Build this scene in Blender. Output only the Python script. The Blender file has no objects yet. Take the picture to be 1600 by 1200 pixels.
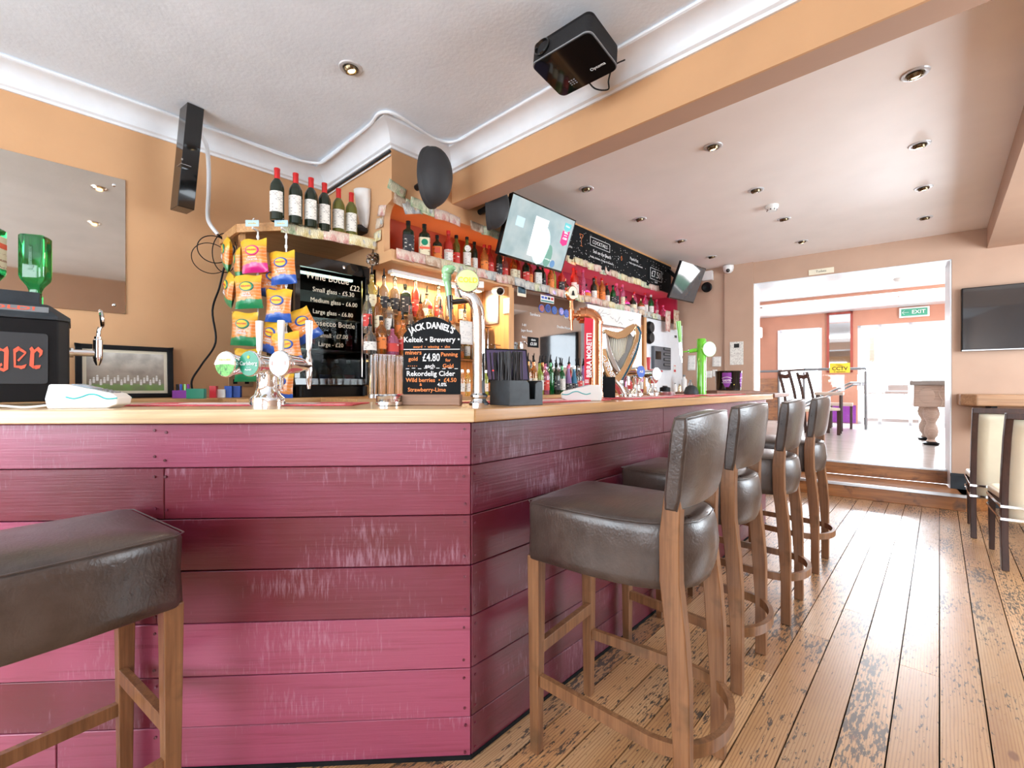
import bpy, bmesh, math, random
from mathutils import Vector, Matrix, Euler
R = math.radians
sc = bpy.context.scene
col = sc.collection
rnd = random.Random(7)

# ---------------------------------------------------------------- camera
CAMZ = 1.17
YAW = 43.25
FPX, CY = 710.0, 603.0
DV = (-math.sin(R(YAW)), math.cos(R(YAW)))
RV = (math.cos(R(YAW)), math.sin(R(YAW)))
cam = bpy.data.objects.new('camera', bpy.data.cameras.new('camera'))
col.objects.link(cam)
cam.location = (0, 0, CAMZ)
cam.rotation_euler = (R(90), 0, R(YAW))
cam.data.sensor_width = 36
cam.data.lens = 36 * FPX / 1600
cam.data.shift_y = (CY - 600) / 1600
cam.data.clip_start = 0.02
sc.camera = cam

# ---------------------------------------------------------------- sky, view
w = bpy.data.worlds.new('sky'); sc.world = w; w.use_nodes = True
bgn = w.node_tree.nodes['Background']
bgn.inputs[0].default_value = (0.86, 0.93, 1.0, 1)
bgn.inputs[1].default_value = 9.0
sc.view_settings.view_transform = 'Standard'
sc.view_settings.look = 'None'
sc.view_settings.gamma = 1
sc.view_settings.use_curve_mapping = False
sc.view_settings.exposure = -0.42
sc.cycles.use_denoising = True
sc.cycles.max_bounces = 10
sc.cycles.diffuse_bounces = 5
sc.cycles.glossy_bounces = 5
sc.cycles.transmission_bounces = 8
sc.cycles.transparent_max_bounces = 12
sc.cycles.sample_clamp_indirect = 6
sc.cycles.caustics_reflective = False
sc.cycles.caustics_refractive = False

def area(name, loc, direction, sx, sy, power, colr=(1, 1, 1), portal=False, spread=180):
    l = bpy.data.lights.new(name, 'AREA'); l.shape = 'RECTANGLE'; l.size = sx; l.size_y = sy
    l.energy = power; l.color = colr; l.spread = R(spread)
    o = bpy.data.objects.new(name, l); col.objects.link(o)
    o.location = loc
    o.rotation_euler = Vector(direction).to_track_quat('-Z', 'Y').to_euler()
    if portal: l.cycles.is_portal = True
    return o

# daylight entering by the street windows behind the camera
area('daylight_street_window', (-1.75, -2.52, 1.62), (0, 1, 0), 2.7, 1.5, 92, (0.80, 0.91, 1.0))
area('daylight_entrance_window', (1.1, -2.52, 1.6), (0, 1, 0.0), 1.8, 1.6, 85, (0.80, 0.91, 1.0))
area('added_side_daylight', (2.19, 4.1, 1.62), (-1, 0, 0), 2.8, 1.4, 250, (0.82, 0.92, 1.0))  # unseen side light, added to brighten the right-hand ceiling

# ---------------------------------------------------------------- rays: a photo direction cut with a known plane of the room
def ray(u, v):
    k = (u - 800) / FPX; m = (CY - v) / FPX
    return Vector((DV[0] + k * RV[0], DV[1] + k * RV[1], m))
CAMP = Vector((0, 0, CAMZ))
def atX(u, v, X): d = ray(u, v); return CAMP + d * (X / d.x)
def atY(u, v, Y): d = ray(u, v); return CAMP + d * (Y / d.y)
def atZ(u, v, Z): d = ray(u, v); return CAMP + d * ((Z - CAMZ) / d.z)
def atD(u, v, D): return CAMP + ray(u, v) * D

# ---------------------------------------------------------------- object helpers
def tag(o, label=None, cat=None, group=None, kind=None):
    if label: o['label'] = label
    if cat: o['category'] = cat
    if group: o['group'] = group
    if kind: o['kind'] = kind
    return o
def thing(name, label, cat, loc=(0, 0, 0), rz=0, group=None, rot=None):
    o = bpy.data.objects.new(name, None); col.objects.link(o)
    o.empty_display_size = 0.05
    o.location = loc
    o.rotation_euler = rot if rot is not None else (0, 0, rz)
    return tag(o, label, cat, group)
def copy_tree(o, parent=None):
    c = o.copy(); col.objects.link(c); c.parent = parent
    for ch in list(o.children): copy_tree(ch, c)
    return c

class MB:
    def __init__(s): s.bm = bmesh.new(); s.mi = 0
    def face(s, vs):
        try:
            f = s.bm.faces.new(vs); f.material_index = s.mi; return f
        except ValueError: return None
    def box(s, x0, x1, y0, y1, z0, z1, M=None, tone=None):
        vs = [s.bm.verts.new((M @ Vector(p)) if M is not None else p) for p in
              ((x0,y0,z0),(x1,y0,z0),(x1,y1,z0),(x0,y1,z0),(x0,y0,z1),(x1,y0,z1),(x1,y1,z1),(x0,y1,z1))]
        fs = [s.face([vs[i] for i in q]) for q in ((0,3,2,1),(4,5,6,7),(0,1,5,4),(1,2,6,5),(2,3,7,6),(3,0,4,7))]
        if tone is not None:
            lay = s.bm.loops.layers.color.get('tone') or s.bm.loops.layers.color.new('tone')
            for f in fs:
                for l in f.loops: l[lay] = tone
        return vs
    def cbox(s, c, sz, M=None, tone=None):
        return s.box(c[0]-sz[0]/2, c[0]+sz[0]/2, c[1]-sz[1]/2, c[1]+sz[1]/2, c[2]-sz[2]/2, c[2]+sz[2]/2, M, tone)
    def poly(s, pts): return s.face([s.bm.verts.new(p) for p in pts])
    def prism(s, pts, f):
        # pts: list of 2d, f(a,b,t) -> 3d with t in 0,1
        lo = [s.bm.verts.new(f(a, b, 0)) for a, b in pts]; hi = [s.bm.verts.new(f(a, b, 1)) for a, b in pts]
        n = len(pts)
        s.face(lo[::-1]); s.face(hi)
        for i in range(n): s.face([lo[i], lo[(i+1) % n], hi[(i+1) % n], hi[i]])
    def prz(s, pts, z0, z1): s.prism(pts, lambda a, b, t: (a, b, z1 if t else z0))
    def pry(s, pts, y0, y1): s.prism(pts, lambda a, b, t: (a, y0 if t else y1, b))
    def prx(s, pts, x0, x1): s.prism(pts, lambda a, b, t: (x1 if t else x0, a, b))
    def lathe(s, prof, n=20, M=None, sq=0, sy=1.0):
        rings = []
        for r, z in prof:
            ring = []
            for i in range(n):
                t = 2 * math.pi * i / n + (math.pi / n if sq else 0)
                c, q = math.cos(t), math.sin(t)
                k = 1.0
                if sq: k = 1.0 / (abs(c) ** sq + abs(q) ** sq) ** (1.0 / sq)
                p = Vector((r * c * k, r * q * k * sy, z))
                ring.append(s.bm.verts.new(M @ p if M is not None else p))
            rings.append(ring)
        for a, b in zip(rings, rings[1:]):
            for i in range(n): s.face([a[i], a[(i+1) % n], b[(i+1) % n], b[i]])
        if prof[0][0] > 1e-6: s.face(rings[0][::-1])
        if prof[-1][0] > 1e-6: s.face(rings[-1])
        return s
    def cyl(s, p0, p1, r0, r1=None, n=16):
        p0, p1 = Vector(p0), Vector(p1); d = p1 - p0
        M = Matrix.Translation(p0) @ d.to_track_quat('Z', 'Y').to_matrix().to_4x4()
        return s.lathe([(r0, 0), (r0 if r1 is None else r1, d.length)], n, M)
    def tube(s, pts, r, n=10, flat=None):
        pts = [Vector(p) for p in pts]; rs = r if isinstance(r, (list, tuple)) else [r] * len(pts)
        rings = []; up = None
        for i, p in enumerate(pts):
            t = (pts[min(i+1, len(pts)-1)] - pts[max(i-1, 0)]).normalized()
            if up is None:
                up = Vector((0, 0, 1)) if abs(t.z) < 0.9 else Vector((1, 0, 0))
            x = t.cross(up).normalized(); y = x.cross(t).normalized(); up = y
            ring = []
            for j in range(n):
                a = 2 * math.pi * j / n
                if flat:   # rectangular section (w, h)
                    w_, h_ = flat; cx = w_ if math.cos(a + math.pi/4) > 0 else -w_; cyy = h_ if math.sin(a + math.pi/4) > 0 else -h_
                    ring.append(s.bm.verts.new(p + x * cx / 2 + y * cyy / 2))
                else: ring.append(s.bm.verts.new(p + x * math.cos(a) * rs[i] + y * math.sin(a) * rs[i]))
            rings.append(ring)
        for a, b in zip(rings, rings[1:]):
            for i in range(n): s.face([a[i], a[(i+1) % n], b[(i+1) % n], b[i]])
        s.face(rings[0][::-1]); s.face(rings[-1])
        return s
    def bar(s, p0, p1, w_, h_): return s.tube([p0, p1], 1, 4, (w_, h_))
    def sphere(s, c, r, n=14, sc_=(1, 1, 1), M=None):
        prof = []
        m = max(6, n // 2)
        T = Matrix.Translation(Vector(c)) @ Matrix.Diagonal((sc_[0], sc_[1], sc_[2], 1))
        if M is not None: T = M @ T
        for i in range(m + 1):
            a = -math.pi / 2 + math.pi * i / m
            prof.append((max(r * math.cos(a), 1e-5), r * math.sin(a)))
        return s.lathe(prof, n, T)
    def grid(s, f, nu, nv, closed=False):
        vs = [[s.bm.verts.new(f(i / nu, j / nv)) for j in range(nv + 1)] for i in range(nu + 1)]
        for i in range(nu):
            for j in range(nv): s.face([vs[i][j], vs[i+1][j], vs[i+1][j+1], vs[i][j+1]])
        return vs
    def build(s, name, mat, parent=None, smooth=False, bevel=0, seg=2, loc=None, rot=None, solid=0, sub=0, kind=None, weld=True):
        if weld: bmesh.ops.remove_doubles(s.bm, verts=s.bm.verts, dist=1e-6)
        if not solid: bmesh.ops.recalc_face_normals(s.bm, faces=s.bm.faces)
        me = bpy.data.meshes.new(name); s.bm.to_mesh(me); s.bm.free()
        for m in (mat if isinstance(mat, (list, tuple)) else [mat]): me.materials.append(m)
        if smooth:
            me.shade_smooth()
            me.set_sharp_from_angle(angle=R(smooth if smooth is not True else 40))
        o = bpy.data.objects.new(name, me); col.objects.link(o)
        if parent is not None: o.parent = parent
        if loc is not None: o.location = loc
        if rot is not None: o.rotation_euler = rot
        if solid:
            md = o.modifiers.new('solid', 'SOLIDIFY'); md.thickness = solid; md.offset = 0
        if bevel:
            md = o.modifiers.new('bevel', 'BEVEL'); md.width = bevel; md.segments = seg; md.limit_method = 'ANGLE'; md.angle_limit = R(35)
        if sub:
            md = o.modifiers.new('sub', 'SUBSURF'); md.levels = sub; md.render_levels = sub
        if kind: o['kind'] = kind
        return o

def text(txt, size, mat, parent, loc=(0, 0, 0), rot=(R(90), 0, 0), name='lettering', align='CENTER', sx=1.0, depth=0.0004, bold=0.0, arc=None, shear=0, spacing=1.0):
    """letters as real geometry; several lines may be given as [(txt, x, z, size), ...]"""
    items = txt if isinstance(txt, list) else [(txt, 0, 0, size)]
    bm = bmesh.new()
    for it in items:
        t, x, z, sz = it[:4]
        cu = bpy.data.curves.new('t', 'FONT'); cu.body = t; cu.size = sz; cu.align_x = align; cu.align_y = 'CENTER'
        cu.extrude = depth; cu.resolution_u = 2; cu.offset = bold * sz; cu.shear = shear; cu.space_character = spacing
        o = bpy.data.objects.new('t', cu)
        me = bpy.data.meshes.new_from_object(o)
        for v in me.vertices:
            px, py = v.co.x * sx, v.co.y
            if arc:
                a = px / arc; rr = arc + py
                px, py = rr * math.sin(a), rr * math.cos(a) - arc
            if len(it) > 4:
                a = it[4]; px, py = px * math.cos(a) - py * math.sin(a), px * math.sin(a) + py * math.cos(a)
            v.co.x, v.co.y = px + x, py + z
        bm.from_mesh(me)
        bpy.data.objects.remove(o); bpy.data.curves.remove(cu); bpy.data.meshes.remove(me)
    me = bpy.data.meshes.new(name); bm.to_mesh(me); bm.free(); me.materials.append(mat)
    ob = bpy.data.objects.new(name, me); col.objects.link(ob)
    if parent is not None: ob.parent = parent
    ob.location = loc; ob.rotation_euler = rot
    return ob
def frame_mat(c, xa, za):
    xa = Vector(xa).normalized(); za = Vector(za).normalized(); ya = za.cross(xa).normalized()
    return Matrix.Translation(Vector(c)) @ Matrix((xa, ya, za)).transposed().to_4x4()
def spline(pts, n=6):
    P = [Vector(p) for p in pts]; out = []
    for i in range(len(P) - 1):
        p0, p1, p2, p3 = P[max(i-1, 0)], P[i], P[i+1], P[min(i+2, len(P)-1)]
        for j in range(n):
            t = j / n
            out.append(0.5 * ((2*p1) + (-p0+p2)*t + (2*p0-5*p1+4*p2-p3)*t*t + (-p0+3*p1-3*p2+p3)*t**3))
    out.append(P[-1]); return out
ORD = ['first','second','third','fourth','fifth','sixth','seventh','eighth','ninth','tenth','eleventh','twelfth','thirteenth','fourteenth','fifteenth','sixteenth','seventeenth','eighteenth','nineteenth','twentieth']
def ordn(i):
    if i < 20: return ORD[i]
    t = ['twenty', 'thirty', 'forty', 'fifty', 'sixty', 'seventy', 'eighty', 'ninety'][(i + 1) // 10 - 2]
    k = (i + 1) % 10
    return t.replace('y', 'ieth') if k == 0 else t + '-' + ORD[k - 1]

# ---------------------------------------------------------------- materials
def new_mat(name):
    m = bpy.data.materials.new(name); m.use_nodes = True
    nt = m.node_tree; b = nt.nodes['Principled BSDF']
    return m, nt, b
def N(nt, kind, **kw):
    n = nt.nodes.new(kind)
    for k, v in kw.items():
        if k in n.inputs: n.inputs[k].default_value = v
        else: setattr(n, k, v)
    return n
def coords(nt, scale=(1, 1, 1), rot=(0, 0, 0), kind='Object'):
    tc = nt.nodes.new('ShaderNodeTexCoord'); mp = nt.nodes.new('ShaderNodeMapping')
    mp.inputs['Scale'].default_value = scale; mp.inputs['Rotation'].default_value = rot
    nt.links.new(tc.outputs[kind], mp.inputs['Vector']); return mp.outputs['Vector']
def ramp(nt, fac, stops, interp='LINEAR'):
    r = nt.nodes.new('ShaderNodeValToRGB'); r.color_ramp.interpolation = interp
    e = r.color_ramp.elements
    while len(e) < len(stops): e.new(0.5)
    for i, (p, c) in enumerate(stops):
        e[i].position = p; e[i].color = (c[0], c[1], c[2], 1) if not isinstance(c, (int, float)) else (c, c, c, 1)
    nt.links.new(fac, r.inputs['Fac']); return r.outputs['Color']
def mixc(nt, fac, a, b, mode='MIX'):
    m = nt.nodes.new('ShaderNodeMix'); m.data_type = 'RGBA'; m.blend_type = mode
    for sock, val in ((m.inputs[0], fac), (m.inputs[6], a), (m.inputs[7], b)):
        if isinstance(val, (int, float)): sock.default_value = val
        elif isinstance(val, (tuple, list)): sock.default_value = (val[0], val[1], val[2], 1)
        else: nt.links.new(val, sock)
    return m.outputs[2]
def bump(nt, b, h, strength=0.2, dist=0.01):
    n = nt.nodes.new('ShaderNodeBump'); n.inputs['Strength'].default_value = strength; n.inputs['Distance'].default_value = dist
    nt.links.new(h, n.inputs['Height']); nt.links.new(n.outputs['Normal'], b.inputs['Normal'])
def M_(name, c, rough=0.5, metal=0, trans=0, emit=None, es=0, coat=0, var=0.06, vs=12, bs=0, bscale=60, ior=1.45, alpha=1, spec=None):
    m, nt, b = new_mat(name)
    b.inputs['Roughness'].default_value = rough; b.inputs['Metallic'].default_value = metal
    b.inputs['Transmission Weight'].default_value = trans; b.inputs['Coat Weight'].default_value = coat; b.inputs['IOR'].default_value = ior
    b.inputs['Alpha'].default_value = alpha
    if spec is not None: b.inputs['Specular IOR Level'].default_value = spec
    v = coords(nt); nz = N(nt, 'ShaderNodeTexNoise', Scale=vs, Detail=4.0); nt.links.new(v, nz.inputs['Vector'])
    lo = tuple(max(0, x * (1 - var)) for x in c); hi = tuple(min(1, x * (1 + var)) for x in c)
    nt.links.new(ramp(nt, nz.outputs['Fac'], [(0.3, lo), (0.7, hi)]), b.inputs['Base Color'])
    if emit: b.inputs['Emission Color'].default_value = (*emit, 1); b.inputs['Emission Strength'].default_value = es
    if bs:
        n2 = N(nt, 'ShaderNodeTexNoise', Scale=bscale, Detail=5.0); nt.links.new(v, n2.inputs['Vector'])
        bump(nt, b, n2.outputs['Fac'], bs, 0.004)
    return m
def wood(name, c1, c2, axis='x', rough=0.45, scale=1.0, coat=0.0, dark=None, bs=0.15):
    m, nt, b = new_mat(name)
    s = {'x': (2, 28, 28), 'y': (28, 2, 28), 'z': (28, 28, 2)}[axis]
    v = coords(nt, tuple(q * scale for q in s))
    n1 = N(nt, 'ShaderNodeTexNoise', Scale=1.0, Detail=6.0, Roughness=0.6, Distortion=0.6); nt.links.new(v, n1.inputs['Vector'])
    v2 = coords(nt, tuple((q * 4 if q > 5 else q) * scale for q in s))
    n2 = N(nt, 'ShaderNodeTexNoise', Scale=1.0, Detail=3.0); nt.links.new(v2, n2.inputs['Vector'])
    base = ramp(nt, n1.outputs['Fac'], [(0.3, c1), (0.7, c2)])
    fine = ramp(nt, n2.outputs['Fac'], [(0.35, 0.78), (0.6, 1.0)])
    cc = mixc(nt, 1.0, base, fine, 'MULTIPLY')
    if dark:
        n3 = N(nt, 'ShaderNodeTexNoise', Scale=9.0, Detail=5.0); nt.links.new(coords(nt), n3.inputs['Vector'])
        cc = mixc(nt, ramp(nt, n3.outputs['Fac'], [(0.55, 0.0), (0.72, 0.8)]), cc, dark)
    nt.links.new(cc, b.inputs['Base Color'])
    b.inputs['Roughness'].default_value = rough; b.inputs['Coat Weight'].default_value = coat; b.inputs['Coat Roughness'].default_value = 0.15
    bump(nt, b, n2.outputs['Fac'], bs, 0.002)
    return m

def paint(name, c, var=0.05, rough=0.6, bs=0.12):
    return M_(name, c, rough, var=var, vs=3, bs=bs, bscale=45)
mt = {}
mt['wall_tan'] = paint('orange tan wall paint', (0.60, 0.34, 0.17))
mt['wall_brown'] = paint('brown wall paint', (0.48, 0.315, 0.225))
mt['wall_far'] = paint('terracotta wall paint', (0.50, 0.24, 0.16))
mt['ceil_white'] = paint('white ceiling plaster', (0.76, 0.84, 0.92), 0.05, 0.7, 0.35)
mt['ceil_pink'] = paint('pinkish ceiling paint', (0.88, 0.82, 0.78), 0.03, 0.45, 0.05)
mt['white'] = M_('white gloss paint', (0.78, 0.82, 0.86), 0.35, var=0.03)
mt['plastic_white'] = M_('white plastic', (0.80, 0.80, 0.78), 0.3, var=0.02)
mt['black'] = M_('black plastic', (0.005, 0.005, 0.006), 0.45, var=0.2, spec=.25)
mt['black_gloss'] = M_('gloss black plastic', (0.006, 0.006, 0.006), 0.06, coat=0.5)
mt['black_matt'] = M_('matt black board', (0.010, 0.011, 0.012), 0.8, var=0.4, vs=9, spec=.15)
mt['slate'] = M_('slate grey plastic', (0.030, 0.036, 0.042), 0.5, var=0.25, bs=0.15, spec=.3)
mt['grey'] = M_('grey plastic', (0.22, 0.23, 0.24), 0.4)
mt['dgrey'] = M_('dark grey speaker plastic', (0.035, 0.035, 0.037), 0.55, var=0.1, bs=0.2, bscale=300, spec=.3)
mt['chrome'] = M_('polished chrome', (0.85, 0.86, 0.87), 0.07, 1, var=0.01)
mt['rail'] = M_('dull rail steel', (0.22, 0.23, 0.24), 0.35, .8)
mt['steel'] = M_('brushed steel', (0.55, 0.56, 0.57), 0.28, 1, var=0.05)
mt['copper'] = M_('brushed copper', (0.72, 0.33, 0.17), 0.2, 1, var=0.08)
mt['gold'] = M_('pale gold metal', (0.80, 0.62, 0.38), 0.22, 1, var=0.05)
mt['glass'] = M_('clear glass', (0.97, 0.98, 0.98), 0.02, trans=1, var=0.0)
mt['mirror'] = M_('bronze tinted mirror', (0.62, 0.55, 0.47), 0.03, 1, var=0.02)
mt['mirror2'] = M_('silver mirror', (0.52, 0.53, 0.54), 0.03, 1, var=0.02)
mt['green_l'] = M_('bright green enamel', (0.13, 0.48, 0.03), 0.2, coat=0.6)
mt['green_d'] = M_('pale green enamel', (0.25, 0.50, 0.25), 0.2, coat=0.6)
mt['green_card'] = M_('dark green disc', (0.01, 0.22, 0.12), 0.3)
mt['red'] = M_('red plastic', (0.55, 0.03, 0.04), 0.3)
mt['red_towel'] = M_('pinkish red bar towel', (0.62, 0.10, 0.12), 0.9, var=0.2, vs=60, bs=0.5, bscale=500)
mt['jred'] = M_('coral red lettering', (0.80, 0.13, 0.07), 0.5)
mt['paper'] = M_('white paper', (0.78, 0.77, 0.74), 0.8, var=0.03)
mt['cream'] = M_('cream leatherette', (0.80, 0.74, 0.58), 0.35, var=0.03)
mt['white_ink'] = M_('white chalk pen', (0.85, 0.86, 0.86), 0.8, var=0.02)
mt['orange_ink'] = M_('orange chalk pen', (0.85, 0.27, 0.08), 0.8, var=0.05)
mt['black_ink'] = M_('black ink', (0.01, 0.01, 0.01), 0.6)
mt['blue_ink'] = M_('blue print', (0.03, 0.10, 0.45), 0.5)
mt['yellow'] = M_('yellow print', (0.85, 0.60, 0.04), 0.5)
mt['magenta'] = M_('magenta print', (0.65, 0.02, 0.20), 0.5)
mt['teal'] = M_('teal plastic', (0.03, 0.42, 0.42), 0.35)
mt['purple'] = M_('purple paint', (0.22, 0.03, 0.30), 0.5)
mt['amber'] = M_('amber plastic', (0.70, 0.25, 0.03), 0.4)
mt['oak'] = wood('golden oak worktop', (0.62, 0.40, 0.20), (0.74, 0.52, 0.29), 'x', 0.28, 1, 0.4)
mt['oak_y'] = wood('amber oak worktop', (0.50, 0.25, 0.09), (0.62, 0.34, 0.13), 'y', 0.28, 1, 0.4)
mt['pine'] = wood('warm pine board', (0.62, 0.31, 0.12), (0.72, 0.40, 0.17), 'z', 0.5)
mt['pine_y'] = wood('warm pine board lengthwise', (0.55, 0.28, 0.11), (0.68, 0.38, 0.16), 'y', 0.5)
mt['stool_wood'] = wood('worn oak chair wood', (0.16, 0.065, 0.025), (0.30, 0.14, 0.06), 'z', 0.4, 1.4, 0.2, (0.10, 0.05, 0.02))
mt['dark_wood'] = wood('wenge wood', (0.030, 0.012, 0.009), (0.065, 0.026, 0.018), 'z', 0.45, 1.2, 0.0)
mt['brown_wood'] = wood('brown wood lip', (0.16, 0.06, 0.03), (0.24, 0.10, 0.05), 'y', 0.45)
mt['step_wood'] = wood('varnished step board', (0.22, 0.08, 0.025), (0.46, 0.19, 0.06), 'x', 0.35, 0.8, 0.2, (0.06, 0.03, 0.02))
mt['pale_wood'] = wood('pale carved wood', (0.50, 0.38, 0.30), (0.62, 0.50, 0.42), 'x', 0.4)
mt['deck'] = wood('pale grey boards', (0.42, 0.36, 0.33), (0.58, 0.53, 0.50), 'x', 0.22, 0.6)
mt['alcove'] = M_('red orange alcove paint', (0.36, 0.05, 0.012), 0.5)
mt['alcove_pink'] = M_('crimson alcove paint', (0.32, 0.02, 0.05), 0.5)

def leather():
    m, nt, b = new_mat('worn brown leather')
    v = coords(nt)
    n1 = N(nt, 'ShaderNodeTexNoise', Scale=7.0, Detail=6.0, Roughness=0.65); nt.links.new(v, n1.inputs['Vector'])
    nt.links.new(ramp(nt, n1.outputs['Fac'], [(0.3, (0.026, 0.015, 0.011)), (0.72, (0.082, 0.058, 0.047))]), b.inputs['Base Color'])
    nt.links.new(ramp(nt, n1.outputs['Fac'], [(0.3, 0.26), (0.7, 0.46)]), b.inputs['Roughness'])
    vo = N(nt, 'ShaderNodeTexVoronoi', Scale=150.0); nt.links.new(v, vo.inputs['Vector'])
    n2 = N(nt, 'ShaderNodeTexNoise', Scale=1.0, Detail=5.0, Distortion=1.5); nt.links.new(coords(nt, (14, 60, 30)), n2.inputs['Vector'])
    ad = N(nt, 'ShaderNodeMath', operation='MULTIPLY_ADD'); ad.inputs[1].default_value = 0.25
    nt.links.new(vo.outputs['Distance'], ad.inputs[0]); nt.links.new(n2.outputs['Fac'], ad.inputs[2])
    bump(nt, b, ad.outputs[0], 0.35, 0.004)
    b.inputs['Coat Weight'].default_value = 0.5; b.inputs['Coat Roughness'].default_value = 0.28
    return m
mt['leather'] = leather()

def floor_mat():
    m, nt, b = new_mat('worn varnished pine floor')
    at = N(nt, 'ShaderNodeVertexColor', layer_name='tone')
    sep = N(nt, 'ShaderNodeSeparateColor'); nt.links.new(at.outputs['Color'], sep.inputs[0])
    tc = N(nt, 'ShaderNodeTexCoord')
    ad = N(nt, 'ShaderNodeVectorMath', operation='MULTIPLY_ADD'); ad.inputs[1].default_value = (17, 23, 11)
    nt.links.new(at.outputs['Color'], ad.inputs[0]); nt.links.new(tc.outputs['Object'], ad.inputs[2])
    def mapped(s):
        mp = N(nt, 'ShaderNodeMapping'); mp.inputs['Scale'].default_value = s
        nt.links.new(ad.outputs[0], mp.inputs['Vector']); return mp.outputs['Vector']
    gr = N(nt, 'ShaderNodeTexWave', Scale=1.0, Distortion=7.0, Detail=3.0, wave_type='BANDS', bands_direction='X')
    gr.inputs['Detail Scale'].default_value = 0.8
    nt.links.new(mapped((34, 2.2, 1)), gr.inputs['Vector'])
    n1 = N(nt, 'ShaderNodeTexNoise', Scale=1.0, Detail=5.0); nt.links.new(mapped((6, 1.0, 1)), n1.inputs['Vector'])
    base = ramp(nt, n1.outputs['Fac'], [(0.25, (0.42, 0.19, 0.07)), (0.5, (0.58, 0.32, 0.14)), (0.75, (0.68, 0.44, 0.24))])
    tone = ramp(nt, sep.outputs[0], [(0, 0.72), (1, 1.1)])
    c = mixc(nt, 1.0, base, tone, 'MULTIPLY')
    c = mixc(nt, ramp(nt, gr.outputs['Fac'], [(0.0, 0.65), (0.5, 0.0)]), c, (0.24, 0.10, 0.04))
    # black flecks of old bitumen stain, stretched along the grain, thicker in some patches
    fl = N(nt, 'ShaderNodeTexNoise', Scale=1.0, Detail=5.0, Roughness=0.62); nt.links.new(mapped((110, 24, 1)), fl.inputs['Vector'])
    pa = N(nt, 'ShaderNodeTexNoise', Scale=1.0, Detail=3.0); nt.links.new(mapped((7.0, 1.6, 1)), pa.inputs['Vector'])
    mu = N(nt, 'ShaderNodeMath', operation='MULTIPLY_ADD'); mu.inputs[1].default_value = 0.55
    nt.links.new(pa.outputs['Fac'], mu.inputs[0]); nt.links.new(fl.outputs['Fac'], mu.inputs[2])
    fleck = ramp(nt, mu.outputs[0], [(0.845, 0.0), (0.875, 0.92)])
    c = mixc(nt, fleck, c, (0.035, 0.028, 0.022))
    # knots
    vo = N(nt, 'ShaderNodeTexVoronoi', Scale=1.0); nt.links.new(mapped((5.5, 2.6, 1)), vo.inputs['Vector'])
    c = mixc(nt, ramp(nt, vo.outputs['Distance'], [(0.05, 0.85), (0.085, 0.0)]), c, (0.16, 0.06, 0.03))
    nt.links.new(c, b.inputs['Base Color'])
    nt.links.new(ramp(nt, mu.outputs[0], [(0.6, 0.30), (0.92, 0.55)]), b.inputs['Roughness'])
    b.inputs['Coat Weight'].default_value = 1.0; b.inputs['Coat Roughness'].default_value = 0.26; b.inputs['Coat IOR'].default_value = 1.75
    bump(nt, b, mu.outputs[0], -0.12, 0.003)
    return m
mt['floor'] = floor_mat()

def plank_mat():
    m, nt, b = new_mat('crimson gloss paint on rough boards')
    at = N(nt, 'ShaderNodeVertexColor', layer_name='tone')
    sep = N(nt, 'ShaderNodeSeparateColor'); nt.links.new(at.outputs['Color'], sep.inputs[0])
    base = ramp(nt, sep.outputs[0], [(0, (0.085, 0.005, 0.011)), (0.45, (0.16, 0.009, 0.020)), (0.55, (0.26, 0.035, 0.075)), (1, (0.36, 0.072, 0.13))])  # one paint: low stops carry the flank's shade, high stops the front's daylight
    tc = N(nt, 'ShaderNodeTexCoord')
    ad = N(nt, 'ShaderNodeVectorMath', operation='MULTIPLY_ADD'); ad.inputs[1].default_value = (17, 0, 11)
    nt.links.new(at.outputs['Color'], ad.inputs[0]); nt.links.new(tc.outputs['Object'], ad.inputs[2])
    def mapped(s, r=(0, 0, 0)):
        mp = N(nt, 'ShaderNodeMapping'); mp.inputs['Scale'].default_value = s; mp.inputs['Rotation'].default_value = r
        nt.links.new(ad.outputs[0], mp.inputs['Vector']); return mp.outputs['Vector']
    gr = N(nt, 'ShaderNodeTexNoise', Scale=1.0, Detail=6.0, Roughness=0.65); nt.links.new(mapped((2.0, 2.0, 70)), gr.inputs['Vector'])
    big = N(nt, 'ShaderNodeTexNoise', Scale=3.0, Detail=4.0); nt.links.new(mapped((1, 1, 1.6)), big.inputs['Vector'])
    c = mixc(nt, ramp(nt, big.outputs['Fac'], [(0.35, 0.0), (0.7, 0.25)]), base, (0.34, 0.06, 0.15))
    c = mixc(nt, ramp(nt, gr.outputs['Fac'], [(0.30, 0.5), (0.48, 0.0)]), c, (0.14, 0.008, 0.02))
    # pale saw marks and scratches
    sw = N(nt, 'ShaderNodeTexNoise', Scale=1.0, Detail=4.0, Roughness=0.7); nt.links.new(mapped((120, 120, 14), (0, 0.45, 0)), sw.inputs['Vector'])
    pt = N(nt, 'ShaderNodeTexNoise', Scale=2.3, Detail=2.0); nt.links.new(mapped((1, 1, 2.5)), pt.inputs['Vector'])
    mu = N(nt, 'ShaderNodeMath', operation='MULTIPLY'); nt.links.new(sw.outputs['Fac'], mu.inputs[0]); nt.links.new(pt.outputs['Fac'], mu.inputs[1])
    c = mixc(nt, ramp(nt, mu.outputs[0], [(0.30, 0.0), (0.42, 0.26)]), c, (0.66, 0.45, 0.58))
    nt.links.new(c, b.inputs['Base Color'])
    b.inputs['Roughness'].default_value = 0.42
    b.inputs['Coat Weight'].default_value = 0.4; b.inputs['Coat Roughness'].default_value = 0.25
    bump(nt, b, gr.outputs['Fac'], 0.35, 0.004)
    return m
mt['plank'] = plank_mat()

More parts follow.
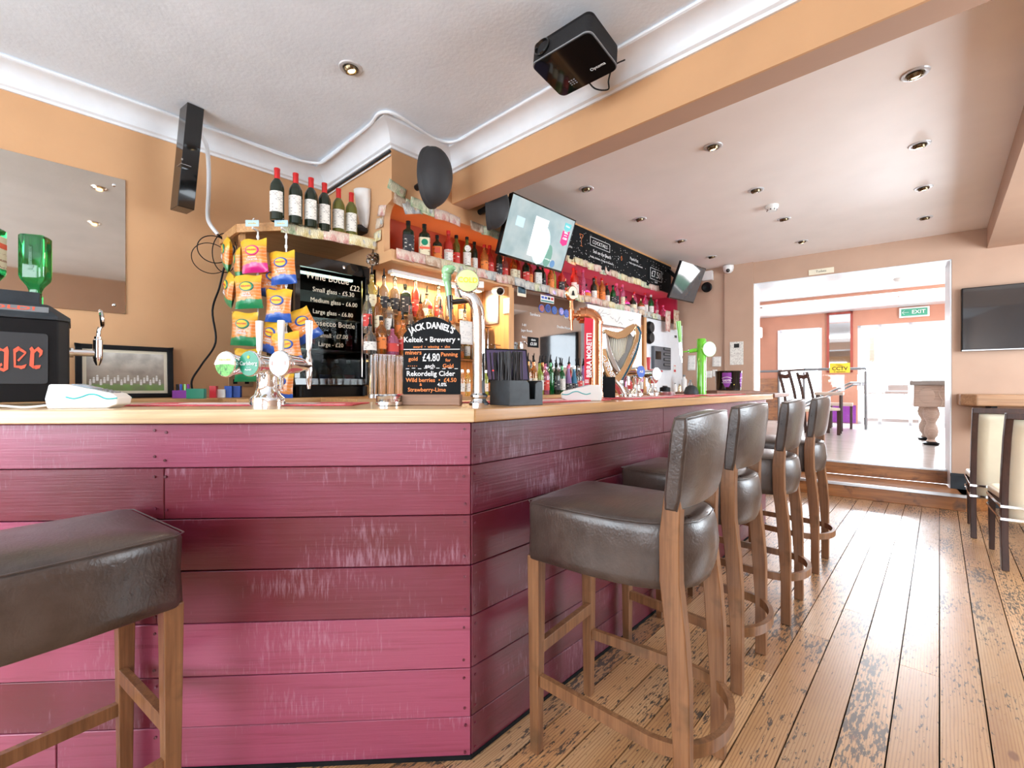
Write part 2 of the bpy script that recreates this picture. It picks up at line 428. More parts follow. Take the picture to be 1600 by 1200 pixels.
def print_mat(name, bg, ink, rows=60, rough=0.6, dens=0.5, axis='xz'):
    """paper with rows of small print"""
    m, nt, b = new_mat(name)
    v = coords(nt, (1, 1, 1), (R(90), 0, 0) if axis == 'xz' else (0, 0, 0))
    br = N(nt, 'ShaderNodeTexBrick', Scale=1.0, offset=0.37); br.inputs['Brick Width'].default_value = 1.6 / rows; br.inputs['Row Height'].default_value = 1.0 / rows
    br.inputs['Mortar Size'].default_value = 0.0035 * 60 / rows; br.inputs['Color1'].default_value = (1, 1, 1, 1); br.inputs['Color2'].default_value = (0, 0, 0, 1); br.inputs['Mortar'].default_value = (0, 0, 0, 1)
    br.inputs['Bias'].default_value = dens - 0.5
    nt.links.new(v, br.inputs['Vector'])
    nz = N(nt, 'ShaderNodeTexNoise', Scale=rows * 3.0); nt.links.new(v, nz.inputs['Vector'])
    mu = N(nt, 'ShaderNodeMath', operation='MULTIPLY'); nt.links.new(br.outputs['Color'], mu.inputs[0]); nt.links.new(nz.outputs['Fac'], mu.inputs[1])
    nt.links.new(mixc(nt, ramp(nt, mu.outputs[0], [(0.35, 0.0), (0.45, 0.8)]), bg, ink), b.inputs['Base Color'])
    b.inputs['Roughness'].default_value = rough
    return m
mt['lab_white'] = print_mat('white printed label', (0.78, 0.76, 0.70), (0.25, 0.22, 0.2), 110, dens=0.3)
mt['lab_red'] = print_mat('red printed label', (0.62, 0.05, 0.04), (0.9, 0.85, 0.75), 70, dens=0.5)
mt['lab_black'] = print_mat('black printed label', (0.02, 0.02, 0.025), (0.75, 0.7, 0.6), 80, dens=0.4)
mt['lab_cream'] = print_mat('cream printed label', (0.75, 0.66, 0.45), (0.3, 0.1, 0.05), 80, dens=0.5)
mt['lab_blue'] = print_mat('blue printed label', (0.05, 0.10, 0.35), (0.8, 0.8, 0.8), 80, dens=0.5)
mt['lab_orange'] = print_mat('orange printed label', (0.80, 0.22, 0.04), (0.1, 0.05, 0.02), 70, dens=0.4)
mt['sheet'] = print_mat('printed sheet', (0.80, 0.79, 0.75), (0.45, 0.45, 0.45), 90, dens=0.5)
mt['sheet_x'] = print_mat('printed sheet sideways', (0.80, 0.79, 0.75), (0.45, 0.45, 0.45), 90, dens=0.5)

def note_mat(name, a, b_, c_):
    m, nt, b = new_mat(name)
    v = coords(nt)
    wv = N(nt, 'ShaderNodeTexWave', Scale=34.0, Distortion=9.0, Detail=3.0); nt.links.new(v, wv.inputs['Vector'])
    n1 = N(nt, 'ShaderNodeTexNoise', Scale=20.0, Detail=3.0); nt.links.new(v, n1.inputs['Vector'])
    c = ramp(nt, n1.outputs['Fac'], [(0.30, a), (0.44, b_), (0.58, c_)])
    c = mixc(nt, ramp(nt, wv.outputs['Fac'], [(0.2, 0.4), (0.6, 0.0)]), c, tuple(q * 0.45 for q in a))
    nt.links.new(c, b.inputs['Base Color']); b.inputs['Roughness'].default_value = 0.75
    return m
NOTE = {
 'pink': note_mat('pink banknote print', (0.45, 0.12, 0.12), (0.70, 0.42, 0.36), (0.78, 0.66, 0.56)),
 'green': note_mat('green banknote print', (0.14, 0.26, 0.14), (0.50, 0.56, 0.36), (0.74, 0.72, 0.52)),
 'yellow': note_mat('yellow banknote print', (0.42, 0.30, 0.10), (0.74, 0.62, 0.32), (0.80, 0.74, 0.52)),
 'grey': note_mat('grey banknote print', (0.16, 0.18, 0.20), (0.45, 0.46, 0.45), (0.66, 0.66, 0.60)),
 'brown': note_mat('brown banknote print', (0.28, 0.14, 0.08), (0.56, 0.38, 0.26), (0.72, 0.60, 0.46)),
}
GL = {}
def glassc(name, c, trans=0.85, rough=0.04):
    GL[name] = M_(name + ' glass', c, rough, trans=trans, var=0.02, coat=0.3); return GL[name]
glassc('green', (0.03, 0.42, 0.10)); glassc('dark', (0.02, 0.03, 0.018), 0.2); glassc('clear', (0.92, 0.95, 0.92), 0.95)
glassc('amber', (0.75, 0.28, 0.05)); glassc('red', (0.75, 0.06, 0.04), 0.6); glassc('pink', (0.90, 0.25, 0.45), 0.7)
glassc('orange', (0.95, 0.35, 0.08), 0.7); glassc('blue', (0.10, 0.45, 0.75), 0.6); glassc('purple', (0.50, 0.28, 0.65), 0.5)
glassc('olive', (0.22, 0.24, 0.05), 0.6); glassc('yellow', (0.92, 0.75, 0.20), 0.8); glassc('lime', (0.45, 0.62, 0.10), 0.6)
def emit_mat(name, c, s):
    m, nt, b = new_mat(name); b.inputs['Base Color'].default_value = (*c, 1)
    b.inputs['Emission Color'].default_value = (*c, 1); b.inputs['Emission Strength'].default_value = s; return m
mt['lamp'] = emit_mat('warm lamp glow', (1.0, 0.72, 0.35), 14)
mt['tube_white'] = emit_mat('white tube glow', (0.80, 1.0, 0.92), 5)
mt['led_blue'] = emit_mat('blue led glow', (0.12, 0.16, 1.0), 10)
mt['led_pink'] = emit_mat('pink led glow', (1.0, 0.08, 0.30), 9)
mt['led_red'] = emit_mat('orange red led glow', (1.0, 0.22, 0.05), 5)
# ================================================================ SETTING
def struct(o): o['kind'] = 'structure'; return o
XL, XR, YB = -3.42, 2.25, -2.60      # left wall, right wall, street wall behind the camera
F0 = Vector((0.09, 6.33, 0)); FA = Vector((-0.9952, -0.0975, 0)); FN = Vector((-0.0975, 0.9952, 0))
def FP(a, n, z): return F0 + FA * a + FN * n + Vector((0, 0, z))   # far-wall frame: a leftwards, n beyond
FROT = math.atan2(-FA.y, -FA.x)      # local +x points right along the far wall
# floor boards
b = MB(); x = XL - 0.02; i = 0
rf = random.Random(11)
xs = -28 * 0.1226
while xs < XR:
    y = -2.6 - rf.random() * 1.5
    while y < 6.6:
        L = 1.3 + rf.random() * 1.9
        y0, y1 = max(y, YB), min(y + L, 6.7)
        if y1 > y0 + 0.01:
            b.box(xs + 0.0022, xs + 0.1226 - 0.0022, y0 + 0.001, y1 - 0.001, -0.02, 0, tone=(rf.random(), rf.random(), rf.random(), 1))
        y += L
    xs += 0.1226
struct(b.build('floor', mt['floor'], weld=False))
b = MB(); b.box(XL - .1, XR + .1, YB - .1, 6.7, -0.06, -0.0205); struct(b.build('floor', mt['black_matt']))
# ceilings
b = MB(); b.box(XL - .1, XR + .1, YB - .1, 2.12, 2.77, 2.83); struct(b.build('ceiling', mt['ceil_white']))
b = MB(); b.box(XL - .1, XR + .1, 2.12, 6.75, 2.70, 2.83); struct(b.build('ceiling', mt['ceil_pink']))
# beam
b = MB(); b.box(-2.5, XR, 2.04, 2.052, 2.45, 2.77); struct(b.build('trim_1', [mt['wall_tan']]))
b = MB(); b.box(-2.5, XR, 2.0521, 2.19, 2.4502, 2.77); struct(b.build('trim_16', [mt['wall_brown']]))
# right bulkhead
b = MB(); b.box(0.335, 0.75, 2.19, 6.5, 2.50, 2.70); struct(b.build('trim_2', mt['wall_brown']))
# left wall, street wall with window openings, right wall
b = MB(); b.box(XL - .1, XL, YB - .1, 6.7, 0, 2.8); struct(b.build('wall_left', mt['wall_tan']))
b = MB(); b.box(XR, XR + .1, YB - .1, 6.9, 0, 2.8); struct(b.build('wall_right', mt['wall_brown']))
b = MB()
b.box(XL, XR, YB - .1, YB, 0, 0.82); b.box(XL, XR, YB - .1, YB, 2.42, 2.8)
for x0, x1 in ((XL, -3.12), (-0.38, 0.18), (2.05, XR)): b.box(x0, x1, YB - .1, YB, 0.82, 2.42)
struct(b.build('wall_back', mt['wall_tan']))
for n_, (x0, x1) in enumerate(((-3.12, -0.38), (0.18, 2.05))):
    b = MB()
    for k in range(4):
        xx = x0 + (x1 - x0) * k / 3
        b.box(xx - .025, xx + .025, YB - .08, YB - .02, 0.82, 2.42)
    b.box(x0, x1, YB - .08, YB - .02, 0.82, 0.88); b.box(x0, x1, YB - .08, YB - .02, 2.36, 2.42)
    o = b.build('window_%d' % (n_ + 1), mt['white']); struct(o)
b = MB()
for yy in (2.68, 3.62, 4.56, 5.50): b.box(XR - .05, XR, yy - .025, yy + .025, 0.90, 2.34)
b.box(XR - .05, XR, 2.68, 5.5, .88, .93); b.box(XR - .05, XR, 2.68, 5.5, 2.32, 2.37)
struct(b.build('window_4', mt['white']))  # frame added on the solid right wall to go with the side light
# short wall beside the fridge and the bulkhead over the back bar (alcove cut in it)
b = MB(); b.box(XL, -2.80, 1.557, 1.62, 0, 2.77); struct(b.build('wall_alcove_end', mt['wall_tan']))
b = MB()
pts = [(-2.80, 1.96), (-2.50, 1.96), (-2.50, 2.03), (-2.59, 2.03)]
for k in range(9):
    t = k / 8 * math.pi / 2
    pts.append((-2.59 + 0.07 * (1 - math.cos(t)), 2.22 + 0.11 * math.sin(t)))
pts += [(-2.5, 2.34), (-2.50, 2.77), (-2.80, 2.77)]
b.pry(pts, 1.557, 1.60); struct(b.build('wall_arch', mt['wall_tan']))
b = MB(); b.box(-2.80, -2.50, 1.60, 2.04, 2.34, 2.77); b.box(-2.8, -2.50, 2.04, 3.05, 2.34, 2.70)
struct(b.build('wall_bulkhead', mt['wall_tan']))
b = MB(); b.box(-2.80, -2.505, 3.05, 6.2, 2.34, 2.70); struct(b.build('wall_bulkhead', mt['wall_brown']))
b = MB(); b.box(-2.80, -2.50, 1.60, 2.66, 1.96, 2.03); struct(b.build('trim_3', mt['wall_tan']))
b = MB(); b.box(-2.80, -2.50, 2.66, 5.8, 1.985, 2.03); b.box(-2.56, -2.52, 2.66, 5.0, 1.88, 1.985); struct(b.build('trim_4', mt['brown_wood']))
b = MB(); b.box(-2.82, -2.80, 1.60, 3.1, 2.03, 2.34); struct(b.build('wall_alcove', mt['alcove']))
b = MB(); b.box(-2.82, -2.80, 3.1, 6.1, 2.03, 2.34); struct(b.build('wall_alcove', mt['alcove_pink']))
b = MB(); b.box(-2.80, -2.50, 5.78, 5.82, 1.99, 2.34); struct(b.build('wall_alcove', mt['alcove_pink']))
# back wall of the bar: pine part, partition, mirror, service part
b = MB(); b.box(-2.86, -2.80, 1.60, 2.66, 0, 1.96); struct(b.build('wall_bar', mt['pine']))
b = MB(); b.box(-2.80, -2.50, 2.62, 2.68, 0, 1.96); struct(b.build('wall_partition', mt['pine']))
b = MB(); b.box(-2.60, -2.53, 2.68, 4.93, 0, 1.985); struct(b.build('wall_bar', mt['pine']))
b = MB(); b.box(-2.60, -2.50, 4.90, 4.96, 0, 1.985); struct(b.build('trim_5', mt['pine']))
b = MB(); b.box(-2.86, -2.525, 4.97, 6.04, 0, 1.98); struct(b.build('wall_bar', mt['white']))
# far wall with the opening to the next room
def fbox(b, a0, a1, n0, n1, z0, z1):
    M = Matrix(((FA.x, FN.x, 0, F0.x), (FA.y, FN.y, 0, F0.y), (0, 0, 1, 0), (0, 0, 0, 1)))
    return b.box(a0, a1, n0, n1, z0, z1, M)
b = MB()
fbox(b, -2.3, 0, 0, 0.36, 0, 2.75); fbox(b, 0, 1.78, 0, 0.36, 2.44, 2.75); fbox(b, 1.78, 3.6, 0, 0.36, 0, 2.75)
fbox(b, 1.776, 2.105, -.03, 0.01, 0, 2.72)
struct(b.build('wall_far', mt['wall_brown']))
b = MB(); fbox(b, 0.002, 0.012, 0.004, 0.37, 0.15, 2.44); fbox(b, 1.768, 1.778, 0.004, 0.37, 0.15, 2.44); fbox(b, 0.002, 1.778, 0.004, 0.37, 2.428, 2.439)
struct(b.build('trim_6', mt['white']))
b = MB(); fbox(b, -2.3, 0.01, -0.025, 0, 0.0, 0.30); fbox(b, -2.3, 0.012, -0.032, 0, 0.27, 0.285); struct(b.build('baseboard_far', mt['slate']))
# steps
o = thing('step', 'lower varnished wooden step with pale metal nosing below the wide opening', 'step', (F0.x, F0.y, 0), FROT)
b = MB(); b.prz([(-2.3, -0.38), (0.05, -0.38), (0.25, -0.18), (0.25, -0.034), (-0.02, -0.034), (-0.02, 0.19), (-1.76, 0.19), (-1.76, -.034), (-2.3, -.034)], 0, 0.15)
b.build('step_board', mt['step_wood'], o, bevel=0.004)
b = MB(); b.box(-2.3, 0.06, -0.395, -0.36, 0.15, 0.156); b.box(-2.3, 0.06, -0.395, -0.382, 0.13, 0.15); b.build('nosing', mt['steel'], o)
b = MB(); b.prz([(-2.3, -0.39), (0.05, -0.39), (0.26, -0.18), (0.26, -0.034), (0.03, -0.034), (0.03, -0.36), (-2.3, -0.36)], 0.135, 0.150); b.build('tread_edge', mt['slate'], o)
b = MB(); fbox(b, -0.0, 1.78, 0.20, 0.40, 0.15, 0.29); struct(b.build('trim_7', mt['step_wood']))
b = MB(); fbox(b, 0.0, 1.78, 0.185, 0.23, 0.285, 0.302); struct(b.build('trim_8', mt['steel']))
b = MB(); fbox(b, -2.3, 6, 0.23, 6.95, 0.22, 0.30); struct(b.build('floor_far_room', mt['deck']))
# far room shell
b = MB()
NB = 6.9
# back wall pieces around window (a 1.42..2.05?), door
def aAt(u, n):          # a on plane n for pixel column u
    d = ray(u, 600); k = (n + F0.dot(FN)) / d.dot(FN); return (d * k - F0).dot(FA)
def zAt(u, v, n):
    d = ray(u, v); k = (n + F0.dot(FN)) / d.dot(FN); return CAMZ + d.z * k
wa1, wa0 = aAt(1219, NB), aAt(1281, NB)
da1, da0 = aAt(1340, NB), aAt(1482, NB)
wzt = zAt(1250, 517, NB); dzt = zAt(1400, 505, NB)
fbox(b, wa1, 5.5, NB, NB + .2, 0.3, 2.91); fbox(b, da1, wa0, NB, NB + .2, 0.3, 2.91); fbox(b, -2.3, da0, NB, NB + .2, 0.3, 2.91)
fbox(b, wa0, wa1, NB, NB + .2, wzt, 2.91); fbox(b, wa0, wa1, NB, NB + .2, 0.3, 0.75); fbox(b, da0, da1, NB, NB + .2, dzt, 2.91)
struct(b.build('wall_far_room', mt['wall_far']))
b = MB(); fbox(b, 5.3, 5.4, 0.36, NB, 0.3, 2.96); fbox(b, -2.3, -2.2, 0.36, NB, 0.3, 2.96); struct(b.build('wall_far_room', mt['wall_far']))
b = MB(); fbox(b, -2.3, 5.5, 0.36, 4.7, 2.96, 3.02); fbox(b, -2.3, 5.5, 4.7, NB + .1, 2.91, 3.02); struct(b.build('ceiling_far_room', mt['white']))
b = MB(); fbox(b, -2.3, 5.5, 4.66, 4.70, 2.90, 2.97); struct(b.build('trim_9', mt['wall_far']))
# lower boarding of the far room
b = MB()
for k in range(7): fbox(b, wa1 + .02, 5.3, NB - .02, NB, 0.31 + k * .15, 0.31 + k * .15 + .145)
struct(b.build('trim_10', mt['step_wood']))
b = MB(); fbox(b, da1 + .03, wa0 - .03, NB - .012, NB, 0.31, 0.72); struct(b.build('trim_11', mt['purple']))
# window and door of the far room
b = MB()
fbox(b, wa0 - .04, wa0 + .03, NB - .03, NB + .1, .72, wzt + .04); fbox(b, wa1 - .03, wa1 + .05, NB - .03, NB + .1, .72, wzt + .04); fbox(b, wa0, wa1, NB - .03, NB + .1, wzt - .03, wzt + .05); fbox(b, wa0, wa1, NB - .05, NB + .1, .72, .78)
wn = b.build('window_3', mt['white']); struct(wn)
b = MB(); fbox(b, wa0, wa1, NB + .03, NB + .04, .76, wzt); g = b.build('pane', mt['glass'], wn)
b = MB()
dm = aAt(1374, NB)
for a_ in (da0, da1 - .06, dm - .04, (da0 + dm) / 2): fbox(b, a_, a_ + .06, NB + .02, NB + .08, 0.3, dzt)
fbox(b, da0, da1, NB + .02, NB + .08, dzt - .06, dzt); fbox(b, da0, da1, NB + .02, NB + .08, 0.3, 0.36)
dn = b.build('door_1', mt['white']); struct(dn)
b = MB(); fbox(b, da0, da1, NB + .045, NB + .055, 0.33, dzt); b.build('pane', mt['glass'], dn)
b = MB(); fbox(b, dm + .02, dm + .05, NB - .03, NB + .0, 1.0, 1.9); b.build('door_handle', mt['steel'], dn)
# terrace outside
b = MB(); fbox(b, -4, 7, NB + .2, NB + 6, 0.15, 0.28); struct(b.build('ground', mt['deck']))
# portals for the sky
def fportal(a0, a1, z0, z1):
    area('sky_portal', FP((a0 + a1) / 2, NB + .1, (z0 + z1) / 2), -FN, abs(a1 - a0), z1 - z0, 1, portal=True)
fportal(wa0, wa1, .75, wzt); fportal(da0, da1, .3, dzt)
area('far_room_daylight', FP((da0 + da1) / 2, NB - .06, 1.4), (-FN.x, -FN.y, -0.25), abs(da1 - da0), 2.0, 560, (0.84, 0.92, 1.0))
area('far_room_daylight', FP((wa0 + wa1) / 2, NB - .06, 1.7), (-FN.x, -FN.y, -0.1), abs(wa1 - wa0), 1.7, 90, (0.95, 0.97, 1.0))
area('far_side_window_daylight', FP(-2.1, 3.5, 1.7), FA, 3.0, 1.8, 260, (0.95, 0.97, 1.0))

# cornice: cove along left wall, short wall, bulkhead face, beam
def cornice(name, p0, p1, inn, m0=0, m1=0):
    """p0->p1 along the wall, inn = unit vector into the room; m0/m1 mitre: +1 opens outwards, -1 closes"""
    p0, p1 = Vector((*p0, 0)), Vector((*p1, 0)); inn = Vector((*inn, 0)); t = (p1 - p0).normalized()
    prof = [(0, 2.655), (0.012, 2.655), (0.016, 2.668), (0.026, 2.672)]
    for k in range(7):
        a = k / 6 * math.pi / 2
        prof.append((0.03 + 0.085 * (1 - math.cos(a)), 2.675 + 0.075 * math.sin(a)))
    prof += [(0.135, 2.752), (0.137, 2.770), (0, 2.770)]
    b = MB(); rings = []
    for P, mm in ((p0, m0), (p1, m1)):
        rings.append([b.bm.verts.new(P + inn * q + t * (q * mm) + Vector((0, 0, z))) for q, z in prof])
    n = len(prof)
    for i in range(n): b.face([rings[0][i], rings[0][(i+1) % n], rings[1][(i+1) % n], rings[1][i]])
    b.face(rings[0][::-1]); b.face(rings[1])
    struct(b.build(name, mt['white'], smooth=30))
cornice('trim_12', (XL, YB), (XL, 1.557), (1, 0), 0, -1)
cornice('trim_13', (XL, 1.557), (-2.5, 1.557), (0, -1), 1, 1)
cornice('trim_14', (-2.5, 1.557), (-2.5, 2.04), (1, 0), -1, -1)
cornice('trim_15', (-2.5, 2.04), (XR, 2.04), (0, -1), 1, 0)

# ================================================================ BAR
C0 = Vector((-1.071, 0.949, 0)); LD = Vector((-0.691, -0.7228, 0)).normalized(); N1 = Vector((-LD.y, LD.x, 0)); 
if N1.x < 0: N1 = -N1
# N1 outward normal of the angled front, leaning to the camera
LEN = 2.72; YE = 4.28
def corner(o):
    dy = (o - N1.x * o) / N1.y
    return C0 + Vector((o, dy, 0))
def lend(o): return C0 + LD * LEN + N1 * o
bar = thing('bar_counter', 'crimson painted plank bar counter base with an angled corner', 'bar counter', (C0.x, C0.y, 0))
zs = [0.0, 0.132, 0.285, 0.447, 0.607, 0.765, 0.921, 1.056]
AF = math.atan2(-LD.y, -LD.x)        # local +x points right along the angled front
rb = random.Random(5)
b = MB()
for i in range(7):
    z0, z1 = zs[i] + 0.0015, zs[i + 1] - 0.0015
    cuts = [0]; pos = (-rb.uniform(0.8, 1.5) if i != 6 else -3.0) if i not in (5, 3, 1) else -0.92 - 0.03 * rb.random()
    while pos > -LEN: cuts.append(pos); pos -= rb.uniform(0.9, 1.4)
    cuts.append(-LEN)
    for x1, x0 in zip(cuts, cuts[1:]):
        th = rb.uniform(-0.0015, 0.0015)
        b.box(x0 + .0008, x1 - .0008, -0.0 + th, 0.022, z0, z1, tone=(.56 + .44 * rb.random(), rb.random(), rb.random(), 1))  # upper tones: daylight glare on the angled front put into the colour
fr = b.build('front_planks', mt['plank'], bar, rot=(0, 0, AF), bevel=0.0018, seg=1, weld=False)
b = MB()
for i in range(7):
    z0, z1 = zs[i] + 0.0015, zs[i + 1] - 0.0015
    cuts = [0.004]; pos = rb.uniform(0.9, 1.9)
    while pos < YE - C0.y: cuts.append(pos); pos += rb.uniform(1.2, 1.8)
    cuts.append(YE - C0.y)
    for y0, y1 in zip(cuts, cuts[1:]):
        th = rb.uniform(-0.0015, 0.0015)
        b.box(y0 + .0008, y1 - .0008, -th, 0.022, z0, z1, tone=(rb.random() * .45, rb.random(), rb.random(), 1), M=Matrix(((0, -1, 0, 0), (1, 0, 0, 0), (0, 0, 1, 0), (0, 0, 0, 1))))  # lower tones: the flank's shade put into the colour
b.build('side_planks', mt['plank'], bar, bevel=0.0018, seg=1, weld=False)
# nail heads
for i in range(7):
    for zz in (zs[i] + .028, zs[i + 1] - .028):
        for xx in (-0.018, -0.021 - 0.9, -0.95):
            p = Vector((xx + rb.uniform(-.004, .004), -0.0035, zz + rb.uniform(-.008, .008)))
            Mz = Matrix.Rotation(AF, 4, 'Z')
            b = MB(); b.cyl(Mz @ p, Mz @ (p + Vector((0, 0.006, 0))), 0.0042, n=8); b.build('screw_head', mt['plank'], bar)
        b = MB(); b.cyl((0.0035, 0.02, zz), (-0.003, 0.02, zz), 0.0042, n=8); b.build('screw_head', mt['plank'], bar)
# body behind the planks
b = MB(); c1, l1, c2, l2 = corner(-0.024), lend(-0.024), corner(-0.50), lend(-0.50)
b.prz([(p.x - C0.x, p.y - C0.y) for p in (l1, c1, Vector((c1.x, YE, 0)), Vector((c2.x, YE, 0)), c2, l2)], 0, 1.054)
b.build('carcass', mt['brown_wood'], bar)
b = MB(); c1, l1 = corner(0.004), lend(0.004)
b.prz([(p.x - C0.x, p.y - C0.y) for p in (l1, c1, Vector((c1.x, YE, 0)), Vector((c2.x, YE, 0)), c2, l2)], 0.0005, 0.012)
b.build('base_strip', mt['black_matt'], bar)
# worktop
wt = thing('worktop', 'thick golden oak bar top running round the corner', 'counter top', (C0.x, C0.y, 1.058))
Mi = Matrix.Rotation(-AF, 4, 'Z')
b = MB(); q = [lend(.035), corner(.035), corner(-.60), lend(-.60)]
b.prz([(lambda v: (v.x, v.y))(Mi @ (p - C0)) for p in q], 0, 0.042)
b.build('front_board', mt['oak'], wt, rot=(0, 0, AF), bevel=0.004)
b = MB(); q = [corner(.035), Vector((corner(.035).x, 4.36, 0)), Vector((corner(-.60).x, 4.36, 0)), corner(-.60)]
b.prz([(p.x - C0.x, p.y - C0.y) for p in q], 0, 0.042); b.build('side_board', mt['oak_y'], wt, bevel=0.004)
# return shelf at the far end of the bar
o = thing('end_shelf', 'narrow worn wooden shelf at the far end of the bar by the opening', 'shelf', (-1.45, 4.75, 1.07))
b = MB(); b.box(-.72, .42, -.36, .16, 0, .035); b.build('board', mt['brown_wood'], o, bevel=.006)
b = MB(); b.box(-.65, .1, -.3, .1, -1.07, 0); b.build('support_panel', mt['plank'], o)
# towels (bar runners)
def runner(p, rz, lx, ly, label):
    t = thing('bar_towel', label, 'bar towel', p, rz, 'bar towels on the counter')
    b = MB(); b.grid(lambda a, c: ((a - .5) * lx, (c - .5) * ly, 0.003 + 0.0008 * math.sin(a * 17) * math.sin(c * 9)), 20, 8)
    b.build('cloth', mt['red_towel'], t, smooth=True, solid=0.004)
    b = MB(); b.box(-lx / 2 + .03, lx / 2 - .03, -ly / 2 + .02, -ly / 2 + .028, 0.006, 0.0068); b.box(-lx * .3, lx * .3, -.03, .03, 0.006, 0.0068); b.build('white_band', mt['paper'], t)
runner(C0 + LD * .82 - N1 * .30 + Vector((0, 0, 1.1)), AF, .80, .24, 'pinkish red bar towel under the tap with three round discs')
runner(Vector((-1.30, 1.58, 1.1)), R(90), .75, .26, 'pinkish red bar towel between the napkin caddy and corner')
runner(Vector((-1.28, 2.55, 1.1)), R(90), .95, .26, 'pinkish red bar towel in front of the copper tap and harp')
runner(Vector((-1.28, 3.60, 1.1)), R(90), .80, .26, 'pinkish red bar towel near the bright green tap')

# back counters
o = thing('back_counter', 'low pine back counter along the orange wall and under the fridge', 'counter', (-3.1, 0, 0))
b = MB(); b.box(-.32, .05, -.15, 1.55, 1.06, 1.10); b.box(.05, .40, .75, 1.20, 1.06, 1.10); b.box(.05, .84, 1.20, 1.55, 1.06, 1.10); b.build('top_board', mt['pine_y'], o, bevel=.003)
b = MB(); b.box(-.32, .0, -.12, 1.55, 0, 1.06); b.box(.0, .34, .8, 1.55, 0, 1.06); b.build('cupboard', mt['brown_wood'], o)
o = thing('back_counter', 'long pine back counter below the lit bottles and the mirror', 'counter', (-2.45, 3.5, 0))
b = MB(); b.box(-.34, .22, -1.88, -.885, 1.06, 1.10); b.box(-.07, .22, -.885, 1.42, 1.06, 1.10); b.box(-.07, .22, 1.47, 2.5, 1.06, 1.10); b.build('top_board', mt['pine_y'], o, bevel=.003)
b = MB(); b.box(-.34, .16, -1.90, -.9, 0, 1.06);  b.box(-.02, .16, -.9, 1.4, 0, 1.06); b.box(-.07, .16, 1.48, 2.5, 0, 1.06); b.build('cupboard', mt['brown_wood'], o)

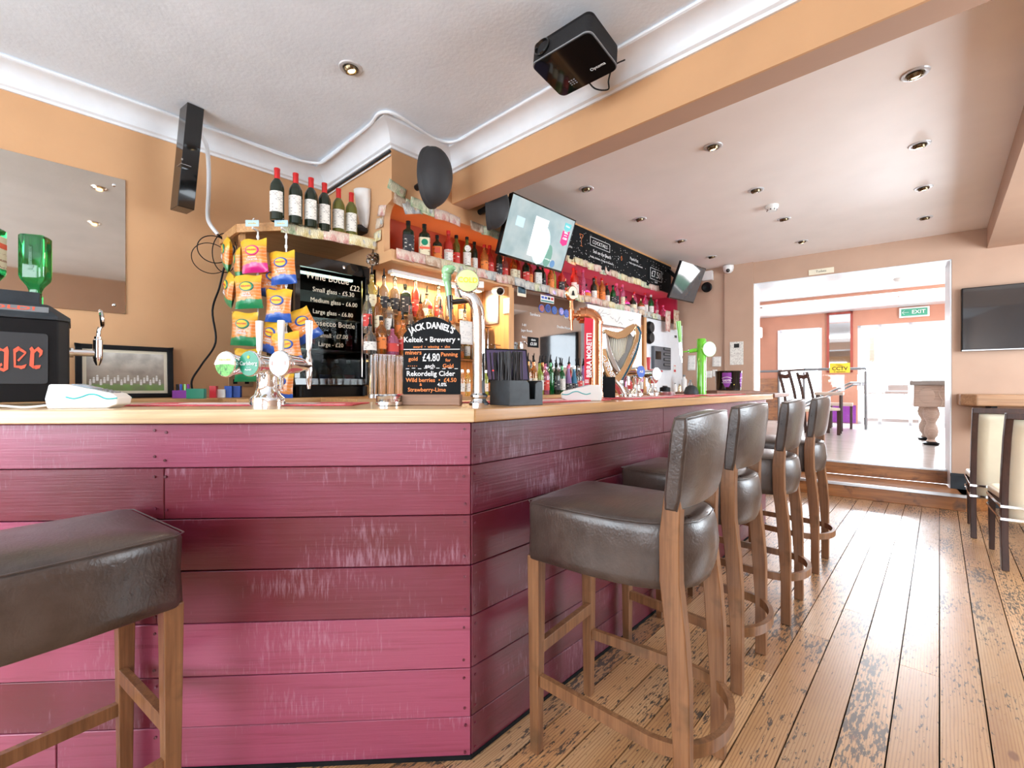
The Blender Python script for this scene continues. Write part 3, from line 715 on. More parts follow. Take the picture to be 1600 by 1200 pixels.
# ================================================================ STOOLS
def make_stool():
    t = thing('bar_stool', 'x', 'bar stool')
    # seat: D shaped leather box
    def outline(s, grow=0.0):
        pts = []
        hw = 0.2 + grow
        pts += [(-hw, 0.0 - grow + .02), (-hw + .02, -0.0 - grow), (hw - .02, -0.0 - grow), (hw, .02 - grow)]
        n = 12
        for k in range(n + 1):
            a = k / n
            # right side bulging then rounding at the rear
            ang = a * math.pi
            x_ = math.cos(ang); y_ = math.sin(ang)
            pts.append(((hw + 0.004) * (abs(x_) ** 0.72) * (1 if x_ > 0 else -1), 0.20 + (0.30 + grow) * (y_ ** 0.8)))
        return pts
    b = MB(); rings = []
    prof = [(0.0, -0.004, ), (0.004, 0.001), (0.03, 0.004), (0.09, 0.006), (0.15, 0.004), (0.168, 0.002), (0.178, -0.004), (0.186, -0.02)]
    for z, g in prof:
        rings.append([b.bm.verts.new((x, y + (.012 * math.sin(z * 17)), 0.622 + z + (0.006 * math.cos(x * 7) if z > .17 else 0))) for x, y in outline(0, g)])
    n = len(rings[0])
    for r0, r1 in zip(rings, rings[1:]):
        for i in range(n): b.face([r0[i], r0[(i+1) % n], r1[(i+1) % n], r1[i]])
    b.face(rings[0][::-1])
    c = b.bm.verts.new((0, .22, 0.622 + .203))
    mid = [b.bm.verts.new((v.co.x * .55, .22 + (v.co.y - .22) * .55, 0.622 + .199)) for v in rings[-1]]
    for i in range(n): b.face([rings[-1][i], rings[-1][(i+1) % n], mid[(i+1) % n], mid[i]])
    for i in range(n): b.face([mid[i], mid[(i+1) % n], c])
    b.build('seat', mt['leather'], t, smooth=50)
    b = MB(); b.tube([(x, y, .8015) for x, y in outline(0, 0.002)] + [(outline(0, .002)[0][0], outline(0, .002)[0][1], .8015)], .0018, 6); b.build('piping', mt['leather'], t, smooth=True)
    # legs
    for sx in (-1, 1):
        b = MB(); w0 = .019
        b.box(-.018, .018, -.018, .018, 0, .63)
        for v in b.bm.verts:
            k = v.co.z / .63; v.co.x = v.co.x * (.85 + .35 * k) + sx * .172; v.co.y = v.co.y * (.85 + .35 * k) + .022
        b.build('leg', mt['stool_wood'], t, bevel=.003)
    path = [(0, .484), (.22, .484), (.4, .478), (.53, .469), (.66, .454), (.78, .453), (.9, .462), (1.0, .474), (1.045, .479)]
    for sx in (-1, 1):
        b = MB(); rings = []
        for z, y in path:
            wv = .021 - .004 * abs(z - .6) / .6; wy = .026 if .3 < z < .85 else .021
            rings.append([b.bm.verts.new((sx * .172 + dx * wv, y + dy * wy, z)) for dx, dy in ((-1, -1), (1, -1), (1, 1), (-1, 1))])
        for r0, r1 in zip(rings, rings[1:]):
            for i in range(4): b.face([r0[i], r0[(i+1) % 4], r1[(i+1) % 4], r1[i]])
        b.face(rings[0][::-1]); b.face(rings[-1])
        b.build('leg', mt['stool_wood'], t, smooth=30, bevel=.003)
    # rails
    b = MB(); b.bar((-.168, .030, .335), (.168, .030, .335), .022, .040); b.build('front_rail', mt['stool_wood'], t, bevel=.002)
    ring = [(-.172, .03, .235), (-.182, .2, .232), (-.190, .36, .229)]
    ring += [(-.190 * math.cos(k / 10 * math.pi), .40 + .155 * math.sin(k / 10 * math.pi) ** .9, .227) for k in range(0, 11)]
    ring += [(.190, .36, .229), (.182, .2, .232), (.172, .03, .235)]
    b = MB(); b.tube(spline(ring, 3), 1, 4, (.018, .036)); b.build('foot_ring', mt['stool_wood'], t, smooth=30)
    # backrest pad: curved, leaning
    def bp(a, c, s):
        x = (a - .5) * 2
        e = 1 - abs(x) ** 6 * .35; f = 1 - abs(c - .5) ** 5 * 2 ** 5 * .30
        th = .030 * e * f
        z = .848 + c * (.240 + .012 * (1 - x * x)) 
        y = .458 + (z - .85) * .11 + .022 * (1 - x * x) * 1.0 + s * th
        return Vector((x * (.198 + .006 * c), y, z))
    b = MB()
    A = [[b.bm.verts.new(bp(i / 12, j / 8, -1)) for j in range(9)] for i in range(13)]
    B = [[b.bm.verts.new(bp(i / 12, j / 8, 1)) for j in range(9)] for i in range(13)]
    for i in range(12):
        for j in range(8):
            b.face([A[i][j], A[i+1][j], A[i+1][j+1], A[i][j+1]]); b.face([B[i][j], B[i][j+1], B[i+1][j+1], B[i+1][j]])
    for i in range(12): b.face([A[i][0], B[i][0], B[i+1][0], A[i+1][0]]); b.face([A[i][8], A[i+1][8], B[i+1][8], B[i][8]])
    for j in range(8): b.face([A[0][j], A[0][j+1], B[0][j+1], B[0][j]]); b.face([A[12][j], B[12][j], B[12][j+1], A[12][j+1]])
    b.build('backrest', mt['leather'], t, smooth=60, bevel=.006)
    b = MB()
    for s in (-1, 1):
        b.tube([bp(.015 , j / 8, s * .93) for j in range(9)] + [bp(i / 12, 1, s * .93) for i in range(1, 12)] + [bp(.985, j / 8, s * .93) for j in range(8, -1, -1)], .0024, 6)
    b.build('piping', mt['leather'], t, smooth=True)
    return t
st = make_stool()
SL = ['brown leather bar stool nearest the camera in the row along the bar',
      'brown leather bar stool second in the row along the bar, just behind the nearest',
      'brown leather bar stool third in the row, between the second and the last',
      'brown leather bar stool farthest down the row, before the steps']
for i, (x_, y_, rz) in enumerate(((-.978, 1.285, -85), (-1.05, 2.02, -89), (-1.04, 2.71, -88), (-1.05, 3.54, -90))):
    o = st if i == 0 else copy_tree(st)
    o.location = (x_, y_, 0); o.rotation_euler = (0, 0, R(rz)); o['label'] = SL[i]; o['group'] = 'leather bar stools along the bar'
o = copy_tree(st); o.location = (-1.5689, .239, 0); o.rotation_euler = (0, 0, math.atan2(-.1467, -.9879))
o['label'] = 'brown leather bar stool in the left foreground against the pink planks'; o['group'] = 'leather bar stools along the bar'
# ================================================================ CEILING AND WALL THINGS
YR = R(YAW)
mt['ring'] = M_('satin white metal ring', (.62, .63, .65), .3, .3)
mt['bronze'] = M_('dark bronze reflector', (.16, .12, .07), .2, .9)
def downlight(u, v, z, lit, label, tilt=0.3):
    p = atZ(u, v, z)
    t = thing('downlight', label, 'ceiling light', (p.x, p.y, z), rnd.uniform(-.4, .4), 'recessed downlights')
    b = MB(); b.lathe([(.036, .0), (.037, -.005), (.042, -.007), (.054, -.005), (.058, 0)], 30)
    b.build('trim_ring', mt['ring'], t, smooth=True)
    b = MB(); b.lathe([(.0365, .0), (.036, -.008), (.030, -.020), (.026, -.020), (.020, -.006), (1e-5, -.004)], 26, Matrix.Rotation(tilt, 4, 'X'))
    b.build('reflector', mt['bronze'], t, smooth=True)
    b = MB(); b.sphere((0, 0, -.012), .019, 14, (1, 1, .55), Matrix.Rotation(tilt, 4, 'X')); b.build('bulb', mt['lamp'] if lit else mt['chrome'], t, smooth=True)
    if lit:
        l = bpy.data.lights.new('downlight_glow', 'SPOT'); l.energy = 14; l.color = (1, .80, .55); l.spot_size = R(110); l.spot_blend = .7; l.shadow_soft_size = .03
        o = bpy.data.objects.new('downlight_glow', l); col.objects.link(o); o.parent = t; o.location = (0, 0, -.03)
for u, v, z, lit, lab in (
    (548, 106, 2.77, 1, 'recessed downlight in the white ceiling on the left, above the wine bottles'),
    (1430, 115, 2.70, 1, 'largest lit downlight in the pink ceiling, nearest the beam on the right'),
    (1437, 226, 2.70, 1, 'second lit downlight from the beam in the right-hand row'),
    (1443, 293, 2.70, 1, 'third lit downlight from the beam in the right-hand row'),
    (1445, 340, 2.70, 0, 'unlit downlight farthest from the beam in the right-hand row, near the bulkhead'),
    (1114, 229, 2.70, 1, 'bright lit downlight of the middle row, close behind the beam'),
    (1181, 297, 2.70, 0, 'unlit downlight of the middle row just before the smoke detector'),
    (1225, 342, 2.70, 0, 'unlit downlight of the middle row just beyond the smoke detector'),
    (1253, 377, 2.70, 1, 'small lit downlight of the middle row farthest away above the opening'),
    (916, 295, 2.70, 0, 'unlit downlight nearest to the lit television by the blackboard'),
    (1000, 342, 2.70, 0, 'unlit downlight in front of the middle of the long blackboard'),
    (1064, 376, 2.70, 0, 'unlit downlight near the far end of the long blackboard'),
    (1112, 401, 2.70, 0, 'unlit downlight above the dark corner television')):
    downlight(u, v, z, lit, lab)
# unseen pair over the camera that the wall mirror shows
for x_, y_, wd in ((-1.88, .39, 'nearer the mirror'), (-.78, .44, 'farther from the mirror')):
    p = Vector((x_, y_, 2.77)); 
    t = thing('downlight', 'lit ceiling downlight seen in the bronze mirror, %s' % wd, 'ceiling light', p, 0, 'recessed downlights')
    b = MB(); b.lathe([(.034, -.012), (.040, -.001), (.052, -.004), (.054, 0)], 28); b.build('trim_ring', mt['chrome'], t, smooth=True)
    b = MB(); b.sphere((0, 0, -.014), .02, 14, (1, 1, .5)); b.build('bulb', mt['lamp'], t, smooth=True)
p = atZ(1206, 325, 2.68)
t = thing('smoke_detector', 'white round smoke detector on the pink ceiling', 'smoke detector', (p.x, p.y, 2.70))
b = MB(); b.lathe([(.050, 0), (.050, -.016), (.046, -.026), (.036, -.040), (.030, -.046), (1e-5, -.046)], 26); b.build('body', mt['plastic_white'], t, smooth=True)
for k in range(8):
    a = k * math.pi / 4; b = MB(); b.cbox((.036 * math.cos(a), .036 * math.sin(a), -.037), (.008, .008, .012)); b.build('slot', mt['dgrey'], t)

# projector
A_ = atZ(830, 108, 2.585); Cc = atZ(966, 103, 2.585); ctr = (A_ + Cc) / 2
t = thing('projector', 'black ceiling projector with glossy underside and side lens', 'projector', (ctr.x, ctr.y, 2.585), 0, None, (R(-6), 0, R(2)))
W_, D_, H_ = .305, .245, .098
b = MB(); pts = []
for sx, sy, a0 in ((1, -1, -90), (1, 1, 0), (-1, 1, 90), (-1, -1, 180)):
    for k in range(6):
        a = R(a0 + 90 * k / 5); pts.append((sx * (W_/2 - .03) + .03 * math.cos(a), sy * (D_/2 - .03) + .03 * math.sin(a)))
b.prz(pts, .012, H_); b.build('housing', mt['black'], t, smooth=35, bevel=.004)
b = MB()
for k in range(13): b.prz([(x * 1.006, y * 1.007) for x, y in pts], .016 + k * .0052, .0185 + k * .0052)
b.build('vent_ribs', mt['dgrey'], t, smooth=35)
b = MB(); b.prz([(x * 1.01, y * 1.01) for x, y in pts], .004, .010); b.build('trim_line', mt['grey'], t, smooth=35)
b = MB(); b.prz([(x * .985, y * .985) for x, y in pts], 0, .006); b.build('glossy_panel', mt['black_gloss'], t, smooth=35)
b = MB(); b.lathe([(.036, 0), (.040, .012), (.034, .016), (.026, -.004), (.018, -.02), (1e-5, -.02)], 26, frame_mat((-.088, -D_/2 + .002, .052), (1, 0, 0), (0, -1, .1))); ln = b.build('lens_ring', mt['black_gloss'], t, smooth=True)
b = MB(); b.sphere((-.088, -D_/2 + .010, .052), .017, 16, (1, .4, 1)); b.build('lens', mt['glass'], ln, smooth=True)
b = MB()
for i in range(3):
    for j in range(3): b.cbox((-.065 + i * .013, .055 + j * .012, -.0012), (.008, .006, .002))
b.build('control_pad', mt['grey'], t, bevel=.001)
text('Optoma', .022, mt['white_ink'], t, (.085, .055, -.0008), (R(180), 0, R(0)), name='lettering')
b = MB(); b.cyl((0, 0, H_), (0, 0, .184), .022, n=20); b.lathe([(.05, .172), (.05, .184)], 24); b.cbox((0, 0, H_ + .006), (.14, .12, .010)); b.build('ceiling_mount', mt['black'], t, bevel=.002)
b = MB(); b.tube(spline([(-.02, D_/2, .04), (.0, D_/2 + .05, .01), (.06, D_/2 + .07, -.01), (.085, D_/2 + .03, .0), (.085, D_/2 + .065, .09), (.10, D_/2 + .14, .165)]), .0035, 8); b.build('cable', mt['black'], t, smooth=True)

# black box post hanging from the ceiling by the left wall
t = thing('ceiling_bracket', 'black boxed bracket post hanging from the ceiling by the orange wall', 'bracket', (-3.14, .645, 2.768))
lean = Matrix.Shear('XY', 4, (.0, .0))
b = MB(); b.box(-.055, .055, -.042, .042, -.58, 0)
for v_ in b.bm.verts: v_.co.x += v_.co.z * .10; v_.co.y += v_.co.z * .05
b.build('post', mt['black_gloss'], t, bevel=.003, rot=(0, 0, R(8)))
b = MB(); b.cbox((.030, -.05, -.36), (.06, .05, .003)); b.build('metal_tab', mt['steel'], t, rot=(0, 0, R(8)))
b = MB(); b.cyl((.03, -.05, -.32), (.03, -.057, -.32), .006, n=10); b.cyl((-.01, -.05, -.325), (-.01, -.057, -.325), .006, n=10); b.build('bolts', mt['steel'], t)
# white cable drop + trunking on the cornice
def cable(name, pts, r, m, label, n=5, group=None, smooth_n=6):
    b = MB(); b.tube(spline(pts, smooth_n), r, 8); o = b.build(name, m, None, smooth=True); return tag(o, label, 'cable', group)
e = .006
cable('cable', [(-3.285, YB, 2.762), (-3.285, -.6, 2.762), (-3.285, .25, 2.762), (-3.285, .9, 2.758), (-3.285, 1.22, 2.752), (-3.2, 1.40, 2.745), (-3.05, 1.42, 2.745), (-2.8, 1.418, 2.75), (-2.52, 1.418, 2.756), (-2.38, 1.40, 2.76), (-2.32, 1.46, 2.76), (-2.34, 1.62, 2.76), (-2.36, 1.80, 2.76), (-2.28, 1.90, 2.758), (-2.0, 1.905, 2.760), (-1.0, 1.905, 2.762), (.3, 1.905, 2.762), (2.2, 1.905, 2.762)], .0095, mt['white'], 'white cable clipped along the cornice edge round the room')
cable('cable', [(-3.24, .70, 2.70), (-3.27, .745, 2.64), (-3.33, .77, 2.54), (-3.35, .775, 2.40), (-3.35, .77, 2.25), (-3.345, .78, 2.19), (-3.33, .82, 2.13)], .012, mt['white'], 'thick white cable dropping down the orange wall to the wine shelf')
cable('cable', [(-3.34, .80, 2.145), (-3.31, .86, 2.09), (-3.28, .90, 2.04), (-3.33, .86, 1.94), (-3.38, .84, 1.8), (-3.37, .80, 1.65), (-3.38, .82, 1.45), (-3.37, .74, 1.3), (-3.37, .69, 1.2), (-3.36, .70, 1.11)], .006, mt['black'], 'black cable hanging down the orange wall behind the crisp packets')
for k, (y0, z0, dy, dz, r_) in enumerate(((.80, 2.06, .09, .08, .003), (.78, 2.0, .10, .09, .0025), (.86, 2.05, .07, .12, .003))):
    pts = [(-3.33 + .02 * math.sin(a), y0 + dy * math.cos(a), z0 + dz * math.sin(a) - .03) for a in [i * .6 for i in range(12)]]
    cable('cable', pts, r_, mt['black'], 'loop of thin black cable beside the left end of the wine shelf', group='loops of black cable at the wine shelf')
cable('cable', [(-3.40, 1.545, 2.635), (-3.1, 1.545, 2.637), (-2.8, 1.545, 2.636), (-2.50, 1.545, 2.638)], .008, mt['slate'], 'grey cable run under the cornice above the wine bottles')
cable('cable', [(-3.40, 1.548, 2.612), (-3.1, 1.548, 2.615), (-2.8, 1.548, 2.613), (-2.50, 1.548, 2.615)], .005, mt['white'], 'thin white cable beside the grey run above the wine bottles')

# white half-round wall light on the short wall
t = thing('wall_light', 'white ribbed uplighter on the short wall behind the wine bottles', 'wall light', (-2.815, 1.555, 2.225))
b = MB(); pts = []
b.grid(lambda a, c: ((-.07 + .14 * a) * (.45 + .55 * math.sin(math.pi / 2 * min(1, c * 1.25)) ** .8) , -.004 - .075 * abs(math.sin(math.pi * a)) ** .6 * (.35 + .65 * c), .25 * c), 18, 10); b.build('shade', mt['plastic_white'], t, smooth=True, solid=.005)
b = MB(); b.lathe([(.05, 0), (.06, .02), (.03, .05)], 20, Matrix.Translation((-.02, -.03, -.03))); b.build('base', mt['dgrey'], t, smooth=True)

# oval speakers
def speaker(c, sz, rz, label, ry=0):
    t = thing('speaker', label, 'speaker', c, 0, None, (0, ry, rz))
    a_, h_ = sz
    b = MB()   # dome facing +x, open face -x
    prof = []
    for k in range(12):
        q = k / 11 * math.pi / 2
        prof.append((max(math.cos(q), 1e-4), math.sin(q)))
    b.lathe([(r_ * 1.0, z_) for r_, z_ in prof], 36, Matrix.Diagonal((a_, h_, .13, 1)))
    b.build('shell', mt['dgrey'], t, smooth=True, rot=(0, R(90), 0)) 
    b = MB(); b.lathe([(1.0, -.0), (1.04, -.012), (1.03, -.03), (.86, -.034), (.82, -.02), (1e-4, -.018)], 36, Matrix.Diagonal((a_, h_, 1, 1))); g = b.build('front_ring', mt['dgrey'], t, smooth=35, rot=(0, R(90), 0))
    b = MB(); b.lathe([(.062, -.02), (.066, -.038), (.05, -.03), (.02, -.012), (.018, -.03), (1e-4, -.034)], 28); b.build('cone', mt['black'], t, smooth=35, rot=(0, R(90), 0))
    b = MB(); Mi_ = (Matrix.Translation(c) @ Matrix.Rotation(rz, 4, 'Z')).inverted(); b.cyl(Mi_ @ (Vector(c) + Vector((-.03, 0, 0))), Mi_ @ Vector((-2.5, c[1] + .02, c[2])), .02, n=12); b.build('wall_bracket', mt['black'], t, smooth=35)
    return t
# local: x = width(depth), shell axis x; h along local y after rotation -> stand it up
def speaker2(c, rz, label, k=1.0, roll=0):
    t = speaker(c, (.185 * k, .112 * k), rz, label)
    return t
s1 = atX(676, 277, -2.30)
speaker2((s1.x, s1.y, s1.z), R(YAW - 28), 'dark grey oval speaker on the wall corner under the cornice')
s2 = atX(768, 322, -2.35)
speaker2((s2.x, s2.y + .0, s2.z), R(YAW - 5), 'dark grey oval speaker behind the beam, partly hidden by the television', .9)

# mirror on the orange wall
m0 = atX(196, 282, XL); m1 = atX(196, 491, XL)
t = thing('wall_mirror', 'large frameless bronze mirror on the orange wall', 'mirror', (XL + .001, m0.y, m1.z))
b = MB(); b.box(0, .006, -1.35, 0, 0, m0.z - m1.z); b.build('glass_sheet', mt['mirror'], t, bevel=.001)
for z_ in (.045, m0.z - m1.z - .045):
    b = MB(); b.lathe([(.009, 0), (.009, .005), (.006, .008), (1e-5, .009)], 14, frame_mat((.006, -.05, z_), (0, 1, 0), (1, 0, 0))); b.build('screw_cap', mt['chrome'], t, smooth=True)

# television, lit, over the bottles
def screen(name, P00, P10, P01, label, lit, depth=.035, side=-1):
    """P00 top left, P10 top right, P01 bottom left"""
    P00, P10, P01 = Vector(P00), Vector(P10), Vector(P01)
    xa = (P10 - P00); W = xa.length; xa.normalize(); za = (P00 - P01); H = za.length; za = (za - xa * za.dot(xa)).normalized()
    ya = za.cross(xa)
    M = Matrix((xa, ya, za)).transposed()
    t = thing(name, label, 'television', P01, 0, None, M.to_euler())
    b = MB(); b.box(0, W, .003, depth, 0, H); b.build('casing', mt['black'], t, bevel=.004)
    bz = .010
    b = MB()
    for q in ((0, W, 0, .016), (0, W, H - bz, H), (0, bz, 0, H), (W - bz, W, 0, H)): b.box(q[0], q[1], -.002, .004, q[2], q[3])
    b.build('bezel', mt['black_gloss'], t, bevel=.001)
    return t, W, H
tv, W, H = screen('television', (-2.25, 2.40, 2.575), (-2.25, 3.185, 2.575), (-2.405, 2.40, 2.155), 'lit television with a pale picture tilted above the alcove bottles', True)
def tvpic():
    m, nt, b = new_mat('television picture glow')
    v = coords(nt); sp = N(nt, 'ShaderNodeSeparateXYZ'); nt.links.new(v, sp.inputs[0])
    nz = N(nt, 'ShaderNodeTexNoise', Scale=5.0, Detail=3.0); nt.links.new(v, nz.inputs['Vector'])
    n2 = N(nt, 'ShaderNodeTexVoronoi', Scale=9.0); nt.links.new(v, n2.inputs['Vector'])
    c = ramp(nt, nz.outputs['Fac'], [(.35, (.55, .74, .78)), (.55, (.72, .88, .90)), (.7, (.85, .95, .95))])
    c = mixc(nt, ramp(nt, n2.outputs['Distance'], [(.1, .25), (.5, 0)]), c, (.30, .50, .48))
    nt.links.new(c, b.inputs['Emission Color']); b.inputs['Emission Strength'].default_value = .95
    b.inputs['Base Color'].default_value = (.02, .02, .02, 1); b.inputs['Roughness'].default_value = .15
    return m
b = MB(); b.box(.010, W - .010, -.001, .003, .016, H - .010); pic = b.build('screen', tvpic(), tv)
tm = {k: emit_mat('screen ' + k, c, s) for k, c, s in (('grey', (.42, .58, .62), .8), ('blur', (.55, .70, .66), .8), ('green', (.12, .28, .22), .7), ('magenta', (.55, .01, .16), .9), ('teal', (.10, .42, .45), .9), ('white', (.80, .88, .88), .8), ('blue', (.08, .2, .38), .8))}
def flat(parent, name, m, x0, x1, z0, z1, y=-.003, pts=None):
    b = MB(); b.pry(pts if pts else [(x0, z0), (x1, z0), (x1, z1), (x0, z1)], y, y + .0015); return b.build(name, m, parent)
flat(pic, 'picture_cabinet', tm['grey'], .10, .19, .24, .31)
flat(pic, 'picture_door', tm['white'], .30, .46, .06, .36, -.0025)
b = MB(); b.sphere((.44, -.002, .16), .10, 20, (1, .02, 1.5)); b.build('blurred_figure', tm['blur'], pic, smooth=True)
b = MB(); b.sphere((.55, -.002, .10), .05, 20, (1, .02, 1.8)); b.build('dark_plants', tm['green'], pic, smooth=True)
flat(pic, 'banner', tm['teal'], 0, 0, 0, 0, pts=[(.66, .40), (.745, .40), (.745, .36), (.70, .335), (.66, .35)])
flat(pic, 'banner', tm['magenta'], 0, 0, 0, 0, pts=[(.655, .335), (.70, .322), (.745, .345), (.745, .235), (.70, .215), (.655, .235)])
text([('kitchen', 0, .085, .020), ('Kitchen', 0, .032, .019), ('makeover', 0, .012, .012), ('£3,000', 0, -.014, .024)], 1, tm['white'], pic, (.70, -.0045, .290), sx=.85, bold=.02)
text('coming up', .020, tm['white'], pic, (.56, -.0045, .075))
b = MB(); b.lathe([(.03, 0), (.03, .0015), (1e-5, .0015)], 20, frame_mat((.63, -.002, .05), (1, 0, 0), (0, -1, 0))); b.build('logo', tm['blue'], pic)
text('LG', .014, mt['grey'], tv, (W / 2, -.003, .008))
b = MB(); b.box(W/2 - .1, W/2 + .1, .035, .10, H * .3, H * .7); b.bar((W/2, .10, H/2), (W/2, .23, H/2 + .12), .04, .04); b.build('wall_mount', mt['black'], tv, bevel=.003)
tv2, W, H = screen('television', (-2.15, 5.08, 2.60), (-2.08, 5.62, 2.60), (-2.31, 5.14, 2.20), 'dark television switched off, tilted in the corner past the blackboard', False)
b = MB(); b.box(.010, W - .010, -.001, .003, .016, H - .010); b.build('screen', M_('grey switched off screen', (.05, .06, .07), .08, coat=1), tv2)
b = MB(); b.box(W/2 - .1, W/2 + .1, .035, .10, H * .3, H * .7); b.bar((W/2, .10, H/2), (W/2, .32, H/2 + .09), .04, .04); b.build('wall_mount', mt['black'], tv2, bevel=.003)

# blackboard
y0, y1, z0, z1 = 3.06, 5.60, 2.345, 2.685
t = thing('blackboard', 'long blackboard of chalked cocktails above the crimson alcove', 'blackboard', (-2.5, y0, z0), R(90))
b = MB(); b.box(0, y1 - y0, -.012, .003, 0, z1 - z0); b.build('board', mt['black_matt'], t)
b = MB(); b.box(0, y1 - y0, -.016, .003, z1 - z0 - .002, z1 - z0 + .014); b.build('top_trim', mt['pine_y'], t)
text([('Woo Woo', .22, .235, .055), ('Vodka, Archers', .24, .175, .034), ('Cranberry & Lime Juice', .26, .115, .030), ('COCKTAILS', .88, .245, .052), ('Sex on the Beach', .92, .155, .048), ('Vodka, Archers, Orange & Cranberry', .92, .095, .029), ('Peach Fizz', 1.58, .235, .045), ('Vodka, Archers & Lemonade', 1.62, .185, .027), ('£7.50', 2.12, .16, .11), ('each', 2.12, .075, .04)], 1, mt['white_ink'], t, (0, -.0125, 0))
b = MB()
for x0_, x1_, z0_, z1_ in ((.70, 1.06, .205, .285), (1.97, 2.27, .095, .225)):
    for q in ((x0_, x1_, z0_, z0_ + .004), (x0_, x1_, z1_, z1_ + .004), (x0_, x0_ + .004, z0_, z1_), (x1_, x1_ + .004, z0_, z1_)): b.box(q[0], q[1], -.014, -.012, q[2], q[3])
b.build('chalk_boxes', mt['white_ink'], t)
b = MB()
for k in range(230):
    x_ = rnd.uniform(.05, 2.4); z_ = rnd.uniform(.02, .31); s = rnd.uniform(.0015, .0035)
    b.box(x_ - s, x_ + s, -.0135, -.012, z_ - s, z_ + s)
o = b.build('chalk_dots', mt['white_ink'], t); o['kind'] = 'stuff'
b = MB()
for p0, p1 in (((.52, .27), (.55, .225)), ((.58, .27), (.55, .225)), ((.52, .27), (.58, .27)), ((.55, .225), (.55, .16)), ((.53, .16), (.57, .16)), ((1.30, .22), (1.285, .19)), ((1.285, .19), (1.30, .17)), ((1.30, .17), (1.315, .19)), ((1.315, .19), (1.30, .22))):
    b.bar((p0[0], -.013, p0[1]), (p1[0], -.013, p1[1]), .004, .003)
b.build('chalk_glass', mt['orange_ink'], t)

# far wall things
def fthing(name, label, cat, u, v, n=0.0, group=None):
    a = aAt(u, n); z = zAt(u, v, n); p = FP(a, n, z)
    return thing(name, label, cat, p, FROT, group)
t = fthing('toilet_sign', 'small cream toilets sign above the wide opening', 'sign', 1283, 424)
b = MB(); b.cbox((0, -.005, 0), (.24, .010, .062)); b.build('plate', mt['cream'], t, bevel=.002)
text('Toilets', .036, mt['black_ink'], t, (0, -.0105, 0))
t = fthing('dome_camera', 'white dome security camera at the ceiling corner', 'camera', 1140, 424)
b = MB(); b.lathe([(.062, .02), (.064, -.01), (.055, -.045), (.035, -.068), (1e-5, -.074)], 26, Matrix.Translation((0, -.07, .035))); b.build('dome', mt['plastic_white'], t, smooth=True)
b = MB(); b.sphere((.005, -.115, -.012), .024, 16); b.build('lens', mt['black_gloss'], t, smooth=True)
t = fthing('notice', 'tall white printed notice on the brown wall left of the opening', 'notice', 1151, 552, -.031)
b = MB(); b.cbox((0, -.002, 0), (.155, .003, .29)); b.build('sheet', mt['lab_white'], t)
b = MB(); b.cbox((0, -.004, .095), (.06, .002, .05)); b.build('photo', mt['black_ink'], t)
t = fthing('junction_box', 'white junction box on the brown wall beside the corner television', 'junction box', 1107, 432)
b = MB(); b.cbox((0, -.035, 0), (.13, .07, .12)); b.build('case', mt['plastic_white'], t, bevel=.006)
t = fthing('wall_speaker', 'small round black speaker under the white junction box', 'speaker', 1105, 449)
b = MB(); b.lathe([(.02, 0), (.06, .04), (.066, .07), (.05, .08), (1e-5, .06)], 22, frame_mat((0, -.01, 0), (1, 0, 0), (.2, -1, -.2))); b.build('body', mt['black'], t, smooth=40)
for k, (u, v, w_, h_, lab) in enumerate(((1081, 567, .10, .20, 'white sheet clipped at the left of the brown wall, beside the bar'), (1120, 565, .11, .13, 'white square note above and left of the dark bucket'), (1107, 585, .10, .09, 'white note right of the green tap, low on the brown wall'), (1117, 583, .06, .09, 'narrow white note behind the dark bucket, low on the wall'))):
    t = fthing('paper_note', lab, 'note', u, v)
    b = MB(); b.grid(lambda a, c: ((a - .5) * w_, -.004 - .012 * (1 - c) ** 2, (c - .5) * h_), 4, 6); b.build('sheet', mt['sheet'], t, smooth=True, solid=.001)
# television on the right wall portion
t = fthing('television', 'large dark flat television on the brown wall right of the opening', 'television', 1502, 549, -.04)
b = MB(); b.box(0, 1.06, -.03, .03, .0, .615); b.build('casing', mt['black'], t, bevel=.004)
b = MB(); b.box(.008, 1.052, -.032, -.028, .014, .607); b.build('screen', M_('smooth dark screen', (.02, .021, .023), .12, coat=1), t)
b = MB(); b.box(.0, 1.06, -.033, -.027, .0, .010); b.build('lower_trim', mt['steel'], t)
t = fthing('wall_shelf', 'thick chestnut wooden drinks shelf on the wall under the large television', 'shelf', 1503, 634, -.30)
b = MB(); b.prz([(0.0, .10), (.10, 0), (1.9, 0), (1.9, .295), (0, .295)], 0, .11); b.build('slab', wood('knotty chestnut shelf', (.30, .15, .07), (.50, .29, .16), 'x', .35), t, bevel=.012)
b = MB(); b.box(.2, .24, .05, .295, -.2, 0); b.box(1.4, 1.44, .05, .295, -.2, 0); b.build('bracket', mt['black'], t)

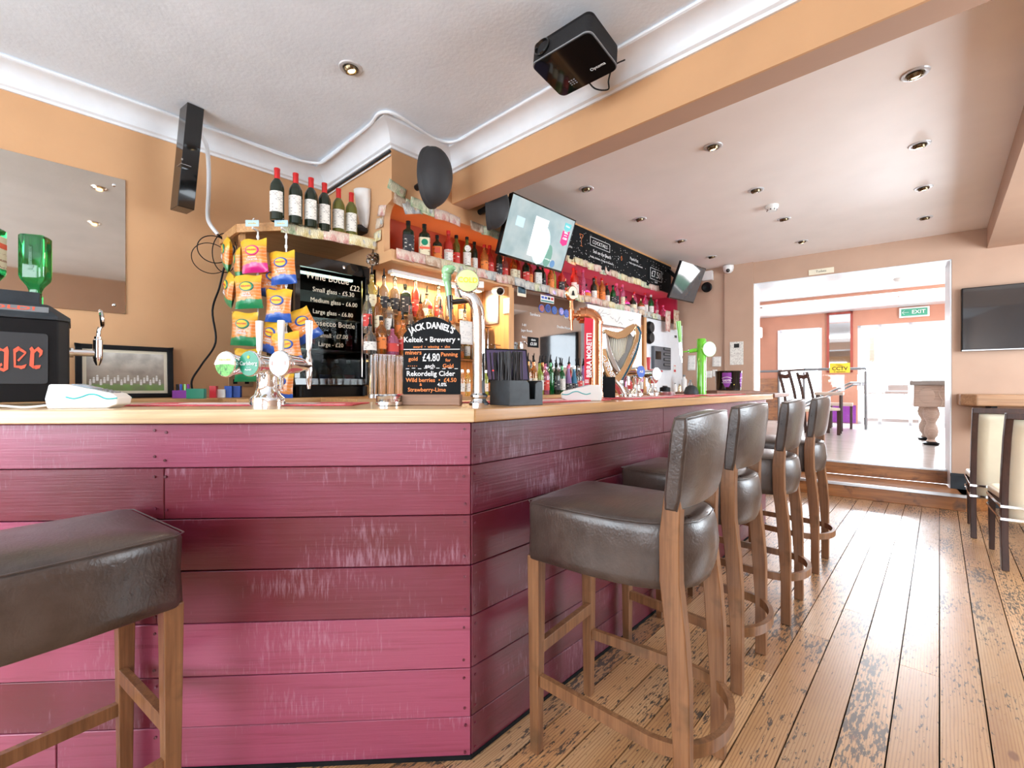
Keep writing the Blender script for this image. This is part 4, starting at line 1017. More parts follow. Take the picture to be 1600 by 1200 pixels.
# ---- cream chairs at right
def make_chair():
    t = thing('dining_chair', 'x', 'chair')
    # local: faces +y, rear stile at y=0, x 0..w
    w_ = .44
    for sx in (0, 1):
        b = MB(); rings = []
        for z, y in ((0, -.03), (.2, -.005), (.45, .0), (.65, -.03), (.85, -.08), (1.0, -.14)):
            rings.append([b.bm.verts.new((sx * w_ + dx * .017, y + dy * .024, z)) for dx, dy in ((-1, -1), (1, -1), (1, 1), (-1, 1))])
        for r0, r1 in zip(rings, rings[1:]):
            for i in range(4): b.face([r0[i], r0[(i+1) % 4], r1[(i+1) % 4], r1[i]])
        b.face(rings[0][::-1]); b.face(rings[-1]); b.build('leg', mt['dark_wood'], t, smooth=30, bevel=.003)
        b = MB(); b.box(-.018, .018, -.018, .018, 0, .42)
        for v in b.bm.verts:
            k = v.co.z / .42; v.co.x = v.co.x * (.75 + .3 * k) + (.02 if sx == 0 else w_ - .02); v.co.y = v.co.y * (.75 + .3 * k) + .45
        b.build('leg', mt['dark_wood'], t, bevel=.003)
    b = MB(); b.box(-.017, w_ + .017, -.165, -.125, .965, 1.005); b.build('top_rail', mt['dark_wood'], t, bevel=.004)
    b = MB()
    def yb(z): return (0 - .03 * ((z - .45) / .2)) if z < .65 else (-.03 - .05 * ((z - .65) / .2) if z < .85 else -.08 - .06 * ((z - .85) / .15))
    b.grid(lambda a, c: (.018 + a * (w_ - .036), yb(.30 + c * .665) , .30 + c * .665), 6, 14); b.build('back_panel', mt['cream'], t, smooth=True, solid=.030)
    b = MB(); b.box(.02, w_ - .02, .0, .46, .36, .42); b.build('seat_frame', mt['dark_wood'], t, bevel=.01)
    b = MB(); b.prz([(.0, .02), (w_, .02), (w_ + .01, .40), (w_ - .02, .46), (w_ / 2, .495), (.02, .46), (-.01, .40)], .42, .475); b.build('seat', mt['cream'], t, bevel=.02, seg=4, smooth=50)
    for zz in (.415, .335):
        b = MB(); pts = [(w_ + .02, .0, zz - .01), (w_ + .014, .40, zz), (w_ - .02, .47, zz), (w_ / 2, .503, zz), (.02, .47, zz), (-.014, .40, zz), (-.02, .0, zz - .01), (-.02, -.03, zz - .012), (w_ / 2, -.035, zz - .012), (w_ + .02, -.03, zz - .012)]
        b.tube(pts + [pts[0]], 1, 4, (.004, .016)); b.build('studded_band', mt['chrome'], t)
    return t
ch = make_chair(); ch.location = (.300, 4.278, 0); ch.rotation_euler = (0, 0, R(6)); ch['label'] = 'cream padded dark wood chair nearest the camera at the right edge'; ch['group'] = 'cream chairs at the right edge'
o = copy_tree(ch); o.location = (.190, 5.02, 0); o.rotation_euler = (0, 0, R(3)); o['label'] = 'cream padded dark wood chair behind the nearest one, before the shelf'

# ================================================================ NEXT ROOM
p = FP(aAt(1428, NB), NB, zAt(1428, 488, NB))
t = thing('exit_sign', 'green and white emergency exit sign above the glazed door', 'sign', p, FROT)
b = MB(); b.cbox((0, -.03, 0), (.50, .06, .22)); b.build('case', mt['plastic_white'], t, bevel=.01)
b = MB(); b.cbox((0, -.062, 0), (.43, .006, .155)); b.build('panel', M_('pale green exit panel', (.05, .32, .20), .4), t)
text([('EXIT', .03, 0, .11)], 1, mt['white_ink'], t, (0.04, -.067, 0), bold=.01)
b = MB(); b.bar((-.20, -.067, 0), (-.09, -.067, 0), .03, .004); b.bar((-.20, -.067, 0), (-.16, -.067, .045), .018, .004); b.bar((-.20, -.067, 0), (-.16, -.067, -.045), .018, .004); b.build('arrow', mt['white_ink'], t)
p = FP(aAt(1312, NB), NB, zAt(1312, 535, NB))
t = thing('wall_mirror', 'tall red framed mirror on the far room wall between window and door', 'mirror', p, FROT)
fw = abs(aAt(1292, NB) - aAt(1333, NB)) / 2; fh = (zAt(1312, 488, NB) - zAt(1312, 582, NB)) / 2
b = MB()
for q in ((-fw, -fw + .05, -fh, fh), (fw - .05, fw, -fh, fh), (-fw, fw, -fh, -fh + .05), (-fw, fw, fh - .05, fh)): b.box(q[0], q[1], -.04, -.005, q[2], q[3])
b.build('frame', M_('red stained frame', (.32, .06, .04), .4), t)
b = MB(); b.box(-fw + .04, fw - .04, -.02, -.01, -fh + .04, fh - .04); b.build('glass_sheet', mt['mirror2'], t)
p = FP(aAt(1195, NB), NB, zAt(1185, 520, NB)); p = FP(aAt(1184, NB - .3), NB - .3, zAt(1184, 520, NB - .3))
t = thing('wall_speaker', 'white wall speaker at the left end of the far room', 'speaker', p, FROT)
b = MB(); b.cbox((0, 0, 0), (.20, .16, .27)); b.build('case', mt['plastic_white'], t, bevel=.03, seg=4)
b = MB(); b.bar((0, .08, .1), (0, .3, .15), .03, .03); b.build('bracket', mt['plastic_white'], t)
p = FP(aAt(1206, 4), 4, 2.96)
# rail with glass and posts
def far_at(u, v, z): 
    q = atZ(u, v, z); return q
P1 = atZ(1353, 671, .30)           # end post foot
n1 = (P1 - F0).dot(FN); a1 = (P1 - F0).dot(FA)
railz = 1.52
t = thing('handrail', 'steel handrail with glass panels and posts in the far room', 'railing', (P1.x, P1.y, .30), FROT)
ax2 = aAt(1258, n1); ax3 = aAt(1170, n1 - .0)
L1, L2 = ax2 - a1, ax3 - a1 + .9
b = MB(); b.cyl((0, 0, railz - .30), (-L1, 0, railz - .30), .026, n=12); b.cyl((-L1, 0, railz - .30), (-L1 - .6, .9, railz - .30), .026, n=12); b.cyl((-L1 - .6, .9, railz - .30), (-L2 - .9, .9, railz - .3), .026, n=12); b.build('top_rail', mt['rail'], t, smooth=True)
for x_, y_ in ((0, 0), (-L1 - .02, 0.02), (-L1 - .6, .9)):
    b = MB(); b.cyl((x_, y_, 0), (x_, y_, railz - .36), .028, n=14); b.cyl((x_, y_, railz - .36), (x_, y_, railz - .30), .010, n=10); b.lathe([(.05, 0), (.05, .01), (.03, .014)], 16, Matrix.Translation((x_, y_, 0))); b.build('post', mt['rail'], t, smooth=35)
b = MB(); b.box(-L1 + .08, -.06, -.005, .005, .10, railz - .42); b.build('glass_panel', mt['glass'], t)
b = MB(); b.cyl((.03, 0, .94), (-.25, .6, .94), .022, n=12); b.cyl((-.25, .6, .94), (-1.3, .6, .35), .022, n=12); b.build('ramp_rail', mt['rail'], t, smooth=True)
b = MB(); b.cyl((.03, .12, .90), (-.20, .7, .90), .022, n=12); b.cyl((-.2, .7, .90), (-1.25, .7, .30), .022, n=12); b.build('ramp_rail', mt['rail'], t, smooth=True)
q = atZ(1312, 575, 1.5); p = FP(aAt(1312, n1 - .04), n1 - .04, zAt(1312, 575, n1))
t = thing('camera_warning_sign', 'yellow cctv warning sign on the glass of the railing', 'sign', p, FROT)
b = MB(); b.cbox((0, 0, 0), (.34, .008, .20)); b.build('plate', mt['yellow'], t, bevel=.003)
text([('CCTV', 0, -.015, .10), ('in operation', 0, -.075, .04)], 1, mt['black_ink'], t, (0, -.005, 0), bold=.02)
b = MB(); b.bar((-.06, -.008, .07), (.05, -.008, .045), .03, .006); b.build('camera_symbol', mt['black_ink'], t)
# chairs and table beyond
def far_chair(u, n, label, rz):
    a = aAt(u, n); p = FP(a, n, .30)
    t = thing('dining_chair', label, 'chair', p, FROT + rz, 'dark chairs in the far room')
    for sx in (-1, 1):
        b = MB(); b.tube(spline([(sx * .19, .03, 0), (sx * .19, .0, .45), (sx * .19, -.03, .75), (sx * .19, -.12, 1.12)], 3), 1, 4, (.035, .035)); b.build('leg', mt['dark_wood'], t)
        b = MB(); b.box(sx * .18 - .018, sx * .18 + .018, .38, .42, 0, .44); b.build('leg', mt['dark_wood'], t)
    b = MB(); b.tube([(-.19, -.10, 1.05), (0, -.085, 1.03), (.19, -.10, 1.05)], 1, 4, (.025, .07)); b.build('top_rail', mt['dark_wood'], t)
    b = MB(); b.box(-.2, .2, 0, .42, .43, .48); b.build('seat', mt['cream'], t, bevel=.01)
far_chair(1236, 3.0, 'dark wooden chair left of the other one behind the stools in the far room', R(-60))
far_chair(1264, 3.55, 'dark wooden chair right of the other one near the window in the far room', R(-62))
p = FP(aAt(1306, 4.2), 4.2, .30)
t = thing('small_table', 'small pale topped table behind the last stool in the far room', 'table', p, FROT)
b = MB(); b.box(-.32, .12, -.3, .3, .70, .75); b.build('table_top', mt['pale_wood'], t, bevel=.004)
for sx in (-.28, .08):
    for sy in (-.26, .26): b = MB(); b.box(sx - .02, sx + .02, sy - .02, sy + .02, 0, .70); b.build('leg', mt['dark_wood'], t)
p = FP(aAt(1314, 5.3), 5.3, .30)
t = thing('low_stool', 'dark low stool beside the pale topped table in the far room', 'stool', p, FROT)
b = MB(); b.box(-.2, .2, -.2, .2, .46, .52); b.build('seat', mt['pale_wood'], t, bevel=.01)
for sx in (-.17, .17):
    for sy in (-.17, .17): b = MB(); b.box(sx - .02, sx + .02, sy - .02, sy + .02, 0, .46); b.build('leg', mt['dark_wood'], t)
# pool table
q = atZ(1455, 695, .30)
nq, aq = (q - F0).dot(FN), (q - F0).dot(FA)
t = thing('pool_table', 'pale wooden pool table with a turned leg in the far room', 'pool table', FP(aq, nq, .30), FROT)
b = MB(); b.box(-.20, 1.9, -.12, .95, .56, .90); b.build('body', mt['pale_wood'], t, bevel=.012)
b = MB(); b.box(-.25, 1.95, -.17, 1.0, .88, .945); b.build('top_rail', M_('grey cushion rail', (.30, .28, .26), .4), t, bevel=.01)
b = MB(); b.box(-.1, 1.8, -.02, .85, .93, .948); b.build('cloth', M_('green cloth', (.03, .18, .08), .9), t)
b = MB(); b.lathe([(.085, 0), (.10, .03), (.06, .05)], 4 * 6, Matrix.Diagonal((1, 1, 1, 1))); b.build('foot', mt['black'], t, smooth=True)
prof = [(q * .85, z) for q, z in [(.075, .05), (.05, .08), (.055, .10), (.085, .14), (.095, .20), (.085, .26), (.06, .31), (.065, .34), (.10, .40), (.115, .46), (.10, .52), (.085, .56)]]
for k, (x_, y_) in enumerate(((0, 0), (1.7, 0), (0, .8), (1.7, .8))):
    b = MB(); b.lathe(prof, 24, Matrix.Translation((x_, y_, 0))); b.build('leg', mt['pale_wood'], t, smooth=True)
    if k: b = MB(); b.lathe([(.085, 0), (.10, .03), (.06, .05)], 20, Matrix.Translation((x_, y_, 0))); b.build('foot', mt['black'], t, smooth=True)
b = MB()
b.lathe([(.075, 0), (.09, .002), (.08, .006)], 28, frame_mat((-.06, -.122, .73), (1, 0, 0), (0, -1, 0)) @ Matrix.Diagonal((1, 1.25, 1, 1)))
b.build('oval_carving', mt['pale_wood'], t, smooth=30)
b = MB(); b.tube([(.09 + .02 * math.sin(k * .8), -.124, .58 + k * .03) for k in range(11)], .008, 8); b.tube([(.16 + .02 * math.sin(k * .8), -.124, .58 + k * .03) for k in range(11)], .008, 8); b.build('scroll_carving', mt['pale_wood'], t, smooth=True)
# downlights in the far room
for u, v, n_ in ((1190, 481, 0), (1405, 463, 1)):
    q = atZ(u, v, 2.905)
    t = thing('downlight', 'small downlight in the far room ceiling, ' + ('left' if n_ == 0 else 'right') + ' one', 'ceiling light', (q.x, q.y, 2.91), 0, 'recessed downlights')
    b = MB(); b.lathe([(.034, -.012), (.040, -.001), (.052, -.004), (.054, 0)], 20); b.build('trim_ring', mt['chrome'], t, smooth=True)
    b = MB(); b.lathe([(1e-5, -.012), (.033, -.008)], 20); b.build('bulb', mt['black'], t, smooth=True)
q = atZ(1406, 438, 2.93)
t = thing('smoke_detector', 'round white smoke detector on the far room ceiling', 'smoke detector', (q.x, q.y, 2.96))
b = MB(); b.lathe([(.09, 0), (.09, -.02), (.07, -.05), (.03, -.065), (1e-5, -.065)], 22); b.build('body', mt['plastic_white'], t, smooth=True)
# terrace: timber planter and pergola roof seen through the door
p = FP(aAt(1398, 8.2), 8.2, .28)
t = thing('timber_planter', 'low weathered plank planter outside the glazed door', 'planter', p, FROT)
b = MB()
for k in range(6): b.box(-.6, .42, -.25 + .004 * (k % 2), .25, .02 + k * .15, .02 + k * .15 + .142)
b.build('planks', mt['deck'], t, bevel=.004)
p = FP(aAt(1440, 8.6), 8.6, .28)
t = thing('pergola', 'timber framed roof outside the glazed door', 'pergola', p, FROT)
b = MB(); b.box(-.9, 1.4, -.02, .04, 2.75, 2.85); b.box(-.9, 1.4, -.02, .04, 2.35, 2.45)
b.build('beam', mt['pale_wood'], t)
b = MB()
for k in range(9): b.bar((-.85 + k * .27, 0, 2.44), (-.72 + k * .27, 0, 2.76), .03, .04)
b.build('struts', mt['pale_wood'], t)
b = MB(); b.box(-1.0, -.9, -.05, .05, 0, 2.85); b.box(1.4, 1.5, -.05, .05, 0, 2.85); b.build('post', mt['pale_wood'], t)
# ================================================================ THINGS ON THE BAR
ZT = 1.100
def onbar(u, D): q = atD(u, 603, D); return Vector((q.x, q.y, ZT))
px = lambda D: D / FPX        # metres per photo pixel at depth D

# ---- liqueur cooling machine at the left end
MP = onbar(108, 1.72); MRZ = YR + R(44)
t = thing('liqueur_machine', 'black liqueur cooling machine with red blackletter panel at the left end', 'drink dispenser', MP, MRZ)
# local: origin at the front right foot, x runs left as negative, y goes back
def mxz(u, v):      # photo direction cut with the front plane of the machine
    o_ = Vector(MP); n_ = Vector((math.sin(MRZ), -math.cos(MRZ), 0)); d = ray(u, v); k = (o_ - CAMP).dot(n_) / d.dot(n_)
    q = CAMP + d * k - o_; return q.x * math.cos(MRZ) + q.y * math.sin(MRZ), q.z
b = MB(); b.prz([(-.46, 0), (-.030, 0), (0, .030), (0, .30), (-.46, .30)], .012, .315)
b.build('cabinet', mt['black'], t, bevel=.004)
b = MB(); lo = [(-.464, -.004), (-.030, -.004), (.004, .030), (.004, .304), (-.464, .304)]; hi = [(-.43, .06), (-.075, .06), (-.055, .08), (-.055, .28), (-.43, .28)]
A = [b.bm.verts.new((x, y, .315)) for x, y in lo]; A2 = [b.bm.verts.new((x, y, .328)) for x, y in lo]; B = [b.bm.verts.new((x, y, .378)) for x, y in hi]
b.face(A[::-1]); b.face(B)
for p_, q_ in ((A, A2), (A2, B)):
    for i in range(5): b.face([p_[i], p_[(i+1) % 5], q_[(i+1) % 5], q_[i]])
b.build('lid', mt['slate'], t, bevel=.002)
b = MB(); b.box(-.41, -.080, .09, .26, .375, .425); b.build('bottle_collar', mt['slate'], t, bevel=.004)
x1, z1 = mxz(75, 522); x0, z0 = x1 - .36, mxz(75, 600)[1]
b = MB(); pts = []; r_ = .010
for cx, cz, a0 in ((x1 - r_, z0 + r_, -90), (x1 - r_, z1 - r_, 0), (x0 + r_, z1 - r_, 90), (x0 + r_, z0 + r_, 180)):
    for k in range(4):
        a = R(a0 + 30 * k); pts.append((cx + r_ * math.cos(a), cz + r_ * math.sin(a)))
b.pry(pts, -.005, .002); pn = b.build('display_panel', M_('dark acrylic panel', (.030, .035, .040), .45, coat=.2), t, bevel=.001)
b = MB()
def G(poly): b.pry([mxz(x, y) for x, y in poly], -.0075, -.0045)
G([(21, 546), (25, 548), (25, 572), (29, 575), (22, 574)]); G([(21, 546), (29, 541), (34, 545), (25, 551)]); G([(28, 541), (41.5, 550), (40, 553), (28, 546.5)]); G([(40.5, 550), (41.5, 552), (29.5, 565), (27, 563)]); G([(22, 571), (34, 571.5), (42, 569), (39, 575), (33, 577), (21, 570)])
G([(46, 545), (50, 541.5), (54, 547), (53, 571), (58, 575), (52, 576), (46, 571), (48, 549)]); G([(53, 547.5), (60, 542), (67, 548), (66, 554), (61, 559), (62, 552), (58, 548), (54, 552)]); G([(55, 571), (64, 570.5), (62, 575.5), (56, 577), (51, 574)])
G([(-3, 542), (5, 546), (12, 541), (14, 548), (13, 577), (6, 581), (-4, 577), (0, 574), (6, 576), (7, 550), (-2, 546)]); G([(-10, 545), (-5, 542), (-3, 570), (3, 567), (4, 571), (-5, 577), (-11, 572)]); G([(-4, 542), (4, 548), (-3, 549)])
b.build('lettering', mt['jred'], pn)
M2 = Matrix.Translation((-.235, .026, .3525)) @ Matrix.Rotation(R(38), 4, 'X')
b = MB(); b.cbox((0, 0, .0), (.36, .036, .003), M2); b.build('sign_plate', mt['grey'], t)
tx = text('ICE COLD!', .034, mt['jred'], t, M2 @ Vector((.03, 0, .002)), (R(38), 0, 0), sx=1.45, bold=.02)
# spout on the right side
b = MB(); b.cyl((-.02, .16, .205), (.075, .16, .205), .013, n=16); b.cyl((0, .16, .205), (.012, .16, .205), .02, n=16); b.lathe([(.006, -.055), (.014, -.035), (.016, -.02), (.016, .05), (.012, .055), (.012, .065)], 18, Matrix.Translation((.085, .16, .21))); b.build('spout', mt['chrome'], t, smooth=35)
b = MB(); b.tube([(.085, .16, .27), (.088, .16, .30), (.092, .16, .315)], .007, 10)
Fm = frame_mat((.095, .16, .352), (0, 1, 0), (1, -.25, .1)) @ Matrix.Diagonal((1, 1.25, 1, 1))
b.lathe([(.028, -.006), (.032, 0), (.028, .007), (.024, .009)], 26, Fm); hd = b.build('tap_handle', mt['chrome'], t, smooth=35)
b = MB(); b.lathe([(1e-5, .0105), (.023, .0095)], 24, Fm); b.build('badge', M_('red and silver badge', (.45, .06, .05), .3, var=.5, vs=60), hd)

# ---- upside-down square green bottles in the machine
def sq_bottle_prof(h, r):
    return [(1e-5, .004), (r * .86, 0), (r, .006), (r, h * .66), (r * .93, h * .72), (r * .52, h * .83), (r * .40, h * .90), (r * .40, h)]
for lx, ly, lab in ((-.095, .17, 'upside-down square green bottle on the right of the cooling machine'), (-.215, .15, 'upside-down square green bottle with cream and red side label, at the left edge')):
    Mm = Matrix.Translation(MP) @ Matrix.Rotation(MRZ, 4, 'Z'); p = Mm @ Vector((lx, ly, .655))
    t = thing('liqueur_bottle', lab, 'bottle', p, 0, 'upside-down green bottles', (R(180), 0, YR + R(20)))
    b = MB(); b.lathe(sq_bottle_prof(.24, .040), 44, None, 8, .8); b.build('glass_body', GL['green'], t, smooth=40)
    b = MB(); b.lathe([(.0165, .222), (.0185, .224), (.0185, .236), (.016, .24)], 16); b.build('cap', GL['green'], t, smooth=40)
    if lx < -.2:
        b = MB(); b.box(.0395, .0405, -.022, .022, .03, .15); b.build('paper_label', mt['lab_cream'], t)
        b = MB(); b.box(.0405, .041, -.023, .023, .055, .075); b.build('red_band', mt['jred'], t)
    else:
        text('Jägermeister', .021, GL['green'], t, (0, .0325, .09), (R(90), R(90), R(180)), name='embossed_lettering', depth=.0012)

# ---- card terminals
def terminal(p, rz, label, k=1.0):
    t = thing('card_terminal', label, 'card terminal', p, rz, 'card terminals')
    # long axis +x: tall printer end at x=0, keypad end at x=.19
    b = MB(); b.pry([(0.006, .0), (0, .03), (.010, .075), (.055, .075), (.085, .068), (.175, .046), (.19, .034), (.187, .012), (.16, .0)], -.04, .04)
    b.build('body', mt['plastic_white'], t, bevel=.005, seg=3)
    for s in (-1, 1):
        b = MB(); pts = [(.055, .036), (.075, .031), (.095, .036), (.115, .044), (.135, .042), (.16, .030), (.188, .032)]
        b.tube([(x, s * .0400, z) for x, z in spline([(q[0], 0, q[1]) for q in pts], 4) and [(v.x, v.z) for v in spline([(q[0], 0, q[1]) for q in pts], 4)]], .0024, 6); b.build('teal_stripe', mt['teal'], t, smooth=True)
    b = MB(); b.prism([(.062, -.028), (.115, -.028), (.115, .028), (.062, .028)], lambda x, y, q: (x, y, (.0745 if x < .09 else .0615) + .002 * q)); b.build('screen', M_('pale blue lcd', (.35, .45, .55), .2), t, bevel=.001)
    b = MB()
    for i in range(4):
        for j in range(3): x_ = .126 + i * .012; b.cbox((x_, -.02 + j * .02, .0605 - (x_ - .12) * .24), (.008, .013, .004))
    b.build('keypad', mt['grey'], t, bevel=.001)
    b = MB(); b.cbox((.003, 0, .034), (.004, .07, .002)); b.build('seam', mt['teal'], t)
    return t
p = onbar(84, 1.42); terminal(p, YR + R(14), 'white and teal card terminal beside the black cooling machine')
cable('power_lead', [onbar(-60, 1.42) + Vector((0, 0, .01)), onbar(0, 1.42) + Vector((0, 0, .008)), onbar(40, 1.40) + Vector((0, 0, .004)), onbar(84, 1.42) + Vector((0, 0, .012))], .0035, mt['plastic_white'], 'white power lead lying on the bar before the cooling machine')
p = onbar(940, 2.13); terminal(p, YR + R(176), 'white and teal card terminal in front of the copper pipe tap')

# ---- three-disc beer tap
t = thing('beer_tap', 'chrome beer tap with three round discs and tall white handles', 'beer tap', onbar(418, 1.57), YR)
b = MB(); b.lathe([(.058, 0), (.058, .026), (.054, .032), (.044, .040), (.034, .07), (.032, .12)], 28, Matrix.Diagonal((1, .8, 1, 1))); b.build('pedestal', mt['chrome'], t, smooth=40)
D0 = 1.50
for k, (u_, v_, mm) in enumerate(((353, 569, 'cider'), (390, 568, 'green'), (437, 568, 'plain'))):
    lat = (u_ - 800) / FPX * D0 - (418 - 800) / FPX * 1.57; z = CAMZ + (CY - v_) / FPX * D0 - ZT
    c = Vector((lat, D0 - 1.57, z)); ax = Vector((.3, 1, 0)).normalized(); e_ = c + ax * .135
    b = MB(); b.lathe([(.036, .006), (.038, .012), (.034, .03), (.030, .075), (.018, .115), (.012, .135)], 28, frame_mat(c, ax.cross(Vector((0, 0, 1))), ax)); b.build('barrel', mt['chrome'], t, smooth=40)
    F = frame_mat(c, ax.cross(Vector((0, 0, 1))), -ax)
    b = MB(); b.lathe([(.040, -.010), (.043, -.006), (.043, .0), (.040, .003)], 32, F); rg = b.build('disc_rim', mt['chrome'], t, smooth=40)
    base = {'cider': M_('pale green print', (.70, .80, .50), .35, coat=.5), 'green': mt['green_card'], 'plain': mt['plastic_white']}[mm]
    b = MB(); b.lathe([(1e-5, .0045), (.0405, .004), (.0405, .002)], 32, F); ds = b.build('disc', base, t, smooth=40)
    er = F.to_euler()
    def dtext(items, m, name='lettering', up=0.0055):
        bx = F.to_3x3(); o_ = text(items, 1, m, ds, c - ax * up, (0, 0, 0), name=name)
        xa = Vector((ax.y, -ax.x, 0)).normalized(); o_.rotation_euler = Matrix((xa, Vector((0, 0, 1)), xa.cross(Vector((0, 0, 1))))).transposed().to_euler(); return o_
    if mm == 'green':
        dtext([('Carlsberg', 0, 0, .0185), ('PILSNER', 0, -.021, .008), ('•  •  •', 0, -.013, .006)], mt['white_ink'])
        F3 = frame_mat(c - ax * .0055 + Vector((0, 0, .021)), ax.cross(Vector((0, 0, 1))), -ax); b = MB(); b.lathe([(.006, 0), (.003, .0012), (1e-5, .0012)], 5, F3); b.build('crown', mt['yellow'], ds)
    elif mm == 'cider':
        dtext([('THATCHERS', 0, .014, .0095)], M_('gold print', (.75, .5, .1), .4)); 
        b = MB(); b.lathe([(1e-5, .0052), (.040, .0048)], 32, F)
        for v in list(b.bm.verts):
            if v.co.z > c.z - .004: v.co.z = c.z - .004 + .1 * (v.co.z - c.z)
        b.build('orchard_picture', M_('orchard print', (.10, .35, .06), .4, var=.9, vs=90), ds)
    else:
        dtext([('[            ]', 0, .002, .014)], mt['jred'])
    b = MB(); b.lathe([(.005, -.085), (.009, -.06), (.011, -.03), (.011, .02), (.008, .03), (.006, .055)], 16, Matrix.Translation(e_)); b.build('nozzle', mt['chrome'], t, smooth=40)
    b = MB(); b.box(-.010, .010, -.008, .008, 0, .11)
    for v in b.bm.verts:
        kk = .8 + .4 * (v.co.z / .11); v.co.x *= kk
        v.co.x += e_.x; v.co.y += e_.y; v.co.z += e_.z + .052
    b.build('handle', mt['plastic_white'] if k < 2 else mt['chrome'], t, bevel=.004)
b = MB(); b.cyl((-.19 + .02, .0, .145), (.05, .0, .145), .020, n=20); b.cyl((0, 0, .11), (0, 0, .15), .03, n=20); b.build('cross_barrel', mt['chrome'], t, smooth=40)

# ---- glass ashtray
t = thing('ashtray', 'round glass ashtray between the drinks and the chalkboard', 'ashtray', onbar(608, 1.62), 0)
b = MB(); b.lathe([(.038, 0), (.044, .004), (.046, .034), (.043, .036), (.037, .012), (1e-5, .009)], 32); b.build('bowl', mt['glass'], t, smooth=40)
b = MB(); b.lathe([(.0462, .002), (.047, .01), (.0462, .014)], 32); b.build('rim_band', mt['chrome'], t, smooth=40)
t = thing('lighter_box', 'small red box behind the glass ashtray', 'box', onbar(626, 1.74), YR + R(10))
b = MB(); b.cbox((0, 0, .028), (.026, .03, .022)); b.cbox((0, 0, .009), (.03, .035, .018)); b.build('box', mt['red'], t, bevel=.003)

# ---- table chalkboard
D_ = 1.65; s = px(D_)
t = thing('chalkboard_sign', 'small arched black chalkboard in a wooden base on the bar corner', 'chalkboard', onbar(675, D_), YR + R(-3))
b = MB(); hw, h1, h2 = 45 * s, 115 * s, 137 * s
pts = [(-hw, 0.02), (hw, 0.02), (hw, h1 - .012), (hw - .010, h1)]
for k in range(13):
    a = k / 12; x_ = (hw - .012) * (1 - 2 * a); pts.append((x_, h1 + .002 + (h2 - h1) * math.sin(math.pi * a) ** .8))
pts += [(-hw + .010, h1), (-hw, h1 - .012)]
b.pry(pts, -.005, .005); b.build('board', mt['black_matt'], t, bevel=.0015)
b = MB(); b.box(-hw - .004, hw + .002, -.028, .028, 0, 17 * s); b.build('base_block', wood('dull brown base wood', (.22, .11, .06), (.32, .17, .10), 'x', .5), t, bevel=.003)
def tz(v): return (632 - v) * s
ZC = -.0056
text("JACK DANIEL'S", .032, mt['white_ink'], t, (0, ZC, tz(508)), sx=.80, arc=.16, bold=.03)
text([('Keltek • Brewery •', 0, tz(530), .027), ('each', -.006, tz(571), .020), ('4.0%', .038, tz(600), .018), ('Rekordelig Cider', -.004, tz(583), .0255)], 1, mt['white_ink'], t, (0, ZC, 0), bold=.012)
text([('£4.80', -.002, tz(558), .040)], 1, mt['white_ink'], t, (0, ZC, 0), sx=.72, bold=.01)
text([('award  •  winning  •  ales', 0, tz(541), .0135), ('miners', -.067, tz(550), .022), ('gold', -.068, tz(560), .020), ('Panning', .064, tz(553), .020), ('for', .060, tz(562), .016), ('Gold', .060, tz(571), .020), ('Wild berries  •  £4.50', -.002, tz(593), .021), ('&', -.04, tz(600), .014), ('Strawberry-Lime', -.018, tz(608), .0205), ('• • • • •', -.07, tz(571), .012)], 1, mt['orange_ink'], t, (0, ZC, 0), bold=.01)
b = MB(); b.box(-hw + .002, hw - .002, -.0062, -.005, tz(545.4), tz(544.4))
for k in range(9): x_ = -hw + .01 + k * (2 * hw - .02) / 8.5; b.box(x_, x_ + .012, -.0062, -.005, tz(575.5) + (k % 2) * .002, tz(574.6) + (k % 2) * .002)
b.build('chalk_lines', mt['white_ink'], t)

# ---- swan neck chrome tap with lit lens
D_ = 1.66
t = thing('beer_tap', 'tall chrome swan-neck tap with green handle and round lime lens', 'beer tap', onbar(748, D_), YR)
b = MB(); b.lathe([(.036, 0), (.036, .008), (.028, .016), (.026, .024), (.032, .030), (.032, .036), (.024, .044), (.0225, .06), (.0225, .07)], 28); b.build('base', mt['chrome'], t, smooth=35)
s = px(D_)
def L(u, v, y=0): return Vector(((u - 748) * s, y, CAMZ - ZT + (CY - v) * s))
b = MB(); b.tube(spline([(0, 0, .06), L(748, 560), L(748, 510), L(747, 490), L(744, 476), L(736, 465), L(724, 461)], 6), .0225, 20); b.build('column', mt['chrome'], t, smooth=35)
b = MB(); c = L(723, 452, .005); b.cyl(L(727, 461, .0), L(722, 450, 0), .022, .020, 20); b.lathe([(.022, -.052), (.036, -.045), (.038, -.01), (.043, -.004), (.043, .004), (.040, .008)], 30, frame_mat(L(731, 441, -.02), (1, .2, 0), (.25, -1, .0))); hd = b.build('lens_housing', mt['chrome'], t, smooth=35)
Fm = frame_mat(L(731, 441, -.02), (1, .2, 0), (.25, -1, .0))
b = MB(); b.lathe([(1e-5, .012), (.030, .0105), (.040, .0075)], 30, Fm); b.build('lens', emit_mat('lime lit lens', (.45, .85, .25), .75), hd, smooth=True)
tt = text('COLD', .026, mt['yellow'], hd, Fm @ Vector((0, 0, .0135)), (R(90), 0, math.atan2(.25, 1)), bold=.02)
b = MB(); b.cyl(L(738, 469, 0), L(703, 473, -.01), .010, n=14); b.cyl(L(703, 463, -.01), L(704, 484, -.01), .0125, .010, n=16); b.cyl(L(704, 484, -.01), L(704.5, 502, -.01), .007, .0055, n=14); b.build('spout', mt['black_gloss'], t, smooth=35)
